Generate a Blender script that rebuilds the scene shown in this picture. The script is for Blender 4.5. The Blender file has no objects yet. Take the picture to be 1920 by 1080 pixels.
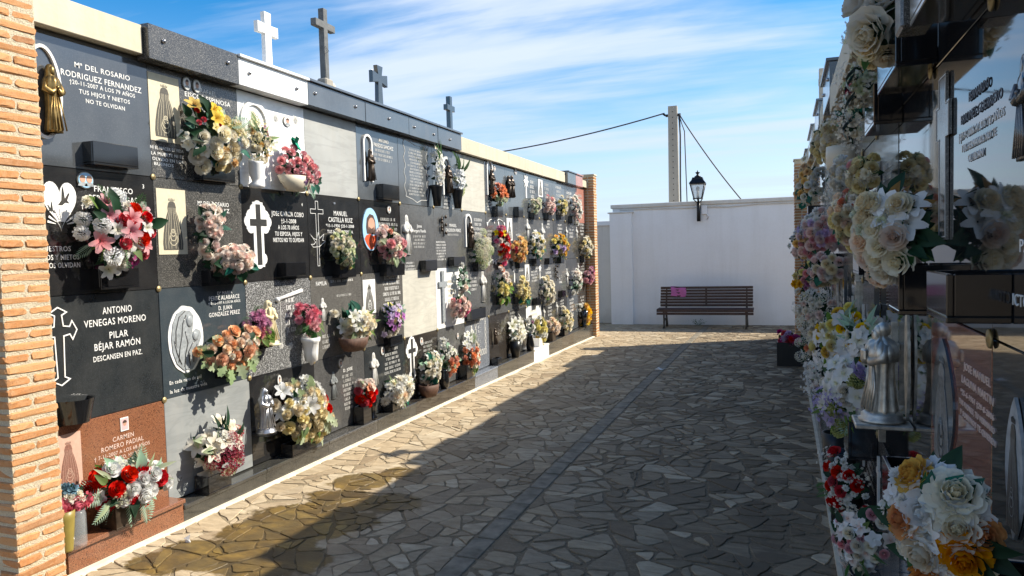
import bpy, bmesh, math, random
from math import sin, cos, pi, radians, sqrt, atan2
from mathutils import Vector, Matrix
import numpy as np
random.seed(7)
scene = bpy.context.scene
col = scene.collection

# ------------------------------------------------------------------ camera
cam_d = bpy.data.cameras.new('camera'); cam = bpy.data.objects.new('camera', cam_d); col.objects.link(cam)
cam_d.sensor_width = 36; cam_d.lens = 26.0; cam_d.clip_start = .02; cam_d.clip_end = 2000
cam.matrix_world = Matrix(((0.9429099,0.0084862,0.3329397,0.00000),(0.3319717,0.0563469,-0.9416049,0.00000),(-0.0267508,0.9983752,0.0503129,1.80200),(0,0,0,1)))
scene.camera = cam

# ------------------------------------------------------------------ light and sky
SUN_DIR = Vector((1.0, .64, .93)).normalized()          # towards the sun
sun_el = math.asin(SUN_DIR.z); sun_az = atan2(SUN_DIR.x, SUN_DIR.y)
world = bpy.data.worlds.new('World'); scene.world = world; world.use_nodes = True
SKY_STRENGTH = .104
SUN_STRENGTH = 4.9
scene.view_settings.view_transform = 'Standard'; scene.view_settings.look = 'None'
scene.view_settings.exposure = .80; scene.view_settings.gamma = 1.0
scene.view_settings.use_curve_mapping = False
sl = bpy.data.lights.new('sun', 'SUN'); sl.energy = SUN_STRENGTH; sl.angle = radians(.5); sl.color = (1, .93, .80)
so = bpy.data.objects.new('sun', sl); col.objects.link(so)
so.rotation_euler = SUN_DIR.to_track_quat('Z', 'Y').to_euler(); so.location = (20, 15, 20)

class NT:
    """small helper round a node tree"""
    def __init__(s, tree): s.t = tree; s.n = tree.nodes; s.l = tree.links
    def node(s, kind, **kw):
        n = s.n.new(kind)
        for k, v in kw.items():
            if k.startswith('i_'): n.inputs[k[2:].replace('_', ' ')].default_value = v
            else: setattr(n, k, v)
        return n
    def link(s, a, b): s.l.new(a, b)
    def math(s, op, a, b=None, clamp=False):
        n = s.node('ShaderNodeMath', operation=op, use_clamp=clamp)
        for i, v in enumerate((a, b)):
            if v is None: continue
            if isinstance(v, (int, float)): n.inputs[i].default_value = v
            else: s.link(v, n.inputs[i])
        return n.outputs[0]
    def mix(s, f, a, b, blend='MIX'):
        n = s.node('ShaderNodeMix', data_type='RGBA', blend_type=blend)
        for sock, v in ((n.inputs[0], f), (n.inputs[6], a), (n.inputs[7], b)):
            if isinstance(v, (int, float)): sock.default_value = v
            elif isinstance(v, (tuple, list)): sock.default_value = tuple(v) + ((1,) if len(v) == 3 else ())
            else: s.link(v, sock)
        return n.outputs[2]
    def ramp(s, f, stops):
        n = s.node('ShaderNodeValToRGB'); cr = n.color_ramp
        while len(cr.elements) > 1: cr.elements.remove(cr.elements[0])
        for i, (p, c) in enumerate(stops):
            e = cr.elements[0] if i == 0 else cr.elements.new(p)
            e.position = p; e.color = tuple(c) + ((1,) if len(c) == 3 else ()) if isinstance(c, (tuple, list)) else (c, c, c, 1)
        s.link(f, n.inputs[0]); return n.outputs[0]
    def noise(s, vec, scale, detail=3, rough=.55, dist=0):
        n = s.node('ShaderNodeTexNoise'); n.inputs['Scale'].default_value = scale; n.inputs['Detail'].default_value = detail
        n.inputs['Roughness'].default_value = rough; n.inputs['Distortion'].default_value = dist
        if vec is not None: s.link(vec, n.inputs['Vector'])
        return n.outputs[0]
    def mapping(s, vec, scale=(1, 1, 1), loc=(0, 0, 0), rot=(0, 0, 0)):
        n = s.node('ShaderNodeMapping'); n.inputs['Scale'].default_value = scale; n.inputs['Location'].default_value = loc; n.inputs['Rotation'].default_value = rot
        s.link(vec, n.inputs[0]); return n.outputs[0]

def build_sky():
    w = NT(world.node_tree); w.n.clear()
    sky = w.node('ShaderNodeTexSky', sky_type='NISHITA', sun_disc=False)
    sky.sun_elevation = sun_el; sky.sun_rotation = sun_az; sky.altitude = 10; sky.air_density = 1.0; sky.dust_density = .6; sky.ozone_density = 2.0
    geo = w.node('ShaderNodeNewGeometry')
    tc = w.node('ShaderNodeTexCoord')
    sep = w.node('ShaderNodeSeparateXYZ'); w.link(tc.outputs['Generated'], sep.inputs[0])
    el = w.math('MAXIMUM', sep.outputs[2], .0)
    # clouds lie on a high flat layer: direction divided by height
    den = w.math('ADD', el, .12)
    cx = w.math('DIVIDE', sep.outputs[0], den); cy = w.math('DIVIDE', sep.outputs[1], den)
    cmb = w.node('ShaderNodeCombineXYZ'); w.link(cx, cmb.inputs[0]); w.link(cy, cmb.inputs[1])
    v1 = w.mapping(cmb.outputs[0], (.30, 1.25, 1), (2.3, .55, 0), (0, 0, radians(-22)))
    n1 = w.noise(v1, 1.15, 7, .55, .45)
    v2 = w.mapping(cmb.outputs[0], (.16, .62, 1), (1.2, 4.1, 0), (0, 0, radians(-17)))
    n2 = w.noise(v2, 1.5, 3, .5, .3)
    v3 = w.mapping(cmb.outputs[0], (.7, 4.2, 1), (0, 2.0, 0), (0, 0, radians(-24)))
    n3 = w.noise(v3, 1.6, 6, .6, .6)
    s = w.math('ADD', w.math('MULTIPLY', n1, .66), w.math('ADD', w.math('MULTIPLY', n2, .40), w.math('MULTIPLY', n3, .12)))
    cl = w.ramp(s, [(.51, 0.0), (.575, .30), (.64, .80), (.70, 1.0)])
    # a pale veil low down
    veil = w.ramp(el, [(0.0, .80), (.10, .56), (.20, .14), (.32, 0.0)])
    cov = w.math('SUBTRACT', 1.0, w.math('MULTIPLY', w.math('SUBTRACT', 1.0, cl), w.math('SUBTRACT', 1.0, veil)))
    hs = w.node('ShaderNodeHueSaturation'); hs.inputs['Saturation'].default_value = 1.55; hs.inputs['Value'].default_value = 1.06
    w.link(sky.outputs[0], hs.inputs['Color'])
    cloudcol = w.mix(w.ramp(el, [(0, 0.0), (.35, 1.0)]), (3.7, 4.6, 6.1), (4.9, 5.4, 6.2))
    colr = w.mix(w.math('MULTIPLY', cov, .93), hs.outputs[0], cloudcol)
    bg = w.node('ShaderNodeBackground'); bg.inputs[1].default_value = SKY_STRENGTH; w.link(colr, bg.inputs[0])
    out = w.node('ShaderNodeOutputWorld'); w.link(bg.outputs[0], out.inputs[0])
build_sky()


# ------------------------------------------------------------------ survey: slabs and bouquets in metres
SLABS=[
 ['L', 0, 0, 'slate', 'dark polished slab beside the near brick pillar, gilt saint in a white oval ring', [['text', 0.4529, 0.5337, 0.3476, 0.0286, 'Mª DEL ROSARIO'], ['text', 0.4495, 0.4808, 0.5048, 0.0315, 'RODRIGUEZ FERNANDEZ'], ['text', 0.4504, 0.4428, 0.4126, 0.0229, '†20-11-2007 A LOS 79 AÑOS'], ['text', 0.4579, 0.4017, 0.3215, 0.023, 'TUS HIJOS Y NIETOS'], ['text', 0.4586, 0.3593, 0.2463, 0.023, 'NO TE OLVIDAN'], ['ring', 0.0913, 0.36, 0.1998, 0.4616], ['statue', 0.1165, 0.3544, 0.0925, 0.3854, 'bronze'], ['box', 0.4431, 0.0837, 0.2868, 0.12, 0.075]]],
 ['L', 0, 1, 'speckdark', 'speckled dark slab with a cream engraved card and two small oval portraits', [['card', 0.1155, 0.4092, 0.2344, 0.3906, 'cream'], ['medal', 0.2959, 0.5917, 0.0664, 0.0817], ['medal', 0.3804, 0.5923, 0.0687, 0.0831], ['text', 0.4853, 0.5728, 0.1434, 0.0306, 'RAFAEL'], ['text', 0.4824, 0.5287, 0.4018, 0.0306, 'EISCOS ESPINOSA'], ['marks', 0.4784, 0.4675, 0.3823, 0.0543, 2], ['text', 0.1205, 0.1724, 0.2562, 0.019, 'NI EL NACER ES VIDA'], ['text', 0.1223, 0.1381, 0.2482, 0.019, 'LA MUERTE NI EL'], ['text', 0.1244, 0.1069, 0.2403, 0.019, 'OLVIDO EN LOS'], ['text', 0.0899, 0.0784, 0.1469, 0.0189, 'BUENOS'], ['box', 0.4702, 0.0495, 0.2883, 0.0881, 0.075]]],
 ['L', 0, 2, 'marble', 'white marble slab with a round arched niche and a porcelain portrait', [['arch', 0.1657, 0.4323, 0.2938, 0.3325], ['medal', 0.535, 0.5148, 0.0965, 0.0789], ['rosemark', 0.4107, 0.5185, 0.0739, 0.0695], ['rosemark', 0.6469, 0.54, 0.0801, 0.0723], ['gold', 0.5334, 0.3974, 0.2832, 0.1341, 4]]],
 ['L', 0, 3, 'blankgrey', 'blank pale grey slab between the white marble slab and the slab with a brown saint', []],
 ['L', 0, 4, 'slatel', 'grey slab with a dark brown saint statuette under a white arch, top row', [['archring', 0.1723, 0.3727, 0.1565, 0.4155], ['statue', 0.1785, 0.3311, 0.1568, 0.3214, 'brown'], ['text', 0.4808, 0.5576, 0.1805, 0.0345, 'ANTONIO'], ['text', 0.4771, 0.5059, 0.3609, 0.0345, 'PAREDES SANCHEZ'], ['marks', 0.4613, 0.4235, 0.4195, 0.118, 3], ['box', 0.4635, 0.0841, 0.307, 0.1376, 0.075]]],
 ['L', 0, 5, 'slatel', 'grey slab with a tall outlined scroll full of small writing, top row', [['scroll', 0.3738, 0.3376, 0.5002, 0.6015]]],
 ['L', 0, 6, 'slatel', 'grey slab behind the pair of dark conical vases, small arched figure between them', [['archring', 0.3456, 0.3569, 0.2126, 0.422], ['statue', 0.3589, 0.3464, 0.1706, 0.3522, 'brown'], ['medal', 0.2238, 0.5815, 0.0825, 0.0808], ['marks', 0.3948, 0.0678, 0.2872, 0.1534, 4]]],
 ['L', 0, 7, 'blankbeige', 'blank cream slab high in the far half of the wall beside the two conical vases', []],
 ['L', 0, 8, 'slatel', 'grey slab with white arch and dark saint just right of the blank cream top slab', [['archring', 0.1628, 0.45, 0.207, 0.446], ['statue', 0.1795, 0.4245, 0.17, 0.3655, 'brown'], ['medal', 0.3443, 0.5813, 0.078, 0.0825], ['marks', 0.5134, 0.4794, 0.3227, 0.2378, 4], ['marks', 0.1541, 0.0999, 0.2259, 0.1352, 4], ['box', 0.3426, 0.0249, 0.2, 0.1375, 0.075]]],
 ['L', 0, 9, 'slatel', 'grey slab with twin dark figures and a raised oval portrait, empty black flower box', [['statue', 0.0649, 0.4046, 0.171, 0.3457, 'brown'], ['statue', 0.1948, 0.4142, 0.1752, 0.3499, 'brown'], ['medal', 0.4334, 0.6169, 0.1143, 0.0894], ['marks', 0.5342, 0.4469, 0.3263, 0.2707, 4], ['box', 0.4198, 0.0503, 0.2, 0.1484, 0.075]]],
 ['L', 0, 10, 'slatel', 'grey slab with a thin white flowering cross near the far end of the top row', [['thincross', 0.1405, 0.4429, 0.1738, 0.3261], ['marks', 0.4431, 0.4251, 0.2878, 0.2869, 4], ['box', 0.3691, 0.0302, 0.2, 0.1261, 0.075]]],
 ['L', 0, 11, 'slatel', 'grey slab with a narrow pale arched card, top row near the far pillar', [['card', 0.0991, 0.4778, 0.224, 0.2804, 'white'], ['marks', 0.4404, 0.4515, 0.296, 0.2543, 4], ['box', 0.3602, 0.0401, 0.2, 0.1174, 0.075]]],
 ['L', 0, 12, 'slatel', 'grey slab with bold white writing, third from the far end of the top row', [['marks', 0.3715, 0.4527, 0.3952, 0.2683, 4], ['box', 0.3252, 0.0736, 0.2, 0.1242, 0.075]]],
 ['L', 0, 13, 'slated', 'dark slab with a little white flourish beside the pink granite slab, top row', [['marks', 0.31, 0.4685, 0.4376, 0.2823, 4], ['box', 0.3176, 0.0347, 0.2, 0.1314, 0.075]]],
 ['L', 0, 14, 'pink', 'pink granite slab in the top row against the far brick pillar', [['marks', 0.3557, 0.3789, 0.4079, 0.3384, 4]]],
 ['L', 1, 0, 'black', 'black slab with a big white heart emblem of birds over a rising sun', [['heart', 0.1505, 0.4397, 0.2017, 0.2841], ['roundmedal', 0.3011, 0.5931, 0.0988, 0.0861], ['text', 0.4806, 0.5527, 0.2503, 0.0319, 'FRANCISCO'], ['text', 0.4775, 0.5034, 0.3128, 0.0319, 'PEREZ VARGAS'], ['text', 0.3667, 0.4578, 0.1912, 0.0226, '†23-8-2006'], ['text', 0.3569, 0.3052, 0.1907, 0.0226, '†12-1-2007'], ['text', 0.1141, 0.2363, 0.1693, 0.0266, 'VUESTROS'], ['text', 0.132, 0.1933, 0.224, 0.0267, 'HIJOS Y NIETOS'], ['text', 0.1324, 0.1531, 0.2301, 0.0268, 'NO OS OLVIDAN'], ['text', 0.682, 0.5875, 0.0152, 0.0243, '3'], ['box', 0.4268, 0.0755, 0.2465, 0.1089, 0.075]]],
 ['L', 1, 1, 'speckdark2', 'speckled dark slab with a cream engraved card beside the pale pink roses', [['card', 0.1297, 0.3932, 0.2251, 0.3878, 'cream'], ['text', 0.4863, 0.5156, 0.2796, 0.0273, 'Mª DEL ROSARIO'], ['text', 0.5029, 0.4754, 0.2524, 0.0274, 'LOPEZ RUIZ'], ['marks', 0.5083, 0.4105, 0.3117, 0.0618, 2], ['box', 0.5, 0.0458, 0.3045, 0.0959, 0.075]]],
 ['L', 1, 2, 'black', 'black slab with a large white trefoil cross', [['bigcross', 0.16, 0.326, 0.284, 0.4898], ['text', 0.5076, 0.4796, 0.385, 0.0355, 'JOSE GARCIA COBO'], ['text', 0.5105, 0.4285, 0.1798, 0.0316, '†3-1-2008'], ['text', 0.5073, 0.3812, 0.2503, 0.0316, 'A LOS 70 AÑOS'], ['text', 0.5073, 0.3339, 0.3276, 0.0316, 'TU ESPOSA, HIJOS Y'], ['text', 0.5042, 0.2885, 0.366, 0.0316, 'NIETOS NO TE OLVIDAN'], ['box', 0.4766, 0.0735, 0.2426, 0.1019, 0.075], ['text', 0.6842, 0.5591, 0.0204, 0.0244, '4']]],
 ['L', 1, 3, 'black', 'black slab with a slim outlined cross and a white dove', [['dovecross', 0.1205, 0.3425, 0.174, 0.5116], ['text', 0.46, 0.5102, 0.2014, 0.0398, 'MANUEL'], ['text', 0.4604, 0.4573, 0.3629, 0.0398, 'CASTILLA RUIZ'], ['text', 0.453, 0.4086, 0.4187, 0.0265, '*11-1-1936 †20-1-2008'], ['text', 0.4496, 0.36, 0.3862, 0.0265, 'TUS HIJOS Y ESPOSA'], ['stud', 0.3709, 0.5937, 0.0313, 0.0174], ['box', 0.4286, 0.055, 0.2517, 0.1407, 0.075]]],
 ['L', 1, 4, 'black', 'black slab with a bright painted oval portrait on pale blue', [['portrait', 0.1828, 0.3909, 0.2785, 0.3795], ['medal', 0.5264, 0.5809, 0.0714, 0.0746], ['marks', 0.5149, 0.4218, 0.3666, 0.1789, 4], ['box', 0.4945, 0.019, 0.3532, 0.1089, 0.075]]],
 ['L', 1, 5, 'greymid', 'grey slab with a chalk white standing figure and script writing, second row', [['figure', 0.1316, 0.3516, 0.1685, 0.3968, 'white'], ['text', 0.4053, 0.4411, 0.1083, 0.0324, 'Jose'], ['text', 0.4017, 0.3925, 0.3009, 0.0324, 'Vergara Rueda'], ['marks', 0.4058, 0.2845, 0.3135, 0.1406, 4], ['marks', 0.1769, 0.0419, 0.2506, 0.0947, 3], ['box', 0.5109, 0.0373, 0.2699, 0.1095, 0.075]]],
 ['L', 1, 6, 'greymid', 'grey slab with a bronze rose spray and a slim column of writing below it', [['spray', 0.193, 0.4532, 0.2059, 0.2423], ['text', 0.4917, 0.4658, 0.1911, 0.0358, 'MANUEL'], ['text', 0.5024, 0.4124, 0.413, 0.0359, 'CALDERON PEREZ'], ['marks', 0.4988, 0.3645, 0.3537, 0.0359, 1], ['marks', 0.1595, 0.1881, 0.2728, 0.2186, 7], ['box', 0.4838, 0.0649, 0.3183, 0.1014, 0.075]]],
 ['L', 1, 7, 'greymid', 'grey slab with a white arched saint left of the green and white mophead bouquet', [['archring', 0.1672, 0.4194, 0.194, 0.3883], ['statue', 0.181, 0.3883, 0.1297, 0.3513, 'brown'], ['marks', 0.4884, 0.4701, 0.3462, 0.2203, 4], ['box', 0.3817, -0.0137, 0.2, 0.1153, 0.075]]],
 ['L', 1, 8, 'greymid', 'grey slab with a white garland swag behind the red bouquet', [['swag', 0.3672, 0.5321, 0.6691, 0.1243], ['marks', 0.1437, 0.3777, 0.2259, 0.1352, 3], ['box', 0.5034, -0.0108, 0.2, 0.1258, 0.075]]],
 ['L', 1, 9, 'greymid', 'grey slab with a pale arched card behind the apricot bouquet', [['card', 0.1245, 0.4586, 0.2168, 0.3046, 'white'], ['marks', 0.5062, 0.4656, 0.3256, 0.1953, 4], ['box', 0.4063, -0.0274, 0.2, 0.1037, 0.075]]],
 ['L', 1, 10, 'greymid', 'grey slab with a small dark saint beside a white figure, second row', [['figure', 0.1628, 0.4575, 0.175, 0.3427, 'white'], ['marks', 0.4485, 0.5102, 0.2626, 0.1916, 3], ['box', 0.427, -0.0164, 0.2, 0.1112, 0.075]]],
 ['L', 1, 11, 'greymid', 'grey slab with a tall white pointed figure, second row near the far pillar', [['figure', 0.1507, 0.4038, 0.2267, 0.3649, 'white'], ['marks', 0.4551, 0.577, 0.2379, 0.1529, 3], ['box', 0.3441, -0.0148, 0.2, 0.1005, 0.075]]],
 ['L', 1, 12, 'slated', 'dark slab with bold white lettering behind the orange and lilac bouquet', [['marks', 0.4172, 0.4873, 0.3324, 0.2335, 4], ['box', 0.278, -0.013, 0.2, 0.1063, 0.075]]],
 ['L', 1, 13, 'slated', 'dark slab with two white figures, one from the far end of the second row', [['figure', 0.0715, 0.4387, 0.1766, 0.2407, 'white'], ['marks', 0.4002, 0.4808, 0.3333, 0.2465, 4]]],
 ['L', 1, 14, 'slated', 'dark slab at the far end of the second row behind the cream bouquet', [['figure', 0.025, 0.4478, 0.1953, 0.2531, 'white'], ['marks', 0.4337, 0.5331, 0.3304, 0.2403, 4], ['box', 0.3608, -0.0271, 0.2, 0.1195, 0.075]]],
 ['L', 2, 0, 'black2', 'black slab with a white outlined pointed cross and a rounded black bowl', [['outcross', 0.1037, 0.4012, 0.2105, 0.4003], ['text', 0.4632, 0.556, 0.1912, 0.0378, 'ANTONIO'], ['text', 0.4523, 0.4957, 0.4021, 0.0377, 'VENEGAS MORENO'], ['text', 0.4616, 0.4215, 0.1217, 0.0378, 'PILAR'], ['text', 0.4545, 0.3667, 0.2986, 0.0378, 'BÉJAR RAMÓN'], ['text', 0.4541, 0.3052, 0.3197, 0.0291, 'DESCANSEN EN PAZ.'], ['bowl', 0.1571, 0.0671, 0.2, 0.1237, 0.11]]],
 ['L', 2, 1, 'slateb', 'blue grey slab with a pale oval carving of a veiled mother and child', [['ovalrelief', 0.1938, 0.3358, 0.285, 0.4085], ['text', 0.5512, 0.5968, 0.1392, 0.0209, 'Dª MARIA'], ['text', 0.5466, 0.5657, 0.2832, 0.0278, 'PEREZ ALABARCE'], ['text', 0.547, 0.5342, 0.2983, 0.0174, '†30-12-1997 A LOS 84 AÑOS'], ['text', 0.5497, 0.4991, 0.1244, 0.0278, 'D. JUAN'], ['text', 0.5422, 0.4612, 0.288, 0.0278, 'GONZALEZ PEREZ'], ['marks', 0.5399, 0.4265, 0.2779, 0.0208, 1], ['text', 0.1777, 0.0895, 0.2581, 0.0227, 'En cada rayo de sol'], ['text', 0.2004, 0.0362, 0.3042, 0.0228, 'la luz de nuestra vida'], ['box', 0.5207, 0.0873, 0.1908, 0.0692, 0.075]]],
 ['L', 2, 2, 'granlight', 'light speckled granite slab with an engraved white scroll and roses', [['scrollbar', 0.4799, 0.5384, 0.2939, 0.063], ['frameline', 0.3672, 0.3631, 0.0184, 0.3481], ['marks', 0.4892, 0.3909, 0.1411, 0.2765, 5], ['rosemark', 0.3607, 0.1767, 0.0615, 0.0542], ['rosemark', 0.4736, 0.162, 0.0895, 0.0552], ['box', 0.0887, 0.2193, 0.17, 0.051, 0.075]]],
 ['L', 2, 3, 'granmid', 'brown grey granite slab with a family name along its top edge', [['text', 0.1442, 0.6002, 0.1466, 0.0338, 'FAMILIA'], ['marks', 0.4456, 0.6114, 0.3708, 0.031, 1], ['marks', 0.4696, 0.4899, 0.2438, 0.0311, 1], ['figure', 0.1522, 0.3959, 0.1767, 0.1861, 'white'], ['marks', 0.1864, 0.1358, 0.1492, 0.1278, 3]]],
 ['L', 2, 4, 'granmid', 'speckled grey slab with a cream veiled figure card left of the blank cream slab', [['card', 0.122, 0.4493, 0.2107, 0.3019, 'white'], ['marks', 0.54, 0.4262, 0.3915, 0.4001, 8], ['box', 0.4649, 0.018, 0.2301, 0.0891, 0.075]]],
 ['L', 2, 5, 'blankbeige', 'blank cream slab in the third row between granite and white marble', []],
 ['L', 2, 6, 'marble', 'white marble slab with a long grey cross behind the tall pink bouquet', [['greycross', 0.1498, 0.3461, 0.2047, 0.5527], ['marks', 0.3933, 0.3952, 0.231, 0.2605, 5]]],
 ['L', 2, 7, 'greymid', 'grey slab with a tall slim white ornament in the third row', [['figure', 0.5904, 0.4043, 0.142, 0.4069, 'white'], ['marks', 0.3013, 0.4644, 0.2672, 0.2292, 5], ['box', 0.2549, 0.085, 0.4518, 0.1266, 0.075]]],
 ['L', 2, 8, 'greymid', 'grey slab with a white rose wreath behind the pink and yellow bouquet', [['marks', 0.2588, 0.5538, 0.3863, 0.2054, 4], ['swag', 0.2685, 0.677, 0.4255, 0.0822], ['box', 0.3888, 0.1898, 0.2, 0.1242, 0.075]]],
 ['L', 2, 9, 'greymid', 'grey slab with a white curved branch behind the amber and teal bouquet', [['thincross', 0.2743, 0.5114, 0.1341, 0.3388], ['marks', 0.5321, 0.5773, 0.328, 0.1206, 3], ['box', 0.3191, 0.1381, 0.2377, 0.1035, 0.075]]],
 ['L', 2, 10, 'greymid', 'grey slab with a pale arched card, third row, above the white marble slab', [['card', 0.0868, 0.4903, 0.198, 0.2479, 'white'], ['marks', 0.4441, 0.4769, 0.3685, 0.2717, 6]]],
 ['L', 2, 11, 'greymid', 'grey slab behind the rounded cream bouquet in the third row', [['thincross', -0.0388, 0.4669, 0.1101, 0.3269], ['marks', 0.4163, 0.4243, 0.4153, 0.2545, 4], ['box', -0.3477, 0.0506, 0.2, 0.1109, 0.075]]],
 ['L', 2, 12, 'greymid', 'grey slab with a dark bronze spray, third row near the far pillar', [['spray', 0.0643, 0.4349, 0.2211, 0.2626], ['marks', 0.419, 0.3946, 0.3001, 0.3058, 5], ['box', 0.3267, 0.0773, 0.2, 0.1068, 0.075]]],
 ['L', 2, 13, 'slated', 'dark slab with a tall white figure behind the white and pink bouquet', [['figure', 0.0402, 0.3335, 0.2115, 0.3144, 'white'], ['marks', 0.4147, 0.4604, 0.2976, 0.228, 4]]],
 ['L', 2, 14, 'slated', 'dark slab at the far end of the third row above the bright pink bunch', [['figure', 0.086, 0.4663, 0.1579, 0.1957, 'white'], ['marks', 0.4098, 0.4662, 0.3302, 0.2201, 4]]],
 ['L', 3, 0, 'red', 'red granite slab with a pale pink engraved card and a small square photo', [['card', 0.117, 0.4227, 0.1483, 0.2856, 'pinkcard'], ['photo', 0.4649, 0.5362, 0.0526, 0.0732], ['text', 0.4568, 0.4654, 0.1398, 0.0263, 'CARMEN'], ['text', 0.4508, 0.4268, 0.2792, 0.0263, 'ROMERO PADIAL'], ['text', 0.4502, 0.3898, 0.3667, 0.0204, '† 7-11-2007 A LOS 68 AÑOS'], ['text', 0.4499, 0.3572, 0.2583, 0.0205, 'TU ESPOSO, HIJOS Y'], ['text', 0.3786, 0.3344, 0.1552, 0.0201, 'NIETOS']]],
 ['L', 3, 1, 'blankgrey2', 'blank grey slab in the bottom row behind the burgundy bouquet', [['boltring', 0.0963, 0.1152, 0.0418, 0.0384]]],
 ['L', 3, 2, 'black', 'black slab behind the silver robed figure and the big cream rose bouquet', [['medal', 0.3132, 0.5418, 0.0485, 0.0845], ['marks', 0.4537, 0.4813, 0.191, 0.1182, 3]]],
 ['L', 3, 3, 'granmid2', 'grey granite slab with a dense column of writing and a faint engraved figure', [['medal', 0.366, 0.5428, 0.0632, 0.079], ['figure', 0.2602, 0.38, 0.1838, 0.2246, 'faint'], ['text', 0.4831, 0.4707, 0.1394, 0.0268, 'D. JOSE'], ['marks', 0.4784, 0.2861, 0.1804, 0.3128, 8]]],
 ['L', 3, 4, 'black2', 'black slab with a pale hooded figure carved in an arch, bottom row', [['figure', 0.1593, 0.4064, 0.242, 0.3046, 'white'], ['medal', 0.3136, 0.5487, 0.068, 0.0826], ['marks', 0.507, 0.4364, 0.3281, 0.2497, 6]]],
 ['L', 3, 5, 'brownblack', 'brown black slab with a white edged cross and small oval portrait', [['bigcross', 0.1447, 0.3943, 0.2501, 0.4521], ['medal', 0.3556, 0.5378, 0.0719, 0.0863], ['marks', 0.5096, 0.4519, 0.2741, 0.1541, 4]]],
 ['L', 3, 6, 'greymid', 'grey slab behind the pair of white and coral bouquets', [['marks', 0.2063, 0.4156, 0.3054, 0.151, 4], ['medal', 0.5162, 0.4845, 0.0596, 0.0722]]],
 ['L', 3, 7, 'granblue', 'blue grey speckled slab with a chain border round its writing', [['figure', 0.1864, 0.4474, 0.1308, 0.2268, 'white'], ['chain', 0.473, 0.414, 0.3129, 0.4287], ['marks', 0.473, 0.414, 0.1912, 0.3638, 7]]],
 ['L', 3, 8, 'brownblack', 'brown black slab with a small dark saint above a square candle box', [['statue', 0.1381, 0.3653, 0.1514, 0.244, 'brown'], ['marks', 0.4392, 0.4429, 0.3213, 0.2094, 4]]],
 ['L', 3, 9, 'slated', 'dark slab with a white pointed ornament behind the white lily bouquet', [['marks', 0.1819, 0.5307, 0.2646, 0.1463, 3], ['figure', 0.4659, 0.3758, 0.1859, 0.1952, 'white']]],
 ['L', 3, 10, 'marble', 'white marble slab with a dark cross low in the far half of the wall', [['marks', 0.3662, 0.468, 0.3647, 0.1907, 3], ['thincrossdark', 0.1816, 0.4217, 0.1514, 0.1095]]],
 ['L', 3, 11, 'slated', 'dark slab left of the pink bouquet in the far half of the bottom row', [['figure', 0.1323, 0.4378, 0.1136, 0.1992, 'white'], ['marks', 0.4587, 0.4773, 0.2993, 0.2215, 4]]],
 ['L', 3, 12, 'slated', 'dark slab with a hooded white figure, third from the far end of the bottom row', [['figure', 0.1097, 0.4613, 0.1594, 0.211, 'white'], ['marks', 0.4412, 0.4884, 0.3018, 0.1983, 4]]],
 ['L', 3, 13, 'slatel', 'pale grey slab beside the yellow bouquet in the bottom row', [['marks', 0.3189, 0.4106, 0.4047, 0.321, 5]]],
 ['L', 3, 14, 'slated', 'dark slab at the far end of the bottom row behind the yellow bouquet', [['marks', 0.3518, 0.4379, 0.3284, 0.2393, 4]]],
 ['R', 1, 2, 'rblack', 'polished black slab with five lines of grey lettering and a tall relief cross', [['text', 0.5166, 0.5026, 0.171, 0.0208, 'BERNARDO'], ['text', 0.5263, 0.4638, 0.3411, 0.0207, 'BRIONES GUERRERO'], ['text', 0.5226, 0.4274, 0.3802, 0.0175, '†27-9-2006 A LOS 72 AÑOS'], ['text', 0.5097, 0.3985, 0.2929, 0.0166, 'TUS HERMANOS NO TE'], ['text', 0.492, 0.3707, 0.1302, 0.0168, 'OLVIDAN'], ['relcross', 0.1776, 0.4014, 0.1575, 0.4115]]],
 ['R', 1, 1, 'rblack', 'polished black slab at the right border of the view with tall white capital letters', [['text', 0.206, 0.0866, 0.1844, 0.0217, 'VICTORIA'], ['text', 0.2238, 0.1812, 0.0862, 0.023, 'PAZ'], ['darkfig', 0.1972, 0.4155, 0.0474, 0.1781]]],
 ['R', 2, 2, 'redbrown', 'reddish brown granite slab with a dark pointed oval and pale lettering', [['mandorla', 0.1727, 0.4235, 0.2691, 0.3427, 'dark'], ['text', 0.5104, 0.5595, 0.2316, 0.017, 'JOSE MANUEL'], ['text', 0.5111, 0.5266, 0.2739, 0.017, 'LAGUNA MARTIN'], ['text', 0.507, 0.4962, 0.2898, 0.0125, '*25-6-1961 †29-8-2006'], ['text', 0.5029, 0.4712, 0.3106, 0.0126, 'TUS PADRES, TU HERMANO'], ['text', 0.5126, 0.4482, 0.3072, 0.0125, 'Y SOBRINOS TE QUIEREN']]],
 ['R', 2, 1, 'rblack', 'polished dark slab with a large pale feather shaped oval at the right border', [['mandorla', 0.1739, 0.441, 0.1069, 0.2539, 'pale']]],
 ['R', 0, 2, 'rblack', 'polished black slab above the grey lettered slab, deep planter box at its foot', []],
 ['R', 0, 1, 'rblack', 'polished black slab high at the right border of the view', []],
 ['R', 0, 3, 'rblack', 'polished black slab behind the large cream roses hanging at the top', []],
 ['R', 1, 3, 'rblack', 'polished black slab behind the big cream rose bouquet with brown tipped leaves', []],
 ['R', 2, 3, 'rblack', 'polished dark slab behind the silver bearded saint statue', []],
 ['R', 3, 2, 'rblack', 'polished dark slab in the lowest row under the orange peonies', []],
 ['R', 3, 3, 'rblack', 'polished dark slab in the lowest row under the empty black trough', []],
]
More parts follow.
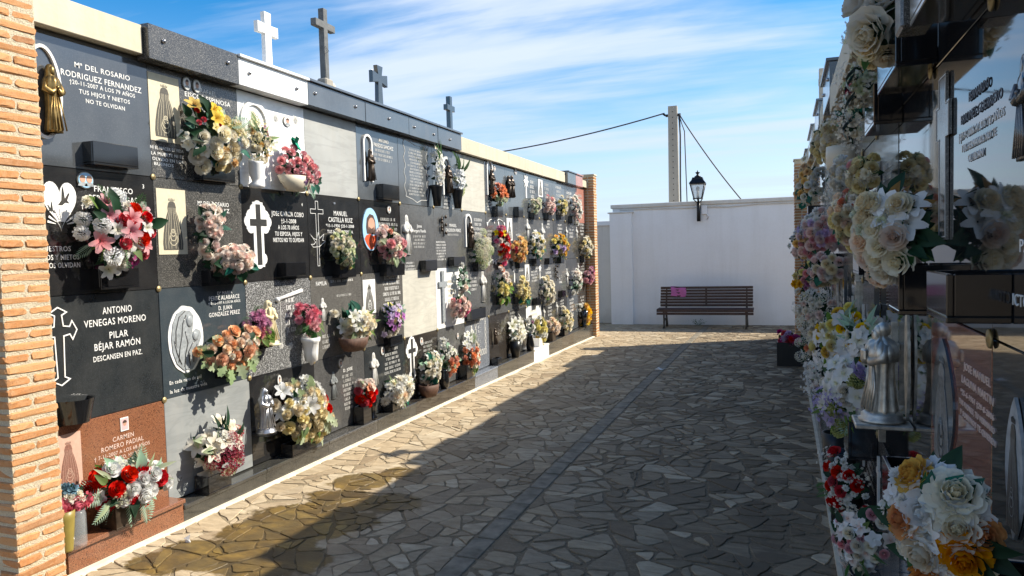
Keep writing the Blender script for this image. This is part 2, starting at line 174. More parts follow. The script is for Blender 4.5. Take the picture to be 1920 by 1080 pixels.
BQ={
 'cream_yellow':['L', -3.2552, 3.7456, 2.5594, 0.2308, 0.2242],
 'dried':['L', -3.302, 4.2459, 2.584, 0.0875, 0.1532],
 'pinkdome':['L', -3.2708, 4.6332, 2.4372, 0.1954, 0.1719],
 'gladL':['L', -3.302, 7.1225, 2.6725, 0.0839, 0.235],
 'gladR':['L', -3.302, 7.6806, 2.6239, 0.0956, 0.2271],
 'peachgreen':['L', -3.2942, 8.9412, 2.5234, 0.1162, 0.123],
 'whitegreen1':['L', -3.302, 10.5028, 2.4636, 0.0948, 0.1027],
 'pink1':['L', -3.302, 11.2295, 2.499, 0.1091, 0.1175],
 'yellow1':['L', -3.302, 11.9833, 2.5091, 0.1068, 0.1335],
 'whitepink1':['L', -3.302, 12.9077, 2.4858, 0.1334, 0.2097],
 'lilies':['L', -3.2474, 2.9957, 1.9642, 0.1853, 0.2358],
 'rosesL':['L', -3.2708, 3.698, 1.99, 0.0789, 0.171],
 'rosesR':['L', -3.2474, 3.8676, 1.7887, 0.1498, 0.0954],
 'whitegreen2':['L', -3.2786, 5.2137, 1.8605, 0.1297, 0.147],
 'pinkcream':['L', -3.2786, 6.0181, 1.8804, 0.1607, 0.1656],
 'mophead':['L', -3.2864, 8.2405, 1.8251, 0.134, 0.1723],
 'red2':['L', -3.2864, 9.0088, 1.8883, 0.1104, 0.214],
 'apricot2':['L', -3.2864, 9.6449, 1.8147, 0.1321, 0.1614],
 'white2':['L', -3.2864, 10.4841, 1.8873, 0.1344, 0.2055],
 'orange2':['L', -3.2864, 11.7387, 1.8515, 0.1839, 0.1926],
 'cream2':['L', -3.2864, 13.5491, 1.8454, 0.1498, 0.1797],
 'peach3':['L', -3.2552, 3.8341, 1.221, 0.2111, 0.1566],
 'mauve3':['L', -3.2864, 4.1148, 1.3381, 0.09, 0.1296],
 'pinkurn':['L', -3.2864, 4.7122, 1.3313, 0.1041, 0.1201],
 'whiteboat':['L', -3.2708, 5.3444, 1.2351, 0.2217, 0.1419],
 'purple3':['L', -3.2864, 6.0041, 1.2072, 0.1319, 0.1613],
 'tallpinkT':['L', -3.302, 7.6834, 1.4688, 0.0722, 0.1686],
 'tallpinkB':['L', -3.2786, 7.5329, 1.1971, 0.1481, 0.1244],
 'pinkyellow3':['L', -3.2864, 8.9267, 1.3605, 0.1373, 0.2197],
 'amber3':['L', -3.2864, 9.7364, 1.2433, 0.1335, 0.1781],
 'cream3':['L', -3.2864, 10.9761, 1.1691, 0.1405, 0.1818],
 'whitepink3':['L', -3.2864, 12.7341, 1.2249, 0.1324, 0.1891],
 'brightpink3':['L', -3.2708, 13.6897, 1.2898, 0.1212, 0.1313],
 'redwhite4':['L', -3.2474, 2.9704, 0.6155, 0.2158, 0.142],
 'smallred4':['L', -3.2474, 2.632, 0.6412, 0.073, 0.0678],
 'burgundy4':['L', -3.2708, 3.6907, 0.6097, 0.16, 0.1667],
 'creamroses4':['L', -3.2552, 4.5678, 0.6601, 0.2433, 0.259],
 'red4':['L', -3.302, 5.5257, 0.6224, 0.0917, 0.1376],
 'white4':['L', -3.2864, 6.0676, 0.5248, 0.1883, 0.1387],
 'basket4':['L', -3.2864, 6.7589, 0.6342, 0.1518, 0.1788],
 'coralL':['L', -3.2942, 7.2389, 0.6559, 0.1264, 0.1954],
 'coralR':['L', -3.302, 7.8369, 0.617, 0.1539, 0.2339],
 'lily4':['L', -3.302, 9.5091, 0.6948, 0.1312, 0.1895],
 'small4':['L', -3.3098, 10.125, 0.7028, 0.0694, 0.1233],
 'yellowwhite4':['L', -3.302, 10.6145, 0.6027, 0.1126, 0.1769],
 'pink4':['L', -3.302, 11.2756, 0.5813, 0.1189, 0.1274],
 'cream4':['L', -3.302, 12.0513, 0.5808, 0.1533, 0.1804],
 'yellow4':['L', -3.302, 13.3738, 0.5986, 0.1487, 0.1983],
 'Rtop':['R', 0.2936, 2.3998, 2.4257, 0.0952, 0.1106],
 'Rribbon':['R', 0.325, 3.2121, 2.3934, 0.0624, 0.0957],
 'Rcreampot':['R', 0.3501, 5.0083, 2.4333, 0.1054, 0.1383],
 'Rmixed':['R', 0.3868, 9.0575, 2.4657, 0.1568, 0.2775],
 'Rpink':['R', 0.3279, 6.2799, 1.8637, 0.184, 0.184],
 'Rpeach':['R', 0.2953, 3.2388, 1.8976, 0.0807, 0.119],
 'Rcream':['R', 0.301, 2.2144, 1.832, 0.1144, 0.1258],
 'Ryellowpink':['R', 0.3719, 9.4199, 1.3622, 0.158, 0.2023],
 'Rwhite':['R', 0.3355, 6.8224, 1.1851, 0.1646, 0.2378],
 'Ryellow':['R', 0.3186, 4.1865, 1.2841, 0.1337, 0.1782],
 'Rorchid':['R', 0.3211, 3.6469, 1.1201, 0.1503, 0.16],
 'Rred':['R', 0.3019, 3.7042, 0.665, 0.0993, 0.1391],
 'Rpinkwhite':['R', 0.3031, 3.0815, 0.6449, 0.0948, 0.1278],
 'Rpeony':['R', 0.2809, 1.4955, 1.2844, 0.0967, 0.1257],
 'Rx1':['R', 0.4135, 11.6775, 1.8059, 0.1879, 0.3131],
 'Rx2':['R', 0.3364, 4.0257, 2.1011, 0.074, 0.1057],
 'Rx3':['R', 0.344, 3.8564, 2.3674, 0.0553, 0.0905],
 'Rx4':['R', 0.3242, 5.2993, 0.931, 0.1136, 0.1563],
 'Rx5':['R', 0.3622, 8.0162, 0.7252, 0.1402, 0.2158],
 'Rx6':['R', 0.3236, 3.1147, 1.4181, 0.0574, 0.0902],
 'Rx7':['R', 0.3392, 5.6537, 1.612, 0.1129, 0.128],
 'Rx8':['R', 0.3349, 3.207, 2.0572, 0.0543, 0.0793],
}
# ------------------------------------------------------------------ objects helpers
def tag(o, label=None, cat=None, group=None, kind=None):
    if label: o['label'] = label
    if cat: o['category'] = cat
    if group: o['group'] = group
    if cat and not kind: kind = 'thing'
    if kind: o['kind'] = kind
    return o
def link(o, parent=None):
    col.objects.link(o)
    if parent is not None: o.parent = parent
    return o
def empty(name, M=None):
    o = bpy.data.objects.new(name, None); o.empty_display_size = .05; col.objects.link(o)
    if M is not None: o.matrix_world = M
    return o
def ob(name, me, parent=None, M=None):
    o = bpy.data.objects.new(name, me); link(o, parent)
    if M is not None: o.matrix_local = M
    return o
class MB:
    """collects vertices and faces for ONE mesh"""
    def __init__(s): s.v = []; s.f = []; s.a = []; s.m = []; s.mi = 0; s.tone = 1.0; s.sm = []
    def add(s, vs, fs, smooth=False, tones=None):
        b = len(s.v); s.v += [tuple(p) for p in vs]; s.a += (tones if tones is not None else [s.tone] * len(vs))
        for f in fs: s.f.append(tuple(i + b for i in f)); s.m.append(s.mi); s.sm.append(smooth)
    def box(s, x0, x1, y0, y1, z0, z1, bev=0.0):
        if bev <= 0:
            vs = [(x, y, z) for z in (z0, z1) for y in (y0, y1) for x in (x0, x1)]
            s.add(vs, [(0, 2, 3, 1), (4, 5, 7, 6), (0, 1, 5, 4), (2, 6, 7, 3), (0, 4, 6, 2), (1, 3, 7, 5)]); return
        b = bev
        vs = []
        for (X, Y, Z, sx, sy, sz) in [(x, y, z, 1 if x == x0 else -1, 1 if y == y0 else -1, 1 if z == z0 else -1) for z in (z0, z1) for y in (y0, y1) for x in (x0, x1)]:
            vs += [(X, Y + sy * b, Z + sz * b), (X + sx * b, Y, Z + sz * b), (X + sx * b, Y + sy * b, Z)]
        I = lambda c, k: c * 3 + k
        F = []
        for k, quad in ((2, (0, 2, 3, 1)), (2, (4, 5, 7, 6)), (1, (0, 1, 5, 4)), (1, (2, 6, 7, 3)), (0, (0, 4, 6, 2)), (0, (1, 3, 7, 5))):
            F.append(tuple(I(c, k) for c in quad))
        for a, c, k1, k2 in ((0, 1, 1, 2), (2, 3, 2, 1), (4, 5, 2, 1), (6, 7, 1, 2)): F.append((I(a, k1), I(a, k2), I(c, k2), I(c, k1)))
        for a, c, k1, k2 in ((0, 2, 2, 0), (1, 3, 0, 2), (4, 6, 0, 2), (5, 7, 2, 0)): F.append((I(a, k1), I(a, k2), I(c, k2), I(c, k1)))
        for a, c, k1, k2 in ((0, 4, 0, 1), (1, 5, 1, 0), (2, 6, 1, 0), (3, 7, 0, 1)): F.append((I(a, k1), I(a, k2), I(c, k2), I(c, k1)))
        for c, fl in zip(range(8), (0, 1, 1, 0, 1, 0, 0, 1)): F.append((I(c, 0), I(c, 2), I(c, 1)) if fl else (I(c, 0), I(c, 1), I(c, 2)))
        s.add(vs, F)
    def prism(s, pts, z0, z1, smooth=False):
        n = len(pts)
        A = sum(pts[i][0] * pts[(i + 1) % n][1] - pts[(i + 1) % n][0] * pts[i][1] for i in range(n))
        if A < 0: pts = pts[::-1]
        vs = [(p[0], p[1], z0) for p in pts] + [(p[0], p[1], z1) for p in pts]
        s.add(vs, [tuple(range(n - 1, -1, -1)), tuple(range(n, 2 * n))] + [(i, (i + 1) % n, n + (i + 1) % n, n + i) for i in range(n)])
    def ring(s, inner, outer, z0, z1):
        """band between two closed outlines with the same number of points"""
        n = len(inner)
        vs = [(p[0], p[1], z) for z in (z0, z1) for L in (inner, outer) for p in L]
        F = []
        for i in range(n):
            j = (i + 1) % n
            F += [(2 * n + i, 3 * n + i, 3 * n + j, 2 * n + j), (n + i, n + j, 3 * n + j, 3 * n + i), (j, i, 2 * n + i, 2 * n + j), (i, j, n + j, n + i)]
        s.add(vs, F)
    def tube(s, pts, r, n=6, cap=True, smooth=True):
        P = [Vector(p) for p in pts]; rr = r if isinstance(r, (list, tuple)) else [r] * len(P)
        vs = []; up = Vector((0, 0, 1))
        for i, p in enumerate(P):
            d = (P[min(i + 1, len(P) - 1)] - P[max(i - 1, 0)]).normalized()
            u = d.cross(up)
            if u.length < .05: u = d.cross(Vector((1, 0, 0)))
            u.normalize(); w = u.cross(d)
            vs += [tuple(p + (u * cos(2 * pi * k / n) + w * sin(2 * pi * k / n)) * rr[i]) for k in range(n)]
        F = [(i * n + k, i * n + (k + 1) % n, (i + 1) * n + (k + 1) % n, (i + 1) * n + k) for i in range(len(P) - 1) for k in range(n)]
        if cap: F += [tuple(range(n - 1, -1, -1)), tuple(range((len(P) - 1) * n, len(P) * n))]
        s.add(vs, F, smooth)
    def lathe(s, prof, n=16, sy=1.0, fold=0, amp=0, ph=0, axis='y', cx=0, cz=0, sx=1.0, close=True):
        """profile (r, h) round the local y axis"""
        vs = []
        for i, (r, h) in enumerate(prof):
            for k in range(n):
                t = 2 * pi * k / n
                q = r * (1 + amp * sin(fold * t + ph + h * 9)) if fold else r
                vs.append((cx + q * cos(t) * sx, h, cz + q * sin(t) * sy))
        F = [(i * n + k, (i + 1) * n + k, (i + 1) * n + (k + 1) % n, i * n + (k + 1) % n) for i in range(len(prof) - 1) for k in range(n)]
        if close: F += [tuple(range(n)), tuple(range((len(prof) - 1) * n, len(prof) * n))[::-1]]
        s.add(vs, F, True)
    def ball(s, c, r, n=10, m=6, sc=(1, 1, 1)):
        vs = [(c[0] + r * sc[0] * sin(pi * i / m) * cos(2 * pi * k / n), c[1] + r * sc[1] * cos(pi * i / m), c[2] + r * sc[2] * sin(pi * i / m) * sin(2 * pi * k / n)) for i in range(m + 1) for k in range(n)]
        F = [(i * n + k, i * n + (k + 1) % n, (i + 1) * n + (k + 1) % n, (i + 1) * n + k) for i in range(m) for k in range(n)]
        s.add(vs, F, True)
    def mesh(s, name, mats):
        me = bpy.data.meshes.new(name); me.from_pydata(s.v, [], s.f); 
        for m in (mats if isinstance(mats, (list, tuple)) else [mats]): me.materials.append(m)
        me.polygons.foreach_set('material_index', s.m); me.polygons.foreach_set('use_smooth', s.sm)
        at = me.attributes.new('tone', 'FLOAT', 'POINT'); at.data.foreach_set('value', s.a)
        me.update(); return me
    def build(s, name, mats, parent=None, M=None): return ob(name, s.mesh(name, mats), parent, M)

# ------------------------------------------------------------------ materials
MATS = {}
def new_mat(name):
    m = bpy.data.materials.new(name); m.use_nodes = True; t = NT(m.node_tree)
    b = next(n for n in t.n if n.type == 'BSDF_PRINCIPLED'); MATS[name] = m
    return m, t, b
def setc(t, sock, v):
    if isinstance(v, (tuple, list)): sock.default_value = tuple(v) + (1,)
    elif isinstance(v, (int, float)): sock.default_value = v
    else: t.link(v, sock)
def bump(t, b, h, strength=.3, dist=.01):
    n = t.node('ShaderNodeBump'); n.inputs['Strength'].default_value = strength; n.inputs['Distance'].default_value = dist
    t.link(h, n.inputs['Height']); t.link(n.outputs[0], b.inputs['Normal'])
def pos(t): return t.node('ShaderNodeNewGeometry').outputs['Position']
def plain(name, c, rough=.5, metal=0.0, ior=1.45, var=.12, scale=9, bmp=0):
    m, t, b = new_mat(name); p = pos(t); n = t.noise(p, scale, 5)
    k = t.ramp(n, [(.3, 1 - var), (.7, 1 + var)])
    mm = t.mix(1.0, c, k, 'MULTIPLY'); t.link(mm, b.inputs['Base Color'])
    b.inputs['Roughness'].default_value = rough; b.inputs['Metallic'].default_value = metal; b.inputs['IOR'].default_value = ior
    if bmp: bump(t, b, t.noise(p, scale * 8, 4), bmp, .004)
    return m
def granite(name, base, specks=(), rough=.1, ior=1.75, dust=.10, grain=260, streak=.35, vein=False):
    """polished stone: crystals, a little dust and drip streaks"""
    m, t, b = new_mat(name); p = pos(t)
    c = t.mix(t.ramp(t.noise(p, 3.5, 4), [(.35, 0.0), (.7, .35)]), base, tuple(min(1, x * 1.5 + .006) for x in base))
    for i, (sc, amt, frac) in enumerate(specks):
        v = t.node('ShaderNodeTexVoronoi'); v.inputs['Scale'].default_value = grain * (1 + .55 * i); t.link(p, v.inputs['Vector'])
        sep = t.node('ShaderNodeSeparateColor'); t.link(v.outputs['Color'], sep.inputs[0])
        f = t.ramp(sep.outputs[i % 3], [(1 - frac, 0.0), (1 - frac + .04, amt)])
        c = t.mix(f, c, sc)
    vs = t.mapping(p, (14, 14, 1.2)); st = t.noise(vs, 1.0, 4, .6)
    d = t.math('MULTIPLY', t.ramp(st, [(.45, 0.0), (.75, 1.0)]), dust * streak)
    d2 = t.math('MULTIPLY', t.ramp(t.noise(p, 5, 6, .65), [(.4, 0.15), (.75, 1.0)]), dust)
    dd = t.math('ADD', d, d2, True)
    c = t.mix(dd, c, (.34, .32, .29))
    if vein:
        vn = t.noise(t.mapping(p, (1.5, 1.5, 9)), 1.0, 6, .6, 1.2)
        c = t.mix(t.ramp(vn, [(.44, 0.0), (.50, .28), (.56, 0.0)]), c, tuple(x * .62 for x in base))
    t.link(c, b.inputs['Base Color'])
    r = t.math('ADD', t.math('MULTIPLY', dd, 1.1), rough, True); t.link(r, b.inputs['Roughness'])
    b.inputs['IOR'].default_value = ior
    return m
granite('slate', (.042, .047, .052), [((.09, .09, .10), .4, .2)], .06, 1.9, .07)
granite('slatel', (.068, .076, .084), [((.10, .11, .12), .4, .2)], .08, 1.95, .09)
granite('slateb', (.030, .042, .052), [((.07, .09, .10), .4, .2)], .08, 1.8, .08)
granite('greymid', (.070, .071, .071), [((.16, .16, .16), .6, .3), ((.02, .02, .02), .6, .3)], .13, 1.75, .10)
granite('slated', (.030, .030, .030), [((.07, .07, .07), .5, .2)], .10, 1.75, .09)
granite('black', (.010, .010, .011), [((.03, .03, .03), .3, .1)], .05, 1.72, .045)
granite('black2', (.016, .019, .021), [((.04, .045, .05), .4, .25)], .11, 1.65, .06)
granite('brownblack', (.022, .018, .015), [((.06, .045, .035), .4, .2)], .06, 1.8, .06)
granite('rblack', (.008, .008, .009), [], .022, 2.1, .030)
granite('speckdark', (.045, .044, .042), [((.30, .28, .25), .75, .22), ((.012, .012, .012), .9, .25)], .16, 1.6, .08, 330)
granite('speckdark2', (.040, .039, .036), [((.26, .245, .22), .75, .20), ((.012, .012, .012), .9, .25)], .16, 1.6, .08, 360)
granite('granlight', (.10, .10, .10), [((.55, .55, .54), .85, .30), ((.012, .012, .012), .9, .3)], .18, 1.55, .06, 220)
granite('granmid', (.085, .08, .073), [((.24, .23, .21), .7, .25), ((.02, .02, .02), .8, .25)], .16, 1.6, .08, 380)
granite('granmid2', (.055, .054, .053), [((.16, .16, .16), .7, .25), ((.015, .015, .015), .8, .25)], .14, 1.65, .08, 330)
granite('granblue', (.12, .135, .16), [((.40, .42, .46), .7, .28), ((.03, .035, .045), .8, .25)], .16, 1.6, .06, 300)
granite('red', (.200, .075, .036), [((.04, .018, .012), .8, .28), ((.36, .165, .08), .6, .28)], .14, 1.6, .05, 300)
granite('redbrown', (.17, .058, .036), [((.035, .015, .01), .8, .25), ((.27, .11, .07), .6, .25)], .03, 1.72, .02, 300)
granite('pink', (.42, .17, .13), [((.16, .06, .05), .7, .22), ((.55, .32, .25), .6, .25)], .16, 1.6, .06, 300)
granite('marble', (.80, .79, .76), [], .18, 1.5, .05, 260, .35, True)
granite('blankgrey', (.33, .335, .32), [], .45, 1.4, .16, 260, 1.0, True)
granite('blankgrey2', (.225, .24, .242), [], .40, 1.4, .22, 260, 1.2, True)
granite('blankbeige', (.47, .45, .385), [], .5, 1.4, .14, 260, 1.0, True)
granite('kerbdark', (.030, .030, .027), [((.07, .07, .06), .5, .2)], .10, 1.75, .08)
plain('cornice', (.52, .47, .35), .6, bmp=.1, var=.06, scale=4)
plain('wallcore', (.20, .19, .17), .9)
plain('white', (.78, .77, .74), .45, var=.05)
plain('letter', (.74, .73, .70), .5, var=.08, scale=60)
plain('letterdim', (.50, .49, .46), .5, var=.1, scale=60)
plain('letterpink', (.62, .47, .40), .5, var=.1, scale=60)
plain('lettergrey', (.075, .085, .105), .5, var=.1)
plain('goldletter', (.44, .37, .22), .45, var=.2)
plain('bronze', (.25, .165, .06), .33, .85, var=.4, scale=30)
plain('darkbronze', (.055, .038, .026), .35, .5, var=.4, scale=40)
plain('silver', (.46, .46, .47), .3, .85, var=.25, scale=25)
plain('pewter', (.50, .47, .41), .42, .75, var=.4, scale=30, bmp=.25)
plain('brass', (.36, .28, .14), .5, .6, var=.3)
plain('cream', (.56, .50, .36), .6, var=.08, scale=40)
plain('creamfig', (.66, .56, .34), .5, var=.1, scale=20)
plain('pinkcard', (.52, .33, .25), .6, var=.08, scale=60)
plain('engraved', (.070, .064, .052), .6, var=.4, scale=120)
plain('engravedred', (.22, .10, .07), .6, var=.3, scale=120)
plain('reliefgrey', (.27, .29, .30), .5, var=.3, scale=50)
plain('cementgrey', (.125, .132, .135), .8, var=.25, scale=25, bmp=.2)
plain('faint', (.16, .17, .17), .5, var=.4, scale=90)
plain('porcelain', (.70, .68, .64), .2, var=.03)
plain('medalrim', (.30, .28, .24), .3, .8)
plain('skin', (.50, .28, .19), .5); plain('hair', (.07, .04, .03), .5); plain('skyblue', (.33, .55, .74), .4, var=.05); plain('robe', (.60, .09, .03), .5)
plain('photopink', (.62, .42, .42), .4)
plain('blackbox', (.010, .010, .011), .09, 0, 1.75, var=.2)
plain('blackplastic', (.014, .014, .014), .35, var=.2)
plain('whitewash', (.70, .69, .68), .8, var=.035, scale=1.3, bmp=.12)
plain('whitewashcream', (.66, .63, .58), .8, var=.05, scale=1.3, bmp=.12)
plain('concrete', (.34, .32, .27), .9, var=.15, scale=6, bmp=.2)
plain('iron', (.012, .012, .014), .4, .3)
plain('benchwood', (.060, .036, .028), .55, var=.35, scale=22)
plain('castleg', (.075, .065, .052), .6)
plain('cable', (.05, .05, .055), .6)
plain('cloth', (.50, .13, .30), .8, var=.15)
plain('wicker', (.10, .05, .032), .7, var=.4, scale=60)
plain('terraplain', (.62, .55, .42), .5, var=.05)
plain('yellowpot', (.26, .20, .045), .4, var=.15)
plain('tealribbon', (.030, .105, .13), .4, var=.15); plain('ribbonline', (.30, .42, .44), .5)
plain('greenribbon', (.0, .30, .17), .5, var=.2)
plain('paper', (.72, .70, .66), .8)
plain('oldwood', (.50, .46, .38), .7, var=.15, scale=30)
plain('lampcream', (.60, .57, .48), .4)
def weathered(name, c, dirt, amt, rough=.85):
    """painted or rendered masonry: trowel marks, rain streaks, patchy repairs"""
    m, t, bs = new_mat(name); p = pos(t)
    st = t.noise(t.mapping(p, (5, 5, .35)), 1.0, 5, .65); pa = t.noise(p, .9, 5, .6); fine = t.noise(p, 22, 5, .7)
    f = t.math('ADD', t.math('MULTIPLY', t.ramp(st, [(.48, 0.0), (.75, 1.0)]), amt), t.math('MULTIPLY', t.ramp(pa, [(.42, 0.0), (.70, 1.0)]), amt * .8))
    # splashed earth: ragged patches that start at the ground
    sep = t.node('ShaderNodeSeparateXYZ'); t.link(p, sep.inputs[0])
    sp = t.ramp(t.math('SUBTRACT', t.math('MULTIPLY', t.noise(p, 3.2, 6, .7), .75), sep.outputs[2]), [(.0, 0.0), (.25, .55)])
    f = t.math('ADD', f, t.math('MULTIPLY', sp, amt * 1.6), True)
    col_ = t.mix(f, c, dirt); col_ = t.mix(t.ramp(fine, [(.4, 0.0), (.8, .10)]), col_, dirt)
    t.link(col_, bs.inputs['Base Color']); bs.inputs['Roughness'].default_value = rough
    bump(t, bs, t.math('ADD', t.noise(t.mapping(p, (3, 3, 7)), 1.0, 4), t.math('MULTIPLY', fine, .35)), .22, .02)
weathered('whitewash', (.88, .875, .87), (.55, .51, .45), .15)
weathered('whitewashcream', (.74, .70, .63), (.42, .37, .30), .35)
weathered('cornice', (.56, .50, .37), (.30, .25, .17), .34, .7)
weathered('concrete', (.36, .335, .285), (.20, .18, .15), .5)
def glass_mat(name, c, alpha):
    m, t, b = new_mat(name); b.inputs['Base Color'].default_value = c + (1,); b.inputs['Roughness'].default_value = .12
    b.inputs['Alpha'].default_value = alpha; return m
glass_mat('lampglass', (.70, .76, .80), .45); glass_mat('jarglass', (.50, .54, .56), .22)

def brick_mat():
    m, t, b = new_mat('brick'); p = pos(t); oi = t.node('ShaderNodeObjectInfo').outputs['Random']
    c = t.ramp(oi, [(0, (.36, .155, .055)), (.2, (.50, .235, .085)), (.4, (.43, .175, .055)), (.6, (.55, .285, .115)), (.8, (.46, .20, .065)), (.92, (.58, .33, .16)), (1, (.31, .13, .05))])
    n = t.noise(p, 42, 6, .65)
    c = t.mix(t.ramp(n, [(.40, 0.0), (.72, .5)]), c, (.55, .34, .19))
    c = t.mix(t.ramp(t.noise(p, 130, 4), [(.56, 0.0), (.7, .55)]), c, (.25, .10, .045))
    t.link(c, b.inputs['Base Color']); b.inputs['Roughness'].default_value = .9; bump(t, b, t.noise(p, 150, 6, .7), .55, .006)
brick_mat()
def mortar_mat():
    m, t, b = new_mat('mortar'); p = pos(t)
    n = t.noise(p, 160, 5, .7)
    c = t.ramp(n, [(.3, (.44, .36, .24)), (.55, (.66, .56, .40)), (.75, (.76, .68, .52))])
    t.link(c, b.inputs['Base Color']); b.inputs['Roughness'].default_value = .95; bump(t, b, t.math('ADD', n, t.noise(p, 45, 4)), .9, .012)
mortar_mat()

STAINS = [(-2.70, 4.40, .22, .24), (-2.55, 4.68, .16, .13), (-2.62, 3.98, .26, .30), (-2.68, 3.62, .34, .32), (-2.70, 3.36, .32, .28), (-2.82, 3.06, .30, .22), (-2.98, 2.90, .20, .16), (-2.42, 3.66, .24, .24), (-2.5, 3.1, .34, .28), (-2.3, 4.1, .22, .2)]
def stain(t, p):
    """wet patch: union of blobs with a ragged edge, 0..1"""
    sep = t.node('ShaderNodeSeparateXYZ'); t.link(p, sep.inputs[0])
    wob = t.math('MULTIPLY', t.math('SUBTRACT', t.noise(p, 5.5, 5, .6), .5), 1.5)
    best = None
    for (x, y, rx, ry) in STAINS:
        dx = t.math('MULTIPLY', t.math('SUBTRACT', sep.outputs[0], x), 1 / rx); dy = t.math('MULTIPLY', t.math('SUBTRACT', sep.outputs[1], y), 1 / ry)
        d = t.math('SQRT', t.math('ADD', t.math('MULTIPLY', dx, dx), t.math('MULTIPLY', dy, dy)))
        best = d if best is None else t.math('MINIMUM', best, d)
    d = t.math('ADD', best, wob)
    return t.ramp(d, [(.86, 1.0), (1.02, 0.0)])
def paving_mats():
    for name in ('stone', 'grout'):
        m, t, b = new_mat(name); p = pos(t)
        if name == 'stone':
            a = t.node('ShaderNodeAttribute', attribute_name='tone').outputs['Fac']
            base = t.ramp(a, [(0, (.27, .20, .125)), (.12, (.44, .345, .225)), (.30, (.53, .415, .265)), (.45, (.38, .29, .185)), (.55, (.56, .46, .315)), (.70, (.46, .365, .24)), (.85, (.62, .52, .365)), (1, (.34, .265, .175))])
            sep = t.node('ShaderNodeSeparateXYZ'); t.link(p, sep.inputs[0])
            g = t.noise(t.mapping(p, (9, 26, 10), rot=(0, 0, .5)), 1.0, 6, .65)      # cleft slate-like grain
            base = t.mix(t.ramp(g, [(.38, 0.0), (.64, .60)]), base, (.25, .185, .115))
            base = t.mix(t.ramp(t.noise(p, 60, 5, .7), [(.5, 0.0), (.75, .35)]), base, (.55, .48, .36))
            # trodden dirt, heavier towards the right hand wall
            side = t.ramp(t.math('MULTIPLY_ADD', sep.outputs[0], .25), [(0, 0.0)]) if False else None
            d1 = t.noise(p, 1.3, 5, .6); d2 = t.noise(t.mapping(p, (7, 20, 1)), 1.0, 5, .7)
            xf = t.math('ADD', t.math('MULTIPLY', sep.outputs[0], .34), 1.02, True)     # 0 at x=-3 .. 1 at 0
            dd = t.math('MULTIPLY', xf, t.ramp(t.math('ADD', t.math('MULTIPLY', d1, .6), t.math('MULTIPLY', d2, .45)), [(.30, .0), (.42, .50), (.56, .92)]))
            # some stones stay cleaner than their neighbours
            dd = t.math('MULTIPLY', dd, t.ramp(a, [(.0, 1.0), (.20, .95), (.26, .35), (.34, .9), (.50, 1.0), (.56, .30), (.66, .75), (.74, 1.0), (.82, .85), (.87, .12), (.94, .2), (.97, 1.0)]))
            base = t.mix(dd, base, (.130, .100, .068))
            h = t.math('ADD', g, t.math('MULTIPLY', t.noise(p, 90, 5), .4)); bs = .5
            rough = .80
        else:
            n = t.noise(p, 70, 6, .7)
            base = t.ramp(n, [(.3, (.13, .096, .060)), (.55, (.21, .160, .105)), (.75, (.33, .265, .18))])
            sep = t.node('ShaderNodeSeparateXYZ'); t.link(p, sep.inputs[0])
            xf = t.math('ADD', t.math('MULTIPLY', sep.outputs[0], -.55), -.55, True)    # sunlit tone painted into the joints, paler towards the left wall
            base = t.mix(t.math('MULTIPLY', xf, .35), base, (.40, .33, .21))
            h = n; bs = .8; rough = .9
        w = stain(t, p)
        yel = t.ramp(t.noise(p, 7, 4, .6), [(.40, (.30, .27, .18)), (.55, (.42, .36, .19)), (.70, (.62, .53, .24))])
        wet = t.mix(1.0, base, yel, 'MULTIPLY'); wet = t.mix(1.0, wet, (.86, .80, .62), 'MULTIPLY')
        base = t.mix(w, base, wet)
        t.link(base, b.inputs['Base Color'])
        r = t.math('SUBTRACT', rough, t.math('MULTIPLY', w, .28)); t.link(r, b.inputs['Roughness']); t.link(t.math('ADD', t.math('MULTIPLY', w, .45), .10), b.inputs['Specular IOR Level'])
        bump(t, b, h, bs, .006)
paving_mats()
plain('setts', (.225, .195, .145), .7, var=.38, scale=9, bmp=.4)
MATS['setts'].node_tree.nodes['Principled BSDF'].inputs['Specular IOR Level'].default_value = .12
plain('kerbmortar', (.62, .55, .42), .9, var=.15, scale=12, bmp=.4)
plain('earth', (.22, .17, .11), .95, var=.3, scale=.8)

PETALS = {}
def petal(c1, c2, rough=.6, tr=.40):
    """c1 heart of the flower, c2 outer petals; cloth petals let some light through"""
    key = (c1, c2)
    if key in PETALS: return PETALS[key]
    m, t, b = new_mat('petal'); oi = t.node('ShaderNodeObjectInfo').outputs['Random']
    a = t.node('ShaderNodeAttribute', attribute_name='tone').outputs['Fac']
    c = t.mix(t.ramp(a, [(.0, .28), (.75, 1.0)]), c1, c2)
    hs = t.node('ShaderNodeHueSaturation'); t.link(c, hs.inputs['Color'])
    t.link(t.math('ADD', t.math('MULTIPLY', oi, .25), .86), hs.inputs['Value']); t.link(t.math('ADD', t.math('MULTIPLY', oi, .3), .85), hs.inputs['Saturation'])
    t.link(t.math('ADD', t.math('MULTIPLY', oi, .016), .492), hs.inputs['Hue'])
    t.link(hs.outputs[0], b.inputs['Base Color']); b.inputs['Roughness'].default_value = rough
    b.inputs['Specular IOR Level'].default_value = .25
    tl = t.node('ShaderNodeBsdfTranslucent'); t.link(hs.outputs[0], tl.inputs[0])
    mx = t.node('ShaderNodeMixShader'); mx.inputs[0].default_value = tr
    out = next(n for n in t.n if n.type == 'OUTPUT_MATERIAL')
    t.link(b.outputs[0], mx.inputs[1]); t.link(tl.outputs[0], mx.inputs[2]); t.link(mx.outputs[0], out.inputs[0])
    PETALS[key] = m; return m
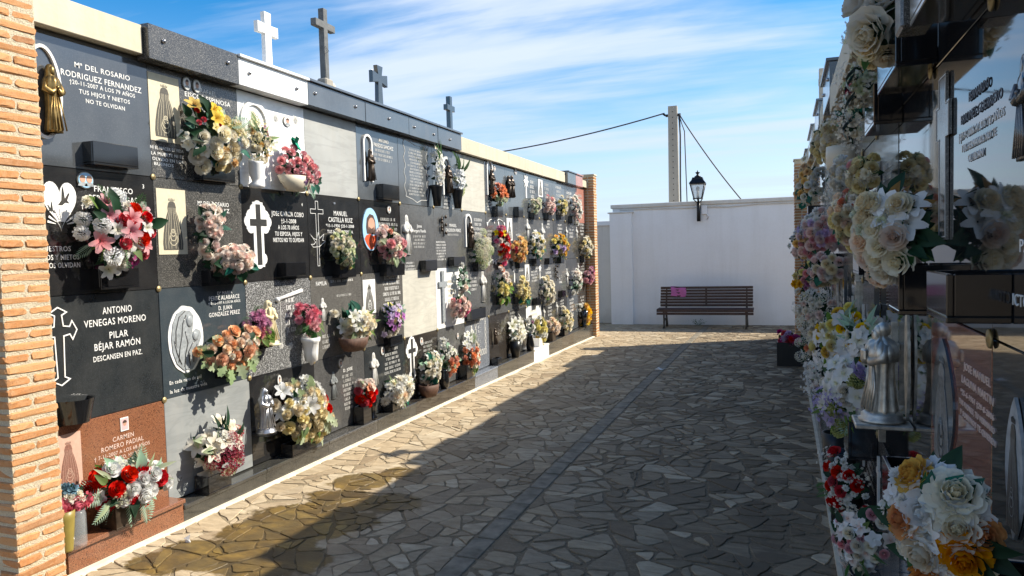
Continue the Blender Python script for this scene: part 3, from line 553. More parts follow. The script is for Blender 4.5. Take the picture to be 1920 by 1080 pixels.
# ------------------------------------------------------------------ flower meshes (radius 1, facing +z)
def petal_patch(mb, phi, r0, z0, L, W, a0, a1, cup=.25, tip=.5, nl=4, nw=3, jit=0.0, tone0=.5, tone1=1.0, rnd=random):
    """petal as a bent sheet: starts at radius r0, opens from angle a0 to a1 (degrees from the flower axis)"""
    vs = []; tn = []
    r, z = r0, z0
    for i in range(nl):
        t = i / (nl - 1)
        a = radians(a0 + (a1 - a0) * t)
        if i: r += L / (nl - 1) * sin(a); z += L / (nl - 1) * cos(a)
        w = W * (sin(pi * (.12 + .76 * t ** tip)) if tip else (.42, .80, 1.0, .96, .62)[min(4, int(t * 4 + .01))])
        for j in range(nw):
            s = (j / (nw - 1) - .5) * 2
            cc = cup * s * s * W
            rr = r - cc * cos(a); zz = z + cc * sin(a) + (rnd.uniform(-jit, jit) if i == nl - 1 else 0)
            x, y = rr, s * w
            vs.append((x * cos(phi) - y * sin(phi), x * sin(phi) + y * cos(phi), zz)); tn.append(tone0 + (tone1 - tone0) * t)
    F = [(i * nw + j, (i + 1) * nw + j, (i + 1) * nw + j + 1, i * nw + j + 1) for i in range(nl - 1) for j in range(nw - 1)]
    mb.add(vs, F, True, tn)
def f_rose(rnd):
    """garden rose: a tight whorled heart wrapped by wide round petals with rolled lips"""
    mb = MB()
    for n, r0, L, W, a0, a1, z0, t0, t1 in ((3, .07, .50, .17, 4, -14, .22, .0, .10), (4, .15, .52, .25, 6, 2, .20, .05, .30), (5, .23, .56, .33, 10, 16, .12, .15, .5), (5, .32, .62, .42, 18, 40, .0, .35, .8), (6, .42, .62, .50, 20, 52, -.10, .5, .95), (6, .46, .60, .54, 34, 84, -.28, .6, 1.0)):
        off = rnd.uniform(0, 6)
        for k in range(n): petal_patch(mb, off + 2 * pi * k / n + rnd.uniform(-.15, .15), r0, z0, L, W, a0 + rnd.uniform(-4, 4), a1 + rnd.uniform(-8, 8), .30, 0, 5, 3, .02, t0, t1, rnd)
    mb.tone = .22; mb.ball((0, 0, .46), .17, 7, 5, (1, 1.5, 1)); 
    return mb
def f_peony(rnd):
    mb = MB()
    for n, r0, L, W, a0, a1, z0, t0, t1 in ((5, .06, .40, .15, 0, -22, .36, .0, .15), (7, .15, .44, .17, 6, -8, .32, .1, .35), (8, .25, .48, .20, 12, 2, .24, .15, .5), (9, .36, .52, .23, 22, 14, .12, .3, .7), (9, .44, .58, .27, 36, 44, .0, .5, .9), (9, .46, .62, .32, 52, 74, -.12, .6, 1.0), (8, .42, .72, .36, 72, 104, -.22, .7, 1.0)):
        off = rnd.uniform(0, 6)
        for k in range(n): petal_patch(mb, off + 2 * pi * k / n + rnd.uniform(-.2, .2), r0, z0, L * rnd.uniform(.85, 1.12), W, a0 + rnd.uniform(-8, 8), a1 + rnd.uniform(-14, 14), .34, 0, 5, 3, .05, t0, t1, rnd)
    return mb
def f_carnation(rnd):
    mb = MB()
    for n, r0, L, W, a0, a1, z0 in ((6, .04, .62, .26, 4, 12, .05), (8, .08, .74, .30, 18, 40, .0), (9, .10, .86, .34, 38, 70, -.05), (9, .12, .94, .36, 58, 100, -.1)):
        off = rnd.uniform(0, 6)
        for k in range(n): petal_patch(mb, off + 2 * pi * k / n + rnd.uniform(-.2, .2), r0, z0, L * rnd.uniform(.8, 1.1), W, a0 + rnd.uniform(-8, 8), a1 + rnd.uniform(-18, 18), .15, 1.1, 3, 4, .12, .1, 1.0, rnd)
    return mb
def f_mum(rnd):
    mb = MB()
    for n, L, a0, a1, z0 in ((8, .45, 5, -10, .3), (12, .6, 22, 15, .2), (15, .75, 45, 48, .1), (17, .85, 68, 80, .02), (17, .9, 88, 112, -.05)):
        off = rnd.uniform(0, 6)
        for k in range(n): petal_patch(mb, off + 2 * pi * k / n + rnd.uniform(-.1, .1), .12, z0, L * rnd.uniform(.85, 1.1), .10, a0 + rnd.uniform(-7, 7), a1 + rnd.uniform(-14, 14), .1, .8, 3, 2, 0, .1, 1.0, rnd)
    return mb
def f_pompon(rnd):
    mb = MB(); n = 95
    for i in range(n):
        z = 1 - 1.7 * (i + .5) / n; ph = i * 2.39996; r = sqrt(max(0, 1 - z * z))
        d = Vector((r * cos(ph), r * sin(ph), z)); u = d.orthogonal().normalized(); w = d.cross(u); L = rnd.uniform(.85, 1.05); s = .17
        b = d * .55; e = d * L
        q = [b - u * s * .5, e - u * s - w * .05, e * 1.03 + w * s * .6, e + u * s - w * .05, b + u * s * .5]
        mb.add([tuple(x) for x in q], [(0, 1, 2, 3, 4)], False, [.1, .9, 1, .9, .1])
    return mb
def f_lily(rnd):
    mb = MB()
    for k in range(6): petal_patch(mb, 2 * pi * k / 6 + (.08 if k % 2 else -.05), .06, -.2 if k % 2 else -.25, 1.12, .27 if k % 2 else .33, 28, 98 + rnd.uniform(-12, 12), .18, .95, 5, 3, 0, .0, 1.0, rnd)
    mb.tone = 0.0
    for k in range(6):
        a = 2 * pi * k / 6; mb.tube([(0, 0, -.1), (.12 * cos(a), .12 * sin(a), .3), (.24 * cos(a), .24 * sin(a), .5)], [.02, .015, .03], 3)
    return mb
def f_five(rnd):
    mb = MB()
    for k in range(5): petal_patch(mb, 2 * pi * k / 5 + rnd.uniform(-.1, .1), .08, 0, .92, .44, 60, 98 + rnd.uniform(-15, 12), .2, .8, 3, 3, .05, .35, 1.0, rnd)
    for k in range(3): petal_patch(mb, 2 * pi * k / 3, .02, 0, .35, .16, 10, 40, .2, .8, 3, 2, 0, 0, .1, rnd)
    return mb
def f_cluster(rnd):
    mb = MB(); n = 46
    for i in range(n):
        z = 1 - 1.15 * (i + .5) / n; ph = i * 2.39996; r = sqrt(max(0, 1 - z * z)); d = Vector((r * cos(ph), r * sin(ph), z))
        c = d * rnd.uniform(.86, 1.03); u = d.orthogonal().normalized(); w = d.cross(u); a = rnd.uniform(0, 6); s = .17; t = rnd.uniform(.2, 1)
        for k in range(4):
            p = a + pi / 2 * k; e = u * cos(p) + w * sin(p); g = u * cos(p + pi / 2) + w * sin(p + pi / 2)
            mb.add([tuple(c - d * .03), tuple(c + e * s * .7 - g * s * .42), tuple(c + e * s * 1.15 + d * .05), tuple(c + e * s * .7 + g * s * .42)], [(0, 1, 2, 3)], False, [0, t, t, t])
    return mb
def f_spray(rnd):
    """loose filler: tiny blossoms on thin stems"""
    mb = MB()
    for i in range(26):
        a = rnd.uniform(0, 2 * pi); r = sqrt(rnd.random()); c = Vector((r * cos(a), r * sin(a), rnd.uniform(.1, .9) * (1.1 - r * .5)))
        s = rnd.uniform(.09, .16); d = Vector((rnd.uniform(-.6, .6), rnd.uniform(-.6, .6), 1)).normalized(); u = d.orthogonal().normalized(); w = d.cross(u)
        for k in range(5):
            p = 2 * pi * k / 5; e = u * cos(p) + w * sin(p); g = u * cos(p + 1.57) + w * sin(p + 1.57)
            mb.add([tuple(c), tuple(c + e * s * .8 - g * s * .4 + d * .04), tuple(c + e * s * 1.1 + d * .03), tuple(c + e * s * .8 + g * s * .4 + d * .04)], [(0, 1, 2, 3)], False, [.4, 1, 1, 1])
    return mb
def f_spike(rnd):
    mb = MB()
    for i in range(44):
        t = i / 43; a = i * 2.4; r = .34 * (1 - t) + .07; c = Vector((r * cos(a), r * sin(a), t * 2.2 - .2)); d = Vector((cos(a), sin(a), .5)).normalized(); u = d.orthogonal().normalized(); w = d.cross(u); s = .15
        mb.add([tuple(c - u * s), tuple(c + w * s), tuple(c + u * s), tuple(c - w * s)], [(0, 1, 2, 3)], False, [rnd.random()] * 4)
    mb.tone = .2; mb.tube([(0, 0, -1), (0, 0, 2)], .03, 3)
    return mb
def l_leaf(rnd, W=.30, curl=.35):
    mb = MB(); n = 6
    vs = []; 
    for i in range(n):
        t = i / (n - 1); w = W * sin(pi * (.06 + .94 * t) ** .8) if i < n - 1 else 0.004
        y = t; z = -curl * t * t + .12 * t
        vs += [(-w, y, z + w * .45), (0, y, z), (w, y, z + w * .45)]
    mb.add(vs, [q for i in range(n - 1) for q in ((i * 3, i * 3 + 1, i * 3 + 4, i * 3 + 3), (i * 3 + 1, i * 3 + 2, i * 3 + 5, i * 3 + 4))], True, [.3 + .7 * abs(v[0]) / W for v in vs])
    return mb
def l_fern(rnd, droop=.4, n=11):
    mb = MB()
    for i in range(n):
        t = .1 + .9 * i / (n - 1); y = t; z = -droop * t * t; L = .34 * sin(pi * (.12 + .8 * t) ** .9) + .05
        for s in (-1, 1):
            mb.add([(0, y - .03, z), (s * L * .55, y + .02, z + .02), (s * L, y + .13, z - .04), (s * L * .5, y + .085, z + .01)], [(0, 1, 2, 3) if s > 0 else (3, 2, 1, 0)], False, [.4, .9, 1, .7])
    mb.tone = .3; mb.tube([(0, 0, 0), (0, .5, -droop * .25), (0, 1, -droop)], [.015, .012, .006], 3)
    return mb
def l_frill(rnd):
    """lobed dusty leaf"""
    mb = MB()
    pts = []
    for i in range(9):
        t = i / 8; w = .30 * sin(pi * (.1 + .85 * t)) * (1.25 if i % 2 else .62); pts.append((w, t))
    vs = []
    for w, t in pts: z = .1 * t - .3 * t * t; vs += [(-w, t + (.06 if w > .2 else 0), z + .05), (0, t, z), (w, t + (.06 if w > .2 else 0), z + .05)]
    mb.add(vs, [q for i in range(8) for q in ((i * 3, i * 3 + 1, i * 3 + 4, i * 3 + 3), (i * 3 + 1, i * 3 + 2, i * 3 + 5, i * 3 + 4))], True, [.5 + .5 * (abs(v[0]) > .1) for v in vs])
    return mb
FL = {'rose': f_rose, 'peony': f_peony, 'carnation': f_carnation, 'chrysanthemum': f_mum, 'pompon': f_pompon, 'lily': f_lily, 'blossom': f_five, 'hydrangea': f_cluster, 'spray': f_spray, 'flower_spike': f_spike,
      'leaf': l_leaf, 'blade': lambda r: l_leaf(r, .11, .25), 'round_leaf': lambda r: l_leaf(r, .44, .3), 'frond': l_fern, 'lobed_leaf': l_frill}
PROTO = {}
def flower_mesh(kind, mat, k):
    key = (kind, mat.name, k)
    if key not in PROTO:
        base = (kind, k)
        if base not in PROTO: PROTO[base] = FL[kind](random.Random(hash(kind) % 1000 if False else sum(map(ord, kind)) * 7 + k)).mesh(kind, mat)
        me = PROTO[base] if PROTO[base].materials[0] == mat else PROTO[base].copy()
        me.materials[0] = mat; PROTO[key] = me
    return PROTO[key]
# petal and leaf colours: (heart, outer)
C = dict(cream=((.72, .54, .27), (.80, .72, .53)), ivory=((.78, .67, .42), (.83, .79, .68)), white=((.70, .68, .42), (.80, .79, .75)), purewhite=((.78, .78, .72), (.83, .83, .82)),
  buff=((.62, .46, .18), (.77, .68, .41)), yellow=((.72, .40, .02), (.80, .58, .04)), lemon=((.70, .52, .10), (.78, .70, .30)), peach=((.76, .30, .12), (.82, .52, .33)), palepeach=((.78, .50, .32), (.83, .69, .55)),
  apricot=((.72, .36, .08), (.78, .55, .26)), coral=((.66, .17, .07), (.76, .33, .20)), pink=((.62, .16, .20), (.76, .42, .44)), palepink=((.76, .44, .40), (.82, .68, .62)), hotpink=((.45, .03, .12), (.70, .20, .34)), blushwhite=((.78, .50, .40), (.83, .76, .69)),
  red=((.30, .005, .01), (.62, .015, .025)), crimson=((.20, .004, .015), (.50, .03, .07)), burgundy=((.12, .008, .02), (.34, .05, .09)), rosepink=((.50, .06, .12), (.68, .18, .24)), magenta=((.30, .01, .12), (.48, .04, .22)),
  mauve=((.30, .06, .16), (.52, .22, .36)), lilac=((.36, .22, .46), (.62, .50, .68)), violet=((.14, .05, .20), (.34, .18, .40)), purple=((.22, .03, .20), (.50, .22, .52)), lavender=((.24, .18, .42), (.40, .34, .58)),
  orange=((.62, .14, .005), (.74, .30, .02)), amber=((.66, .28, .01), (.76, .46, .06)), lime=((.26, .32, .03), (.46, .50, .14)), greenwhite=((.42, .48, .22), (.70, .72, .52)), grey=((.45, .45, .40), (.60, .62, .58)), blue=((.06, .14, .22), (.16, .30, .40)),
  g_dark=((.012, .035, .018), (.022, .062, .030)), g_mid=((.030, .085, .025), (.060, .140, .045)), g_light=((.16, .24, .10), (.30, .38, .20)), g_teal=((.015, .085, .060), (.030, .155, .105)), g_pale=((.26, .34, .20), (.44, .50, .32)), g_fresh=((.06, .13, .02), (.14, .23, .05)), g_brown=((.16, .075, .018), (.30, .17, .05)), g_mint=((.20, .36, .24), (.36, .52, .38)))
def pmat(c): return petal(*C[c])

def frame_L(y, z, x): return Matrix(((0, 0, 1, x), (1, 0, 0, y), (0, 1, 0, z), (0, 0, 0, 1)))
_k = 1 / sqrt(1 + .014 ** 2)
def frame_R(y, z, x):
    # local x towards the camera (-Y), local y up, local z out of the wall (-X)
    ex = Vector((-.014, -1, 0)) * _k; ey = Vector((0, 0, 1)); ez = ex.cross(ey)
    return Matrix(((ex.x, ey.x, ez.x, x), (ex.y, ey.y, ez.y, y), (ex.z, ey.z, ez.z, z), (0, 0, 0, 1)))

def bouquet(key, label, flowers, leaves, near=True, rz=None, up=.25, core='g_dark', group=None, shape='dome', cat='bouquet', fill=40, face=None):
    side, X, Y, Z, rx, ry = BQ[key]
    rnd = random.Random(sum(map(ord, key)) * 13)
    root = empty('bouquet', (frame_L if side == 'L' else frame_R)(Y, Z, X))
    tag(root, label, cat, group)
    rz = rz or min(.17, max(rx, .07))
    # most bunches turn their best side to whoever walks in along the path
    face = face if face is not None else (-12 if side == 'L' else 52)
    root.matrix_world = root.matrix_world @ Matrix.Rotation(radians(face), 4, 'Y') @ Matrix.Translation((0, 0, -.45 * rz))
    gain, swell = (1.12, 1.0) if side == 'L' else (1.3, 1.12)
    if side == 'L': g_ = 1.12 if near else 1.42; rx *= g_; ry *= (1.06 if near else 1.24)
    if side == 'L' and not near: flowers = [(f[0], f[1], f[2] * 1.22) + tuple(f[3:]) for f in flowers]
    if key == 'Rpeony': rx *= 1.14
    if side == 'R' and key not in ('Rpeony', 'Rtop'): rx *= 1.18; ry *= 1.15
    lob = (rnd.uniform(.10, .24), rnd.uniform(0, 6.28), rnd.uniform(.08, .18), rnd.uniform(0, 6.28))
    lobe = lambda u, v: 1 - .06 + lob[0] * sin(2 * atan2(v, u) + lob[1]) + lob[2] * sin(3 * atan2(v, u) + lob[3])
    flowers = [(f[0], f[1], f[2] * swell, max(1, round(f[3] * gain)) if f[3] > 1 else 1) + tuple(f[4:]) for f in flowers]
    placed = []
    for (kind, colr, size, count, *reg) in flowers:
        x0, x1, y0, y1 = reg[0] if reg else (-1, 1, -1, 1)
        m = pmat(colr)
        for i in range(count):
            best = None
            for tr in range(14):
                for _ in range(40):
                    u, v = rnd.uniform(x0, x1), rnd.uniform(y0, y1)
                    if u * u + v * v < .92: break
                if shape == 'cone' : u *= max(.15, (1 - v) * .62)
                dmin = min([((u - p[0]) * rx / (size + p[2])) ** 2 + ((v - p[1]) * ry / (size + p[2])) ** 2 for p in placed] or [9])
                if best is None or dmin > best[0]: best = (dmin, u, v)
            _, u, v = best; placed.append((u, v, size))
            w = sqrt(max(0.0, 1 - u * u - v * v))
            n = Vector((u / max(rx, .05) * .11, v / max(ry, .05) * .11 + up * .4, w * 1.0 + .25)); n.normalize()
            n = (n + Vector((rnd.uniform(-.2, .2), rnd.uniform(-.2, .2), 0))).normalized()
            q_ = rnd.uniform(.84, 1.06) * (1 + (lobe(u, v) - 1) * sqrt(u * u + v * v)); P = Vector((u * rx * q_, v * ry * q_, w * rz * rnd.uniform(.82, 1.06)))
            s = size * rnd.uniform(.82, 1.14)
            Mx = Matrix.Translation(P) @ n.to_track_quat('Z', 'Y').to_matrix().to_4x4() @ Matrix.Rotation(rnd.uniform(0, 6.28), 4, 'Z') @ Matrix.Scale(s, 4)
            q = ob(kind, flower_mesh(kind, m, rnd.randrange(3)), root, Mx)
            if kind == 'spray': q['kind'] = 'stuff'
    fol = MB(); fcol = None
    leafproto = {}
    def leafM(kind, colr, size, u, v, depth, tilt):
        d = Vector((u * rx, v * ry, 0)); a = atan2(u, v) + rnd.uniform(-.35, .35)
        q_ = .70 * lobe(u, v); P = Vector((u * rx * q_, v * ry * q_, depth))
        ydir = Vector((sin(a), cos(a) , tilt)).normalized(); zdir = Vector((rnd.uniform(-.3, .3), rnd.uniform(-.1, .3), 1)); xdir = ydir.cross(zdir).normalized(); zdir = xdir.cross(ydir)
        R = Matrix((xdir, ydir, zdir)).transposed().to_4x4()
        return Matrix.Translation(P) @ R @ Matrix.Rotation(rnd.uniform(-.5, .5), 4, 'Y') @ Matrix.Scale(size * rnd.uniform(.8, 1.2), 4)
    for (kind, colr, size, count, *reg) in leaves:
        count = round(count * 1.25)
        x0, x1, y0, y1 = reg[0] if reg else (-1, 1, -1, 1)
        if side == 'R': size *= .72
        for i in range(count):
            for _ in range(60):
                u, v = rnd.uniform(x0, x1), rnd.uniform(y0, y1)
                if .25 < u * u + v * v < 1.1: break
            Mx = leafM(kind, colr, size, u, v, rz * rnd.uniform(.25, .8), rnd.uniform(-.1, .6))
            nm = {'blade': 'leaf', 'round_leaf': 'leaf', 'lobed_leaf': 'leaf'}.get(kind, kind)
            size_ = size
            if near: ob(nm, flower_mesh(kind, pmat(colr), rnd.randrange(2)), root, Mx)
            else:
                me = leafproto.setdefault(kind, FL[kind](rnd)); b = len(fol.v)
                fol.v += [tuple(Mx @ Vector(p)) for p in me.v]; fol.a += me.a; fol.f += [tuple(q + b for q in f) for f in me.f]; fol.sm += me.sm
                cols_ = leafproto.setdefault('cols', []); 
                if colr not in cols_: cols_.append(colr)
                fol.m += [cols_.index(colr)] * len(me.f)
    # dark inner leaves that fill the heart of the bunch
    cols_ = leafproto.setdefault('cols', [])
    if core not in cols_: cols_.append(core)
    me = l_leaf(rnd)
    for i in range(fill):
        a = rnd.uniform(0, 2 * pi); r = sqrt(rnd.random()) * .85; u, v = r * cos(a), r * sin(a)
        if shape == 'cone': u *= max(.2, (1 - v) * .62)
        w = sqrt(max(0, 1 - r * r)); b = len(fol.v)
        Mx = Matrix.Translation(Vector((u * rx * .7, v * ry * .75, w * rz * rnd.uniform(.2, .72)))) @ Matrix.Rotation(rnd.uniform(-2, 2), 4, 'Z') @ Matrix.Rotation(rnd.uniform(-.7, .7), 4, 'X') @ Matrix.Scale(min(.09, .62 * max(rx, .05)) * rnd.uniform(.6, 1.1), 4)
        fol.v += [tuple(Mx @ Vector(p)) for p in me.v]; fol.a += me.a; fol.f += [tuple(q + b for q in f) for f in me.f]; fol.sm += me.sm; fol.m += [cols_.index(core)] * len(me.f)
    # stems down into the vase
    fol.mi = cols_.index(core)
    for i in range(5):
        u = rnd.uniform(-.4, .4); fol.tube([(u * rx, -.2 * ry, rz * .35), (u * rx * .5, -.75 * ry, rz * .2), (u * rx * .3, -1.0 * ry, rz * .12)], .0035, 4)
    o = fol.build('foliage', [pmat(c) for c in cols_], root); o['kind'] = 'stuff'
    return root
# ------------------------------------------------------------------ the setting: ground, path of crazy paving
def ground_z(x, y):
    yy = min(max(y, -4), 20)
    base = .25 - .0085 * (yy - 3.4) - .0005 * max(0, yy - 3.4) ** 2
    c = max(0.0, .07 * (1 - (yy - 3.4) / 11)) if yy > 3.4 else .07
    return base - c * (max(-3.6, min(.6, x)) + 3.27) / 3.55
gm = MB()
for (x0, x1, y0, y1) in ((-300, 300, -300, 300),):
    gm.add([(x0, y0, -.9), (x1, y0, -.9), (x1, y1, -.9), (x0, y1, -.9)], [(0, 1, 2, 3)])
tag(gm.build('ground', MATS['earth']), kind='structure')
pm = MB()
xs = np.linspace(-6, 3.2, 12); ys = np.linspace(-4, 19, 40)
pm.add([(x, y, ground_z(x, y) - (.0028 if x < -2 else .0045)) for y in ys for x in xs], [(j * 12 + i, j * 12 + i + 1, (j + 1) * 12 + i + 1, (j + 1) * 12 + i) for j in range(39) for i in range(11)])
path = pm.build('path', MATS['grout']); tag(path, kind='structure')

def clip(poly, a, b, c):
    """keep a*x+b*y<=c"""
    out = []
    for i in range(len(poly)):
        p, q = poly[i], poly[(i + 1) % len(poly)]; dp = a * p[0] + b * p[1] - c; dq = a * q[0] + b * q[1] - c
        if dp <= 0: out.append(p)
        if (dp < 0 < dq) or (dq < 0 < dp): t = dp / (dp - dq); out.append((p[0] + (q[0] - p[0]) * t, p[1] + (q[1] - p[1]) * t))
    return out
def area(p): return .5 * abs(sum(p[i][0] * p[(i + 1) % len(p)][1] - p[(i + 1) % len(p)][0] * p[i][1] for i in range(len(p))))
def inset(poly, g):
    n = len(poly); out = poly
    for i in range(n):
        p, q = poly[i], poly[(i + 1) % n]; dx, dy = q[0] - p[0], q[1] - p[1]; L = sqrt(dx * dx + dy * dy)
        if L < 1e-6: continue
        nx, ny = dy / L, -dx / L       # outward for ccw
        out = clip(out, nx, ny, nx * p[0] + ny * p[1] - g)
        if len(out) < 3: return []
    return out
def pave(x0, x1, y0, y1, density, rnd):
    """broken slabs: a strip is cracked again and again by lines across its longer side, so joints meet in T's"""
    mean = 1 / density; out = []
    def split(poly, depth):
        A = area(poly)
        if A < mean * rnd.choice((.45, .7, 1.0, 1.3, 1.7, 2.3)) or depth > 14: out.append(poly); return
        cx = sum(p[0] for p in poly) / len(poly); cy = sum(p[1] for p in poly) / len(poly)
        sxx = sum((p[0] - cx) ** 2 for p in poly); syy = sum((p[1] - cy) ** 2 for p in poly); sxy = sum((p[0] - cx) * (p[1] - cy) for p in poly)
        th = .5 * atan2(2 * sxy, sxx - syy) + rnd.gauss(0, .42)          # long axis, then across it
        a, b_ = cos(th), sin(th); s = rnd.uniform(-.16, .16) * sqrt(A); c = a * cx + b_ * cy + s
        P, Q = clip(poly, a, b_, c), clip(poly, -a, -b_, -c)
        for q in (P, Q):
            if len(q) >= 3: split(q, depth + 1)
    y = y0
    while y < y1 - .01:
        h = min(y1 - y, 2.6); split([(x0, y), (x1, y), (x1, y + h), (x0, y + h)], 0); y += h
    # nudge shared corners: push every vertex by a smooth field so long cracks are not ruled straight
    W = lambda x, y: (.022 * sin(9.1 * y + 3 * sin(4 * x)) + .012 * sin(21 * y + 11 * x), .022 * sin(8.3 * x + 2.5 * sin(5 * y)) + .012 * sin(19 * x - 13 * y))
    res = []
    for p in out:
        q = []
        for x, y in p:
            e = min(1, max(0, min(x - x0, x1 - x) / .06)); d = W(x, y); q.append((x + d[0] * e, y + d[1] * (e if y0 + .05 < y < y1 - .05 else 0)))
        res.append(q)
    return res
prnd = random.Random(5)
xc_ = lambda y: -1.555 + .0115 * y          # the strip of setts runs very slightly askew
def fit(P, fixed, edge, side): return [[(fixed + (x - fixed) * (xc_(y) + side * .064 - fixed) / (edge - fixed), y) for x, y in p] for p in P]
polys = fit(pave(-3.25, -1.475, 1.6, 16.85, 46.0, prnd), -3.25, -1.475, -1) + fit(pave(-1.36, .42, 1.6, 16.85, 46.0, prnd), .42, -1.36, 1) + pave(-3.9, -3.25, 14.3, 16.85, 10, prnd) + pave(.42, 1.2, 14.4, 16.85, 10, prnd)
def stone_mesh(mb, poly, rnd, gap):
    q = inset(poly, gap)
    if len(q) < 3 or area(q) < .0012: return 0
    # drop tiny edges, split long ones, roughen
    r = []
    n = len(q)
    for i in range(n):
        a, b = q[i], q[(i + 1) % n]; L = sqrt((a[0] - b[0]) ** 2 + (a[1] - b[1]) ** 2)
        if L < .025 and n - (i - len(r)) > 4: continue
        r.append((a[0] + rnd.uniform(-.006, .006), a[1] + rnd.uniform(-.006, .006)))
        k = 2 if L > .20 else (1 if L > .09 else 0)
        for j in range(k):
            t = (j + 1) / (k + 1) + rnd.uniform(-.08, .08); r.append((a[0] + (b[0] - a[0]) * t + rnd.uniform(-.009, .009), a[1] + (b[1] - a[1]) * t + rnd.uniform(-.009, .009)))
    n = len(r); rr_ = []
    for i in range(n):           # knock the sharp corners off
        p, c, nx = r[i - 1], r[i], r[(i + 1) % n]; a1 = (c[0] - p[0], c[1] - p[1]); a2 = (nx[0] - c[0], nx[1] - c[1]); l1 = sqrt(a1[0] ** 2 + a1[1] ** 2) + 1e-9; l2 = sqrt(a2[0] ** 2 + a2[1] ** 2) + 1e-9
        turn = 1 - (a1[0] * a2[0] + a1[1] * a2[1]) / (l1 * l2)
        if turn > .35 and n + len(rr_) - i < 16:
            k1 = min(.32, .035 / l1) * rnd.uniform(.5, 1.2); k2 = min(.32, .035 / l2) * rnd.uniform(.5, 1.2)
            rr_ += [(c[0] - a1[0] * k1, c[1] - a1[1] * k1), (c[0] + a2[0] * k2, c[1] + a2[1] * k2)]
        else: rr_.append(c)
    r = rr_; n = len(r)
    if n < 3: return 0
    cx = sum(p[0] for p in r) / n; cy = sum(p[1] for p in r) / n; h = rnd.uniform(.000, .0035); tx, ty = rnd.uniform(-.008, .008), rnd.uniform(-.008, .008)
    Zt = lambda p: ground_z(p[0], p[1]) + h + tx * (p[0] - cx) + ty * (p[1] - cy)
    inn = [(cx + (p[0] - cx) * .95, cy + (p[1] - cy) * .95) for p in r]
    vs = [(p[0], p[1], ground_z(p[0], p[1]) - .02) for p in r] + [(p[0], p[1], Zt(p) - (.0014 if p[0] < -2 else .003) - rnd.uniform(0, .001)) for p in r] + [(p[0], p[1], Zt(p)) for p in inn]
    F = [(i, (i + 1) % n, n + (i + 1) % n, n + i) for i in range(n)] + [(n + i, n + (i + 1) % n, 2 * n + (i + 1) % n, 2 * n + i) for i in range(n)] + [tuple(range(2 * n, 3 * n))]
    mb.add(vs, F, False, [rnd.random()] * 1 * 0 or [mb.tone] * len(vs)); return area(q)
cams = []
cm = cam.matrix_world.inverted()
def in_view(x, y):
    p = cm @ Vector((x, y, ground_z(x, y)))
    if p.z > -.3: return None
    u, v = p.x / -p.z * 26 / 36, p.y / -p.z * 26 / 36
    return -p.z if abs(u) < .54 and abs(v) < .32 else None
for poly in polys:
    cx = sum(p[0] for p in poly) / len(poly); cy = sum(p[1] for p in poly) / len(poly); d = in_view(cx, cy)
    cams.append((area(poly) / d ** 3 if d else -1, poly))
cams.sort(key=lambda t: -t[0])
cx_of = lambda p: sum(q[0] for q in p) / len(p)
rest = MB(); made = 0
for s, poly in cams:
    gap = prnd.choice((.0025, .004, .005, .007)) if cx_of(poly) < -1.4 else prnd.choice((.004, .005, .008, .011, .016)); tone = prnd.random()
    if made < 296 and s > 0:
        mb = MB(); mb.tone = tone
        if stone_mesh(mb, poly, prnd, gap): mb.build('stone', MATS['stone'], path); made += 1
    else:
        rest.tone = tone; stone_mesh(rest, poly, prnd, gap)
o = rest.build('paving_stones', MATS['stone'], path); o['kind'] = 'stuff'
# the strip of grey setts along the middle
srnd = random.Random(3); y = 1.7; st = MB(); k = 0
while y < 16.6:
    L = srnd.uniform(.24, .34); x0 = xc_(y) - .057 + srnd.uniform(-.004, .004); x1 = xc_(y) + .057 + srnd.uniform(-.004, .004)
    zz = ground_z(-1.42, y + L / 2) + .002; mb = MB()
    mb.box(x0 - 0, x1, 0.004, L - .011, -.03, .001 + srnd.uniform(0, .003), .004)
    vs = [(a, y + b, c + ground_z(a, y + b)) for a, b, c in mb.v]; mb.v = vs
    mb.build('sett', MATS['setts'], path); y += L
# pale mortar fillet where the path meets the left wall
fm = MB(); frnd = random.Random(9); n = 60
pts = [2.2 + i * 11.75 / n for i in range(n + 1)]
vs = []
for yv in pts:
    w = .05 + frnd.uniform(-.014, .016); g = ground_z(-3.25, yv); vs += [(-3.271, yv, g + .016), (-3.271 + w * .5, yv, g + .010), (-3.271 + w, yv, g - .006)]
fm.add(vs, [q for i in range(n) for q in ((i * 3, i * 3 + 1, i * 3 + 4, i * 3 + 3), (i * 3 + 1, i * 3 + 2, i * 3 + 5, i * 3 + 4))])
fm.build('mortar_fillet', MATS['kerbmortar'], path)

# ------------------------------------------------------------------ niche walls
LX = -3.38
BND = [2.62] + [3.374 + .752 * k for k in range(14)] + [13.87]
ROWS = [(2.284, 2.933), (1.635, 2.284), (.981, 1.635), (.37, .981)]
RBND = [.41 + .63 * k for k in range(22)]
RROWS = [(2.255, 2.80), (1.605, 2.255), (.955, 1.605), (.35, .955)]
def rx_at(y): return .38 + .014 * y

lw = empty('niche_wall', Matrix.Translation((LX, 8, .2)))
tag(lw, 'long sunlit wall of burial niches on the left, four rows high under a stone coping', 'wall')
def lwpart(name, mb, mats):
    o = mb.build(name, mats, lw); o.matrix_local = Matrix.Translation((-LX, -8, -.2)); return o
b = MB(); b.box(-6.2, LX - .022, 2.45, 13.9, -.6, 2.96); lwpart('wall_body', b, MATS['wallcore'])
b = MB(); b.box(-6.2, -3.33, 2.5, 13.88, 2.962, 3.085); lwpart('roof_slab', b, MATS['cornice'])
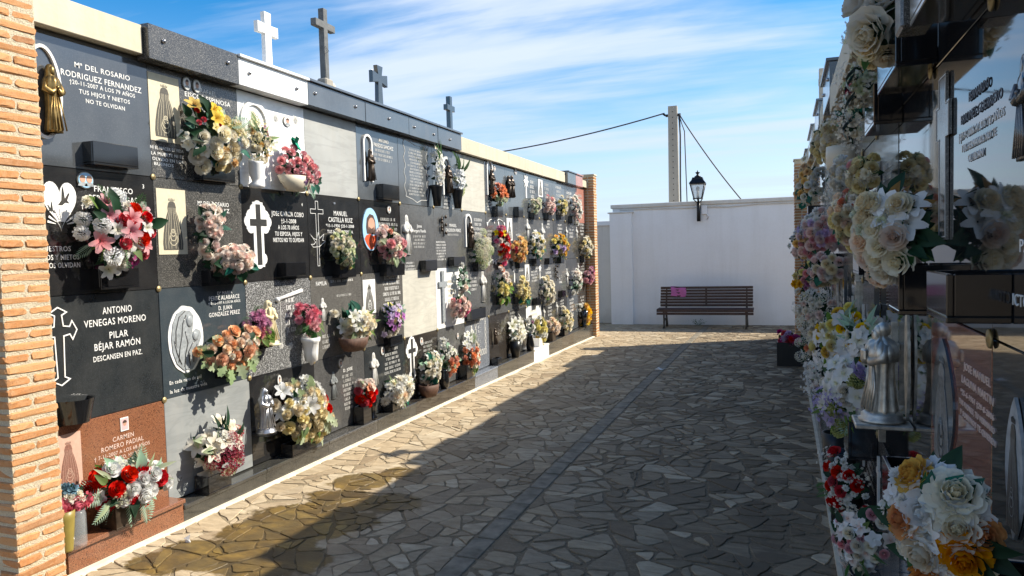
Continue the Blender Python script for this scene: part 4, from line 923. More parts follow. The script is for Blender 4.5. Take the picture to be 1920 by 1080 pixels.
# coping: (y0, y1, material, front x, z0, z1, kind)
def coping(y0, y1, mat, xf, z0, z1, cap, bolts):
    b = MB(); b.box(-3.37, xf, y0 + .002, y1 - .002, z0, z1, .003)
    p = lwpart('coping_panel', b, MATS[mat])
    if cap:
        c = MB(); c.box(-3.62, xf + .022, y0 - .004, y1 - .0005, z1 + .0015, z1 + .022, .003); q = c.build('coping_lid', MATS[mat], p)
    for by, bz in bolts:
        c = MB(); c.lathe([(.0, .016), (.010, .014), (.013, .006), (.013, 0)], 10); q = c.build('bolt', MATS['silver'], p)
        q.matrix_local = Matrix.Translation((xf, by, bz)) @ Matrix(((0, 1, 0, 0), (1, 0, 0, 0), (0, 0, 1, 0), (0, 0, 0, 1)))
coping(2.40, 3.285, 'cornice', -3.312, 2.955, 3.115, False, [])
coping(3.292, 4.035, 'speckdark', -3.278, 2.932, 3.128, False, [(3.40, 3.05), (3.93, 3.05)])
coping(4.038, 4.805, 'marble', -3.282, 2.936, 3.112, True, [(4.14, 3.03), (4.66, 3.03)])
coping(4.808, 5.640, 'slatel', -3.285, 2.940, 3.116, True, [(4.90, 3.04), (5.48, 3.04)])
coping(5.643, 6.445, 'slatel', -3.284, 2.940, 3.116, True, [(6.05, 3.03)])
coping(6.449, 7.10, 'slatel', -3.286, 2.940, 3.116, True, [(6.56, 3.03), (7.0, 3.02)])
coping(7.103, 7.72, 'slatel', -3.284, 2.940, 3.116, True, [(7.40, 3.02)])
for i, (a, c) in enumerate(((7.73, 9.4), (9.4, 10.9), (10.9, 12.25))): coping(a, c, 'cornice', -3.318, 2.938, 3.108, False, [])
coping(12.256, 12.80, 'slatel', -3.275, 2.928, 3.118, True, []); coping(12.803, 13.30, 'pink', -3.275, 2.928, 3.118, True, [])
# kerb: one block under each column
kmat = ['red', 'kerbdark', 'kerbdark', 'speckdark2', 'kerbdark', 'brownblack', 'brownblack', 'granblue', 'kerbdark', 'slated', 'marble', 'kerbdark', 'brownblack', 'kerbdark', 'kerbdark']
for i, mname in enumerate(kmat):
    b = MB(); zt = .362 if i else .405; y0 = BND[i] + .001; y1 = BND[i + 1] - .001
    b.box(-3.40, -3.274, y0, y1, -.1, zt - .028)
    b.box(-3.40, -3.264 + (.012 if i == 0 else 0), y0, y1, zt - .026, zt, .004)
    lwpart('kerb_block', b, MATS[mname])
# small round bosses at the corners of the slabs
for j, z in enumerate((2.284, 1.635, .981)):
    for i in range(1, 15):
        c = MB(); c.lathe([(0, .008), (.005, .008), (.008, .005), (.016, .005), (.019, 0)], 14); q = lwpart('rosette', c, MATS['brass'])
        q.matrix_local = Matrix.Translation((LX + .003 - LX, BND[i] - 8, z - .2)) @ Matrix(((0, 1, 0, 0), (1, 0, 0, 0), (0, 0, 1, 0), (0, 0, 0, 1)))

rw = empty('niche_wall', Matrix.Translation((rx_at(6), 6, .2)))
tag(rw, 'shaded wall of polished dark niches on the right, running away to a brick pillar', 'wall')
def rwpart(name, mb, mats):
    o = mb.build(name, mats, rw); o.matrix_local = Matrix.Translation((-rx_at(6), -6, -.2)); return o
def slant(mb):
    """x was given as the distance from the slab plane"""
    mb.v = [(x + rx_at(y), y, z) for x, y, z in mb.v]; return mb
b = MB(); b.box(.022, 2.9, -1.0, 13.9, -.6, 2.80); rwpart('wall_body', slant(b), MATS['wallcore'])
b = MB(); b.box(-.02, 2.9, -1.0, 13.88, 2.802, 2.86); rwpart('roof_slab', slant(b), MATS['cornice'])
def rcoping(y0, y1, mat, xf, z0, z1, cap, bolts=()):
    b = MB(); b.box(xf, .1, y0 + .002, y1 - .002, z0, z1, .003); p = rwpart('coping_panel', slant(b), MATS[mat])
    if cap:
        c = MB(); c.box(xf - .02, .3, y0 - .004, y1, z1 + .0015, z1 + .022, .003); c.build('coping_lid', MATS[mat], p); slant_me = p.children[0].data
        for v in slant_me.vertices: v.co.x += rx_at(v.co.y)
    for by, bz in bolts:
        c = MB(); c.lathe([(0, .014), (.010, .012), (.012, .004), (.012, 0)], 10); q = c.build('bolt', MATS['silver'], p)
        q.matrix_local = Matrix.Translation((xf + rx_at(by), by, bz)) @ Matrix(((0, -1, 0, 0), (1, 0, 0, 0), (0, 0, 1, 0), (0, 0, 0, 1)))
rcoping(-.9, 1.67, 'cornice', -.105, 2.575, 2.735, False); rcoping(1.67, 4.94, 'cornice', -.115, 2.580, 2.735, False)
rcoping(4.95, 5.76, 'slated', -.115, 2.70, 2.90, True, [(5.1, 2.82), (5.62, 2.82)]); rcoping(5.77, 6.79, 'cornice', -.095, 2.75, 2.895, False)
rcoping(6.80, 7.62, 'slatel', -.102, 2.79, 2.99, True, [(7.0, 2.91)]); rcoping(7.63, 8.79, 'cornice', -.095, 2.80, 2.975, False)
rcoping(8.80, 10.1, 'slatel', -.085, 2.86, 3.08, True); rcoping(10.11, 11.9, 'cornice', -.08, 2.87, 3.06, False); rcoping(11.91, 13.2, 'slated', -.068, 2.95, 3.18, True)
b = MB(); b.box(-.03, 2.9, 4.95, 8.79, 2.862, 2.94); rwpart('roof_slab', slant(b), MATS['cornice'])
b = MB(); b.box(-.03, 2.9, 8.8, 13.88, 2.862, 3.06); rwpart('roof_slab', slant(b), MATS['cornice'])
FAR = []
rmats = ['rblack', 'rblack', 'slated', 'rblack', 'black2', 'rblack', 'speckdark', 'rblack', 'slated', 'greymid']
rr = random.Random(4)
for i in range(21):
    for r, (z0, z1) in enumerate(RROWS):
        if (r, i) in ((1, 2), (1, 1), (2, 2), (2, 1), (0, 2), (0, 1), (0, 3), (1, 3), (2, 3), (3, 2), (3, 3)): continue
        b = MB(); d = rr.uniform(-.002, .002); b.box(d, .02, RBND[i] + .0015, RBND[i + 1] - .0015, z0 + .0015, z1 - .0015)
        sl_ = rwpart('slab', slant(b), MATS[rr.choice(rmats)])
        if rr.random() < .75 and i > 3 and r > 0:      # cut writing and a small cross, too oblique to read
            g = MB(); glyph_rows_ = [(.36, .40, .36, .22, 5)]
            for (gx, gy, gw, gh, gn) in glyph_rows_: FAR.append((sl_, RBND[i + 1], z0, gx, gy, gw, gh, gn))
    b = MB(); b.box(-.125, .03, RBND[i] + .001, RBND[i + 1] - .001, -.1, .345, .004); rwpart('kerb_block', slant(b), MATS[rr.choice(['kerbdark', 'slated', 'brownblack', 'granmid2'])])
# narrow pale strip of mortar at the foot
b = MB(); b.box(-.15, -.126, -.5, 13.8, -.1, .0); b.v = [(x, y, (ground_z(0, y) + .012 if z > -.05 else z)) for x, y, z in b.v]; rwpart('mortar_fillet', slant(b), MATS['kerbmortar'])
for (y, z) in [(RBND[i], z) for i in (1, 2, 3, 4, 5, 6, 7) for z in (2.255, 1.605, .955)]:
    c = MB(); c.lathe([(0, .007), (.006, .007), (.009, .004), (.018, .004), (.020, 0)], 16); q = rwpart('rosette', c, MATS['brass'])
    q.matrix_local = Matrix.Translation((rx_at(y) - .003 - rx_at(6), y - 6, z - .2)) @ Matrix(((0, -1, 0, 0), (1, 0, 0, 0), (0, 0, 1, 0), (0, 0, 0, 1)))

# ------------------------------------------------------------------ brick pillars
brnd = random.Random(12)
def brick_variants(L, D, H, n=5):
    out = []
    for k in range(n):
        mb = MB(); nx = 4
        # rough handmade brick: a grid box with knocked edges
        xs = [-L / 2, -L / 2 + .012, 0, L / 2 - .012, L / 2]
        ys = [-D / 2, -D / 2 + .010, D / 2 - .010, D / 2]; zs = [-H / 2, -H / 2 + .008, H / 2 - .008, H / 2]
        idx = {}; vs = []
        for i, x in enumerate(xs):
            for j, y in enumerate(ys):
                for l, z in enumerate(zs):
                    if 0 < i < 4 and 0 < j < 3 and 0 < l < 3: continue
                    e = (i in (0, 4)) + (j in (0, 3)) + (l in (0, 3)); q = .0026 * (e - 1)
                    idx[i, j, l] = len(vs)
                    vs.append((x * (1 - q / (L / 2)) + brnd.uniform(-.004, .004), y - (1 if y > 0 else -1) * q + brnd.uniform(-.003, .003), z - (1 if z > 0 else -1) * q + brnd.uniform(-.003, .003)))
        F = []
        for i in range(4):
            for j in range(3):
                F += [(idx[i, j, 0], idx[i, j + 1, 0], idx[i + 1, j + 1, 0], idx[i + 1, j, 0]), (idx[i, j, 3], idx[i + 1, j, 3], idx[i + 1, j + 1, 3], idx[i, j + 1, 3])]
        for i in range(4):
            for l in range(3):
                F += [(idx[i, 0, l], idx[i + 1, 0, l], idx[i + 1, 0, l + 1], idx[i, 0, l + 1]), (idx[i, 3, l], idx[i, 3, l + 1], idx[i + 1, 3, l + 1], idx[i + 1, 3, l])]
        for j in range(3):
            for l in range(3):
                F += [(idx[0, j, l], idx[0, j, l + 1], idx[0, j + 1, l + 1], idx[0, j + 1, l]), (idx[4, j, l], idx[4, j + 1, l], idx[4, j + 1, l + 1], idx[4, j, l + 1])]
        mb.add(vs, F, False); out.append(mb.mesh('brick', MATS['brick']))
    return out
BRFULL = brick_variants(.236, .115, .037); BRHALF = brick_variants(.110, .115, .037)
def pillar(label, x0, x1, y0, y1, z0, z1, face_x, pitch=.0515):
    """face_x: +1 when the corridor face is at x1, -1 when at x0. Bricks stand proud of the mortar."""
    root = empty('brick_pillar', Matrix.Translation(((x0 + x1) / 2, (y0 + y1) / 2, z0))); tag(root, label, 'pillar', 'rough brick pillars at the ends of the niche walls')
    inv = Matrix.Translation((-(x0 + x1) / 2, -(y0 + y1) / 2, -z0))
    m = MB(); m.box(x0 + .005, x1 - .005, y0 + .005, y1 - .005, z0, z1); o = m.build('mortar_core', MATS['mortar'], root); o.matrix_local = inv
    c = MB(); c.box(x0 - .012, x1 + .012, y0 - .012, y1 + .012, z1 + .001, z1 + .03, .004); o = c.build('cap', MATS['cornice'], root); o.matrix_local = inv
    n = int((z1 - z0 - .01) / pitch); fx = x1 if face_x > 0 else x0; W = y1 - y0; D = x1 - x0
    for k in range(n):
        z = z0 + (k + .5) * pitch
        def put(me, x, y, rot, sx):
            o = ob('brick', me, root); o.matrix_local = inv @ Matrix.Translation((x + brnd.uniform(-.003, .003), y + brnd.uniform(-.003, .003), z + brnd.uniform(-.003, .003))) @ Matrix.Rotation(rot + brnd.uniform(-.012, .012), 4, 'Z') @ Matrix.Diagonal((sx, 1, brnd.uniform(.92, 1.08), 1))
        dep = face_x * (-.0575 + brnd.uniform(-.001, .002))
        if k % 2:
            put(brnd.choice(BRFULL), fx + dep, (y0 + y1) / 2, pi / 2, W / .236)
            for xx in ((fx - face_x * .175),) if D > .25 else (): put(brnd.choice(BRHALF), xx, y0 + .0575, 0, 1)
            if D > .3: put(brnd.choice(BRHALF), fx - face_x * .295, y0 + .0575, 0, 1)
        else:
            put(brnd.choice(BRHALF), fx + dep, y0 + W * .24, pi / 2, W * .47 / .110); put(brnd.choice(BRHALF), fx + dep, y1 - W * .25, pi / 2, W * .46 / .110)
            if D > .3: put(brnd.choice(BRFULL), fx - face_x * .24, y0 + .0575, 0, .96)
            if D > .42: put(brnd.choice(BRHALF), fx - face_x * .43, y0 + .0575, 0, 1)
    return root
pillar('near brick pillar at the left border, rough orange courses with thick pale mortar', -3.64, -3.20, 2.315, 2.555, .22, 3.25, 1)
pillar('far brick pillar closing the left niche wall beside the whitewashed wall', -3.66, -3.205, 13.88, 14.12, .08, 3.19, 1)
pillar('dark shaded brick pillar at the far end of the right niche wall', .365, .86, 13.92, 14.20, .05, 3.24, -1)

# ------------------------------------------------------------------ slab elements, all in slab coordinates (x right, y up, z out)
TEXTS = []
FIG = [(.0, 0), (.25, 0), (.255, .03), (.225, .14), (.205, .32), (.20, .50), (.235, .62), (.255, .72), (.20, .785), (.10, .82), (.09, .84)]
def figure(mb, h, flat=1.0, cloak=True, n=28, fold=7, amp=.10):
    """robed standing figure: bell shaped robe with folds, folded arms, bowed head under a veil"""
    s = h * .62
    mb.lathe([(r * s, y * h) for r, y in FIG], n, flat, fold, amp)
    mb.ball((0, .885 * h, .025 * h * flat), .070 * h, 10, 8, (.80, 1.1, .9 * flat))
    if cloak:   # veil
        mb.lathe([(.215 * s, .70 * h), (.17 * s, .80 * h), (.150 * s, .88 * h), (.125 * s, .95 * h), (.06 * s, .985 * h), (.004, .99 * h)], n, flat * .95, 0, 0, cz=-.035 * h * flat)
    for sx in (-1, 1):
        mb.tube([(sx * .15 * s * 1.5, .74 * h, .0), (sx * .30 * s, .60 * h, .08 * s * flat), (sx * .13 * s, .565 * h, .24 * s * flat), (0, .64 * h, .27 * s * flat)], [.06 * s, .095 * s, .085 * s, .035 * s], 8)
    mb.ball((0, .64 * h, .30 * s * flat), .05 * s, 8, 5)
    # hanging folds at the front
    for k in range(5):
        x = (k - 2) * .10 * s; mb.tube([(x * .6, .52 * h, .185 * s * flat), (x, .28 * h, .200 * s * flat), (x * 1.2, .03 * h, .275 * s * flat)], [.010 * h, .014 * h, .016 * h], 5)
def oval(w, h, n=32, x=0, y=0, p=1.0): return [(x + w / 2 * cos(2 * pi * k / n), y + h / 2 * sin(2 * pi * k / n) * (1)) for k in range(n)]
def scale_pts(pts, cx, cy, f): return [(cx + (a - cx) * f, cy + (b - cy) * f) for a, b in pts]
def cross_pts(w, h, arm=.16, bar=.72, style='plain'):
    a = arm * w * .9; yb = h * bar - h / 2
    if style == 'plain': return [(-a, -h / 2), (a, -h / 2), (a, yb - a), (w / 2, yb - a), (w / 2, yb + a), (a, yb + a), (a, h / 2), (-a, h / 2), (-a, yb + a), (-w / 2, yb + a), (-w / 2, yb - a), (-a, yb - a)]
    if style == 'pointed':
        def tip(cx, cy, dx, dy, L):   # flared pointed arm end
            px, py = dy, -dx
            return [(cx + px * a * .8, cy + py * a * .8), (cx + px * a * 1.9 + dx * L * .35, cy + py * a * 1.9 + dy * L * .35), (cx + dx * L, cy + dy * L), (cx - px * a * 1.9 + dx * L * .35, cy - py * a * 1.9 + dy * L * .35), (cx - px * a * .8, cy - py * a * .8)]
        L = w * .22; q = []
        q += tip(0, -h / 2 + L, 0, -1, L)[::1]
        q += [(a, yb - a)] + tip(w / 2 - L, yb, 1, 0, L) + [(a, yb + a)] + tip(0, h / 2 - L, 0, 1, L) + [(-a, yb + a)] + tip(-w / 2 + L, yb, -1, 0, L) + [(-a, yb - a)]
        return q
    # trefoil ends
    q = []; R = a * 1.45
    def lobe(cx, cy, a0):
        pts = []
        for da in (-90, 0, 90):
            ox, oy = cx + R * .9 * cos(radians(a0 + da)), cy + R * .9 * sin(radians(a0 + da))
            for t in (-80, -40, 0, 40, 80): pts.append((ox + R * .72 * cos(radians(a0 + da + t)), oy + R * .72 * sin(radians(a0 + da + t))))
        return pts
    q += [(-a, yb - a)] + [(-a, -h / 2 + 2.4 * R)] + lobe(0, -h / 2 + 1.6 * R, -90) + [(a, -h / 2 + 2.4 * R), (a, yb - a)] + lobe(w / 2 - 1.6 * R, yb, 0) + [(a, yb + a)] + lobe(0, h / 2 - 1.6 * R, 90) + [(-a, yb + a)] + lobe(-w / 2 + 1.6 * R, yb, 180)
    return q
def outline(mb, pts, t, z0, z1):
    """thin band following an outline (offset towards the inside)"""
    n = len(pts); A = sum(pts[i][0] * pts[(i + 1) % n][1] - pts[(i + 1) % n][0] * pts[i][1] for i in range(n))
    if A < 0: pts = pts[::-1]
    inn = []
    for i in range(n):
        p, c, q = pts[i - 1], pts[i], pts[(i + 1) % n]
        d1 = Vector((c[0] - p[0], c[1] - p[1])); d2 = Vector((q[0] - c[0], q[1] - c[1]))
        if d1.length < 1e-7 or d2.length < 1e-7: inn.append(c); continue
        d1.normalize(); d2.normalize(); n1 = Vector((-d1.y, d1.x)); n2 = Vector((-d2.y, d2.x)); b = n1 + n2
        if b.length < .3: b = n1
        else: b = b.normalized() * min(2.0, 1 / max(.4, b.normalized().dot(n1)))
        inn.append((c[0] + b.x * t, c[1] + b.y * t))
    mb.ring(inn, pts, z0, z1)
mrnd = random.Random(21)
def glyph_rows(mb, x, y, w, h, n, z=.0006):
    """rows of small letter-like strokes for writing too small to read"""
    lh = h / n
    for i in range(n):
        ch = lh * .58; yy = y + h / 2 - (i + .5) * lh; lw_ = w * mrnd.uniform(.62, 1.0); xx = x - lw_ / 2; cw = ch * .62
        while xx < x + lw_ / 2 - cw * .5:
            if mrnd.random() < .13: xx += cw * .8; continue
            k = mrnd.randrange(4); t = cw * .26; y0, y1 = yy - ch / 2, yy + ch / 2
            if k in (0, 1, 3): mb.add([(xx, y0, z), (xx + t, y0, z), (xx + t, y1, z), (xx, y1, z)], [(0, 1, 2, 3)])
            if k in (1, 2): mb.add([(xx + cw * .5, y0, z), (xx + cw * .5 + t, y0, z), (xx + cw * .5 + t, y1, z), (xx + cw * .5, y1, z)], [(0, 1, 2, 3)])
            if k in (0, 2): mb.add([(xx + t, y1 - t, z * 1.2), (xx + cw * .6, y1 - t, z * 1.2), (xx + cw * .6, y1, z * 1.2), (xx + t, y1, z * 1.2)], [(0, 1, 2, 3)])
            if k in (0, 3): mb.add([(xx + t, y0, z * 1.2), (xx + cw * .6, y0, z * 1.2), (xx + cw * .6, y0 + t, z * 1.2), (xx + t, y0 + t, z * 1.2)], [(0, 1, 2, 3)])
            xx += cw * mrnd.uniform(.95, 1.1)
def engraved_lady(mb, w, h, z):
    """crowned veiled lady cut as line work: silhouette plus curved fold lines"""
    pts = []
    prof = [(.46, -.5), (.48, -.38), (.44, -.2), (.36, .0), (.26, .16), (.19, .24), (.20, .32), (.15, .40), (.07, .43)]
    pts = [(x * w, y * h) for x, y in prof] + [(-x * w, y * h) for x, y in prof[::-1]]
    mb.mi = 0; mb.prism(pts, 0, z)
    mb.mi = 1
    for s in (-1, 1):
        for k in range(3):
            f = .22 + k * .29
            L = [Vector((s * px * w * f, py * h * .96, z + .0012)) for px, py in prof[:7]]
            for a, b in zip(L[:-1], L[1:]):
                d = (b - a).normalized(); q = Vector((-d.y, d.x, 0)) * w * .007
                mb.add([tuple(a - q), tuple(a + q), tuple(b + q), tuple(b - q)], [(0, 1, 2, 3)])
    for k in range(3):
        yy = h * (-.12 - .1 * k); r = w * (.10 + .045 * k)
        for i in range(10):
            a0, a1 = 2 * pi * i / 10, 2 * pi * (i + 1) / 10
            mb.add([(r * cos(a0), yy * .6 + r * sin(a0) * 1.2 - .1 * h, z + .0015), (r * cos(a1), yy * .6 + r * sin(a1) * 1.2 - .1 * h, z + .0015), ((r + w * .022) * cos(a1), yy * .6 + (r + w * .022) * sin(a1) * 1.2 - .1 * h, z + .0015), ((r + w * .022) * cos(a0), yy * .6 + (r + w * .022) * sin(a0) * 1.2 - .1 * h, z + .0015)], [(0, 1, 2, 3)])
    mb.mi = 0
    for k in range(-2, 3):
        x = k * w * .06; mb.prism([(x - w * .018, h * .44), (x + w * .018, h * .44), (x + k * w * .012, h * (.50 - abs(k) * .008))], 0, z)
def el_text(root, x, y, w, h, s, mat='letter'):
    cu = bpy.data.curves.new('lettering', 'FONT'); cu.body = s; cu.size = 1; cu.align_x = 'CENTER'; cu.align_y = 'CENTER'; cu.extrude = .012; cu.offset = .003; cu.resolution_u = 2; cu.space_character = 1.08
    cu.materials.append(MATS[mat]); o = bpy.data.objects.new('lettering', cu); link(o, root); TEXTS.append((o, x, y, w, h)); return o
def flower_box(root, x, y, w, h, d, mat='blackbox'):
    """open topped stone box fixed to the slab"""
    b = MB(); t = .012; x0, x1, y0, y1 = x - w / 2, x + w / 2, y - h / 2, y + h / 2
    b.box(x0, x1, y0, y0 + t, .0005, d, .002); b.box(x0, x1, y0 + t + .0005, y1, d - t, d, .002)
    b.box(x0, x0 + t, y0 + t + .0005, y1, .0005, d - t - .0005, .002); b.box(x1 - t, x1, y0 + t + .0005, y1, .0005, d - t - .0005, .002)
    return b.build('flower_box', MATS[mat], root)
def element(root, e, slabmat):
    k, x, y, w, h = e[0], *e[1:5]; w = abs(w); h = abs(h); arg = e[5:]
    letter = {'redbrown': 'letterpink', 'red': 'letterpink', 'pink': 'letterdim', 'marble': 'goldletter'}.get(slabmat, 'letter')
    M = Matrix.Translation((x, y, 0))
    if k == 'text': el_text(root, x, y, w, h, arg[0], 'lettergrey' if h > .02 and slabmat == 'rblack' and arg[0] not in ('VICTORIA', 'PAZ') else letter)
    elif k in ('marks', 'gold'):
        mb = MB(); glyph_rows(mb, 0, 0, w, h, arg[0]); q = mb.build('lettering', MATS['goldletter' if k == 'gold' else ('letterdim' if mrnd.random() < .35 else letter)], root, M); q['kind'] = 'stuff'
    elif k in ('box',): flower_box(root, x, y, w, h, arg[0])
    elif k == 'bowl':
        b = MB(); d = arg[0]; n = 12
        for (r0, r1, y0, y1) in ((.72, 1.0, -.5, .5), (1.0, .9, .5, .48), (.9, .6, .48, -.35)):
            vs = [(r * w / 2 * cos(pi * i / n), yy * h, max(.001, r * d * sin(pi * i / n))) for r, yy in ((r0, y0), (r1, y1)) for i in range(n + 1)]
            b.add(vs, [(i + 1, i, n + 1 + i, n + 2 + i) for i in range(n)], True)
        b.add([(.72 * w / 2 * cos(pi * i / n), -.5 * h, max(.001, .72 * d * sin(pi * i / n))) for i in range(n + 1)], [tuple(range(n + 1))])
        b.build('flower_bowl', MATS['blackbox'], root, M)
    elif k == 'ring':
        b = MB(); b.ring(oval(w * .86, h * .93, 48), oval(w, h, 48), .0, .014); b.build('oval_ring', MATS['white'], root, M)
    elif k in ('arch', 'archring'):
        t = w * (.10 if k == 'arch' else .12); n = 14
        def A(q): return [(-w / 2 + q, -h / 2)] + [((w / 2 - q) * cos(pi - pi * i / n), h / 2 - w / 2 + (w / 2 - q) * sin(pi - pi * i / n) * 1.0) for i in range(n + 1)] + [(w / 2 - q, -h / 2)]
        b = MB(); I, O = A(t), A(0); m = len(I)
        vs = [(p[0], p[1], z) for z in (0, .016) for L in (I, O) for p in L]
        b.add(vs, [q for i in range(m - 1) for q in ((2 * m + i, 2 * m + i + 1, 3 * m + i + 1, 3 * m + i), (m + i, m + i + 1, 3 * m + i + 1, 3 * m + i), (i, i + 1, 2 * m + i + 1, 2 * m + i))])
        b.build('arch', MATS['marble' if k == 'arch' else 'white'], root, M)
        if k == 'arch':
            f = MB(); figure(f, h * .8, .35, n=12); f.build('relief_figure', MATS['cream'], root, Matrix.Translation((x, y - h / 2, .004)))
    elif k == 'statue':
        f = MB(); figure(f, h * .88, .85); f.lathe([(h * .10, -.0), (h * .13, .02 * h), (h * .12, .06 * h)], 12, .8)
        f.build('saint_figure', MATS['bronze' if arg[0] == 'bronze' else 'darkbronze'], root, Matrix.Translation((x, y - h / 2, .034 if h > .2 else .02)) @ Matrix.Diagonal((.78, 1, .75, 1)))
    elif k == 'figure':
        f = MB(); figure(f, h, .22, n=12); f.build('relief_figure', MATS['letterdim' if arg[0] == 'white' else 'faint'], root, Matrix.Translation((x, y - h / 2, .003)))
    elif k == 'card':
        b = MB(); mt = {'cream': 'cream', 'white': 'white', 'pinkcard': 'pinkcard'}[arg[0]]; b.box(-w / 2, w / 2, -h / 2, h / 2, .0005, .004); c = b.build('card', MATS[mt], root, M)
        f = MB(); engraved_lady(f, w * .72, h * .80, .0012); f.build('engraving', [MATS['engravedred' if mt == 'pinkcard' else 'engraved'], MATS[mt]], c, Matrix.Translation((0, -h * .03, .0045)))
    elif k in ('medal', 'roundmedal'):
        b = MB(); b.prism(oval(w, h, 24), .0005, .008); c = b.build('portrait_medallion', MATS['medalrim'], root, M)
        b = MB(); b.prism(oval(w * .88, h * .9, 24), .0085, .0105); b.build('porcelain', MATS['skyblue' if k == 'roundmedal' else 'porcelain'], c)
        b = MB()
        for hx in ((-.2, .2) if k == 'roundmedal' else (0,)):
            q = .95 if k == 'roundmedal' else 1
            b.mi = 0; b.prism(oval(w * .36 * q, h * .40 * q, 14, hx * w, h * .04), .0108, .012)
            b.mi = 1; b.prism([(hx * w + w * .19 * q * cos(t), h * .12 + h * .18 * q * sin(t)) for t in [pi * i / 8 for i in range(9)]], .0121, .0128)
            b.mi = 2; b.prism([(hx * w + w * .30 * q * cos(t), -h * .36 + h * .26 * q * sin(t)) for t in [pi * i / 8 for i in range(9)]], .0108, .0115)
        b.build('portrait', [MATS['skin'], MATS['hair'], MATS['reliefgrey']], c)
    elif k == 'photo':
        b = MB(); b.box(-w / 2, w / 2, -h / 2, h / 2, .0005, .006); c = b.build('photo', MATS['white'], root, M)
        b = MB(); b.mi = 0; b.box(-w * .42, w * .42, -h * .43, h * .43, .0062, .0066); b.mi = 1; b.prism(oval(w * .42, h * .36, 14, 0, h * .04), .0068, .0072); b.mi = 2; b.prism([(w * .26 * cos(t), h * .10 + h * .22 * sin(t)) for t in [pi * i / 8 for i in range(9)]], .0073, .0078)
        b.build('portrait', [MATS['photopink'], MATS['skin'], MATS['hair']], c)
    elif k == 'portrait':
        b = MB(); b.prism(oval(w, h, 36), .0005, .008); c = b.build('painted_oval', MATS['skyblue'], root, M)
        b = MB(); z = .0085
        b.mi = 0; b.prism([(px * w, py * h) for px, py in ((-.42, -.22), (-.30, -.14), (-.05, -.10), (.05, -.16), (.36, -.12), (.30, -.30), (.08, -.47), (-.08, -.47), (-.30, -.34))], z, z + .001)
        b.mi = 1; b.prism([(px * w, py * h) for px, py in ((-.26, -.10), (-.30, .06), (-.24, .26), (-.06, .36), (.16, .33), (.28, .20), (.30, .02), (.24, -.12))], z + .0011, z + .0018)
        b.mi = 2; b.prism(oval(w * .42, h * .33, 18, .03 * w, h * .11), z + .002, z + .0026)
        b.mi = 1; b.prism([(px * w, py * h) for px, py in ((-.14, .06), (.02, .01), (.18, .06), (.13, -.06), (.02, -.10), (-.09, -.06))], z + .0027, z + .0031)
        b.build('painted_figure', [MATS['robe'], MATS['hair'], MATS['skin']], c)
    elif k == 'heart':
        # white heart with a flourish at its foot, two dark birds and a rising sun
        pts = []
        for i in range(40):
            t = 2 * pi * i / 40; hx = 16 * sin(t) ** 3; hy = 13 * cos(t) - 5 * cos(2 * t) - 2 * cos(3 * t) - cos(4 * t); pts.append((hx / 34 * w, (hy + 3) / 31 * h * .93 + .02 * h))
        b = MB(); b.prism(pts, .0004, .003); c = b.build('heart_emblem', MATS['white'], root, M)
        b = MB(); z0, z1 = .0033, .0048
        low = [(p[0] * .94, p[1] * .94) for p in pts if p[1] < -.18 * h]
        if len(low) > 3: b.prism(low, z0, z0 + .0006)
        b2 = MB(); 
        for s, cx, cy, q in ((1, .10, .16, 1.0), (-1, -.24, -.02, .6)):
            S = lambda P: [(cx * w + s * px * w * q, cy * h + py * h * q) for px, py in P]
            b.prism(S([(-.16, -.10), (-.02, .02), (.06, .02), (.16, -.06), (.05, -.05), (-.04, -.10)]), z0, z1)
            b.prism(S([(-.06, -.02), (-.03, .18), (.0, .24), (.04, .02)]), z0, z1 - .0003); b.prism(S([(.02, .0), (.14, .12), (.18, .12), (.09, -.03)]), z0, z1 - .0002)
        b.build('bird', MATS['slated'], c)
        sun = MB()
        for i in range(9):
            a = radians(14 + 19 * i); r0, r1 = w * .16, w * .44 * (1 - .12 * abs(i - 4) / 4); da = .075
            sun.prism([(r0 * cos(a - da * .6), -h * .30 + r0 * sin(a - da * .6)), (r1 * cos(a - da), -h * .30 + r1 * sin(a - da)), (r1 * cos(a + da), -h * .30 + r1 * sin(a + da)), (r0 * cos(a + da * .6), -h * .30 + r0 * sin(a + da * .6))], z1, z1 + .001)
        sun.build('sunburst', MATS['slated' if False else 'white'], c)
    elif k == 'bigcross':
        b = MB(); b.prism(cross_pts(w * .86, h * .92, .24, .70, 'plain'), .0004, .006); R = w * .17; yb = (h * .92) * .70 - h * .46
        for ex, ey, dx, dy in ((0, h / 2 - R, 0, 1), (0, -h / 2 + R, 0, -1), (w / 2 - R * .8, yb, 1, 0), (-w / 2 + R * .8, yb, -1, 0)):
            for q, (ox, oy) in enumerate(((0, 0), (-dy * R * .85 - dx * R * .55, dx * R * .85 - dy * R * .55), (dy * R * .85 - dx * R * .55, -dx * R * .85 - dy * R * .55))): b.prism(oval(R * 1.7, R * 1.7, 14, ex + ox, ey + oy), .0004, .0056 - q * .0003)
        c = b.build('cross', MATS['white'], root, M)
        Q = cross_pts(w * .62, h * .86, .15, .70, 'plain'); b = MB(); b.prism([(p[0], p[1]) for p in Q], .0064, .0084); b.build('cross_inlay', MATS['slated'], c)
    elif k == 'outcross':
        b = MB(); outline(b, cross_pts(w, h, .15, .69, 'pointed'), .006, .0004, .004); b.build('cross', MATS['white'], root, M)
    elif k == 'dovecross':
        P = cross_pts(w, h, .12, .84, 'plain'); P = [(px * (.8 if py < -h * .2 else 1), py) for px, py in P]; b = MB(); outline(b, P, .0035, .0004, .003)
        b.build('cross', MATS['white'], root, M)
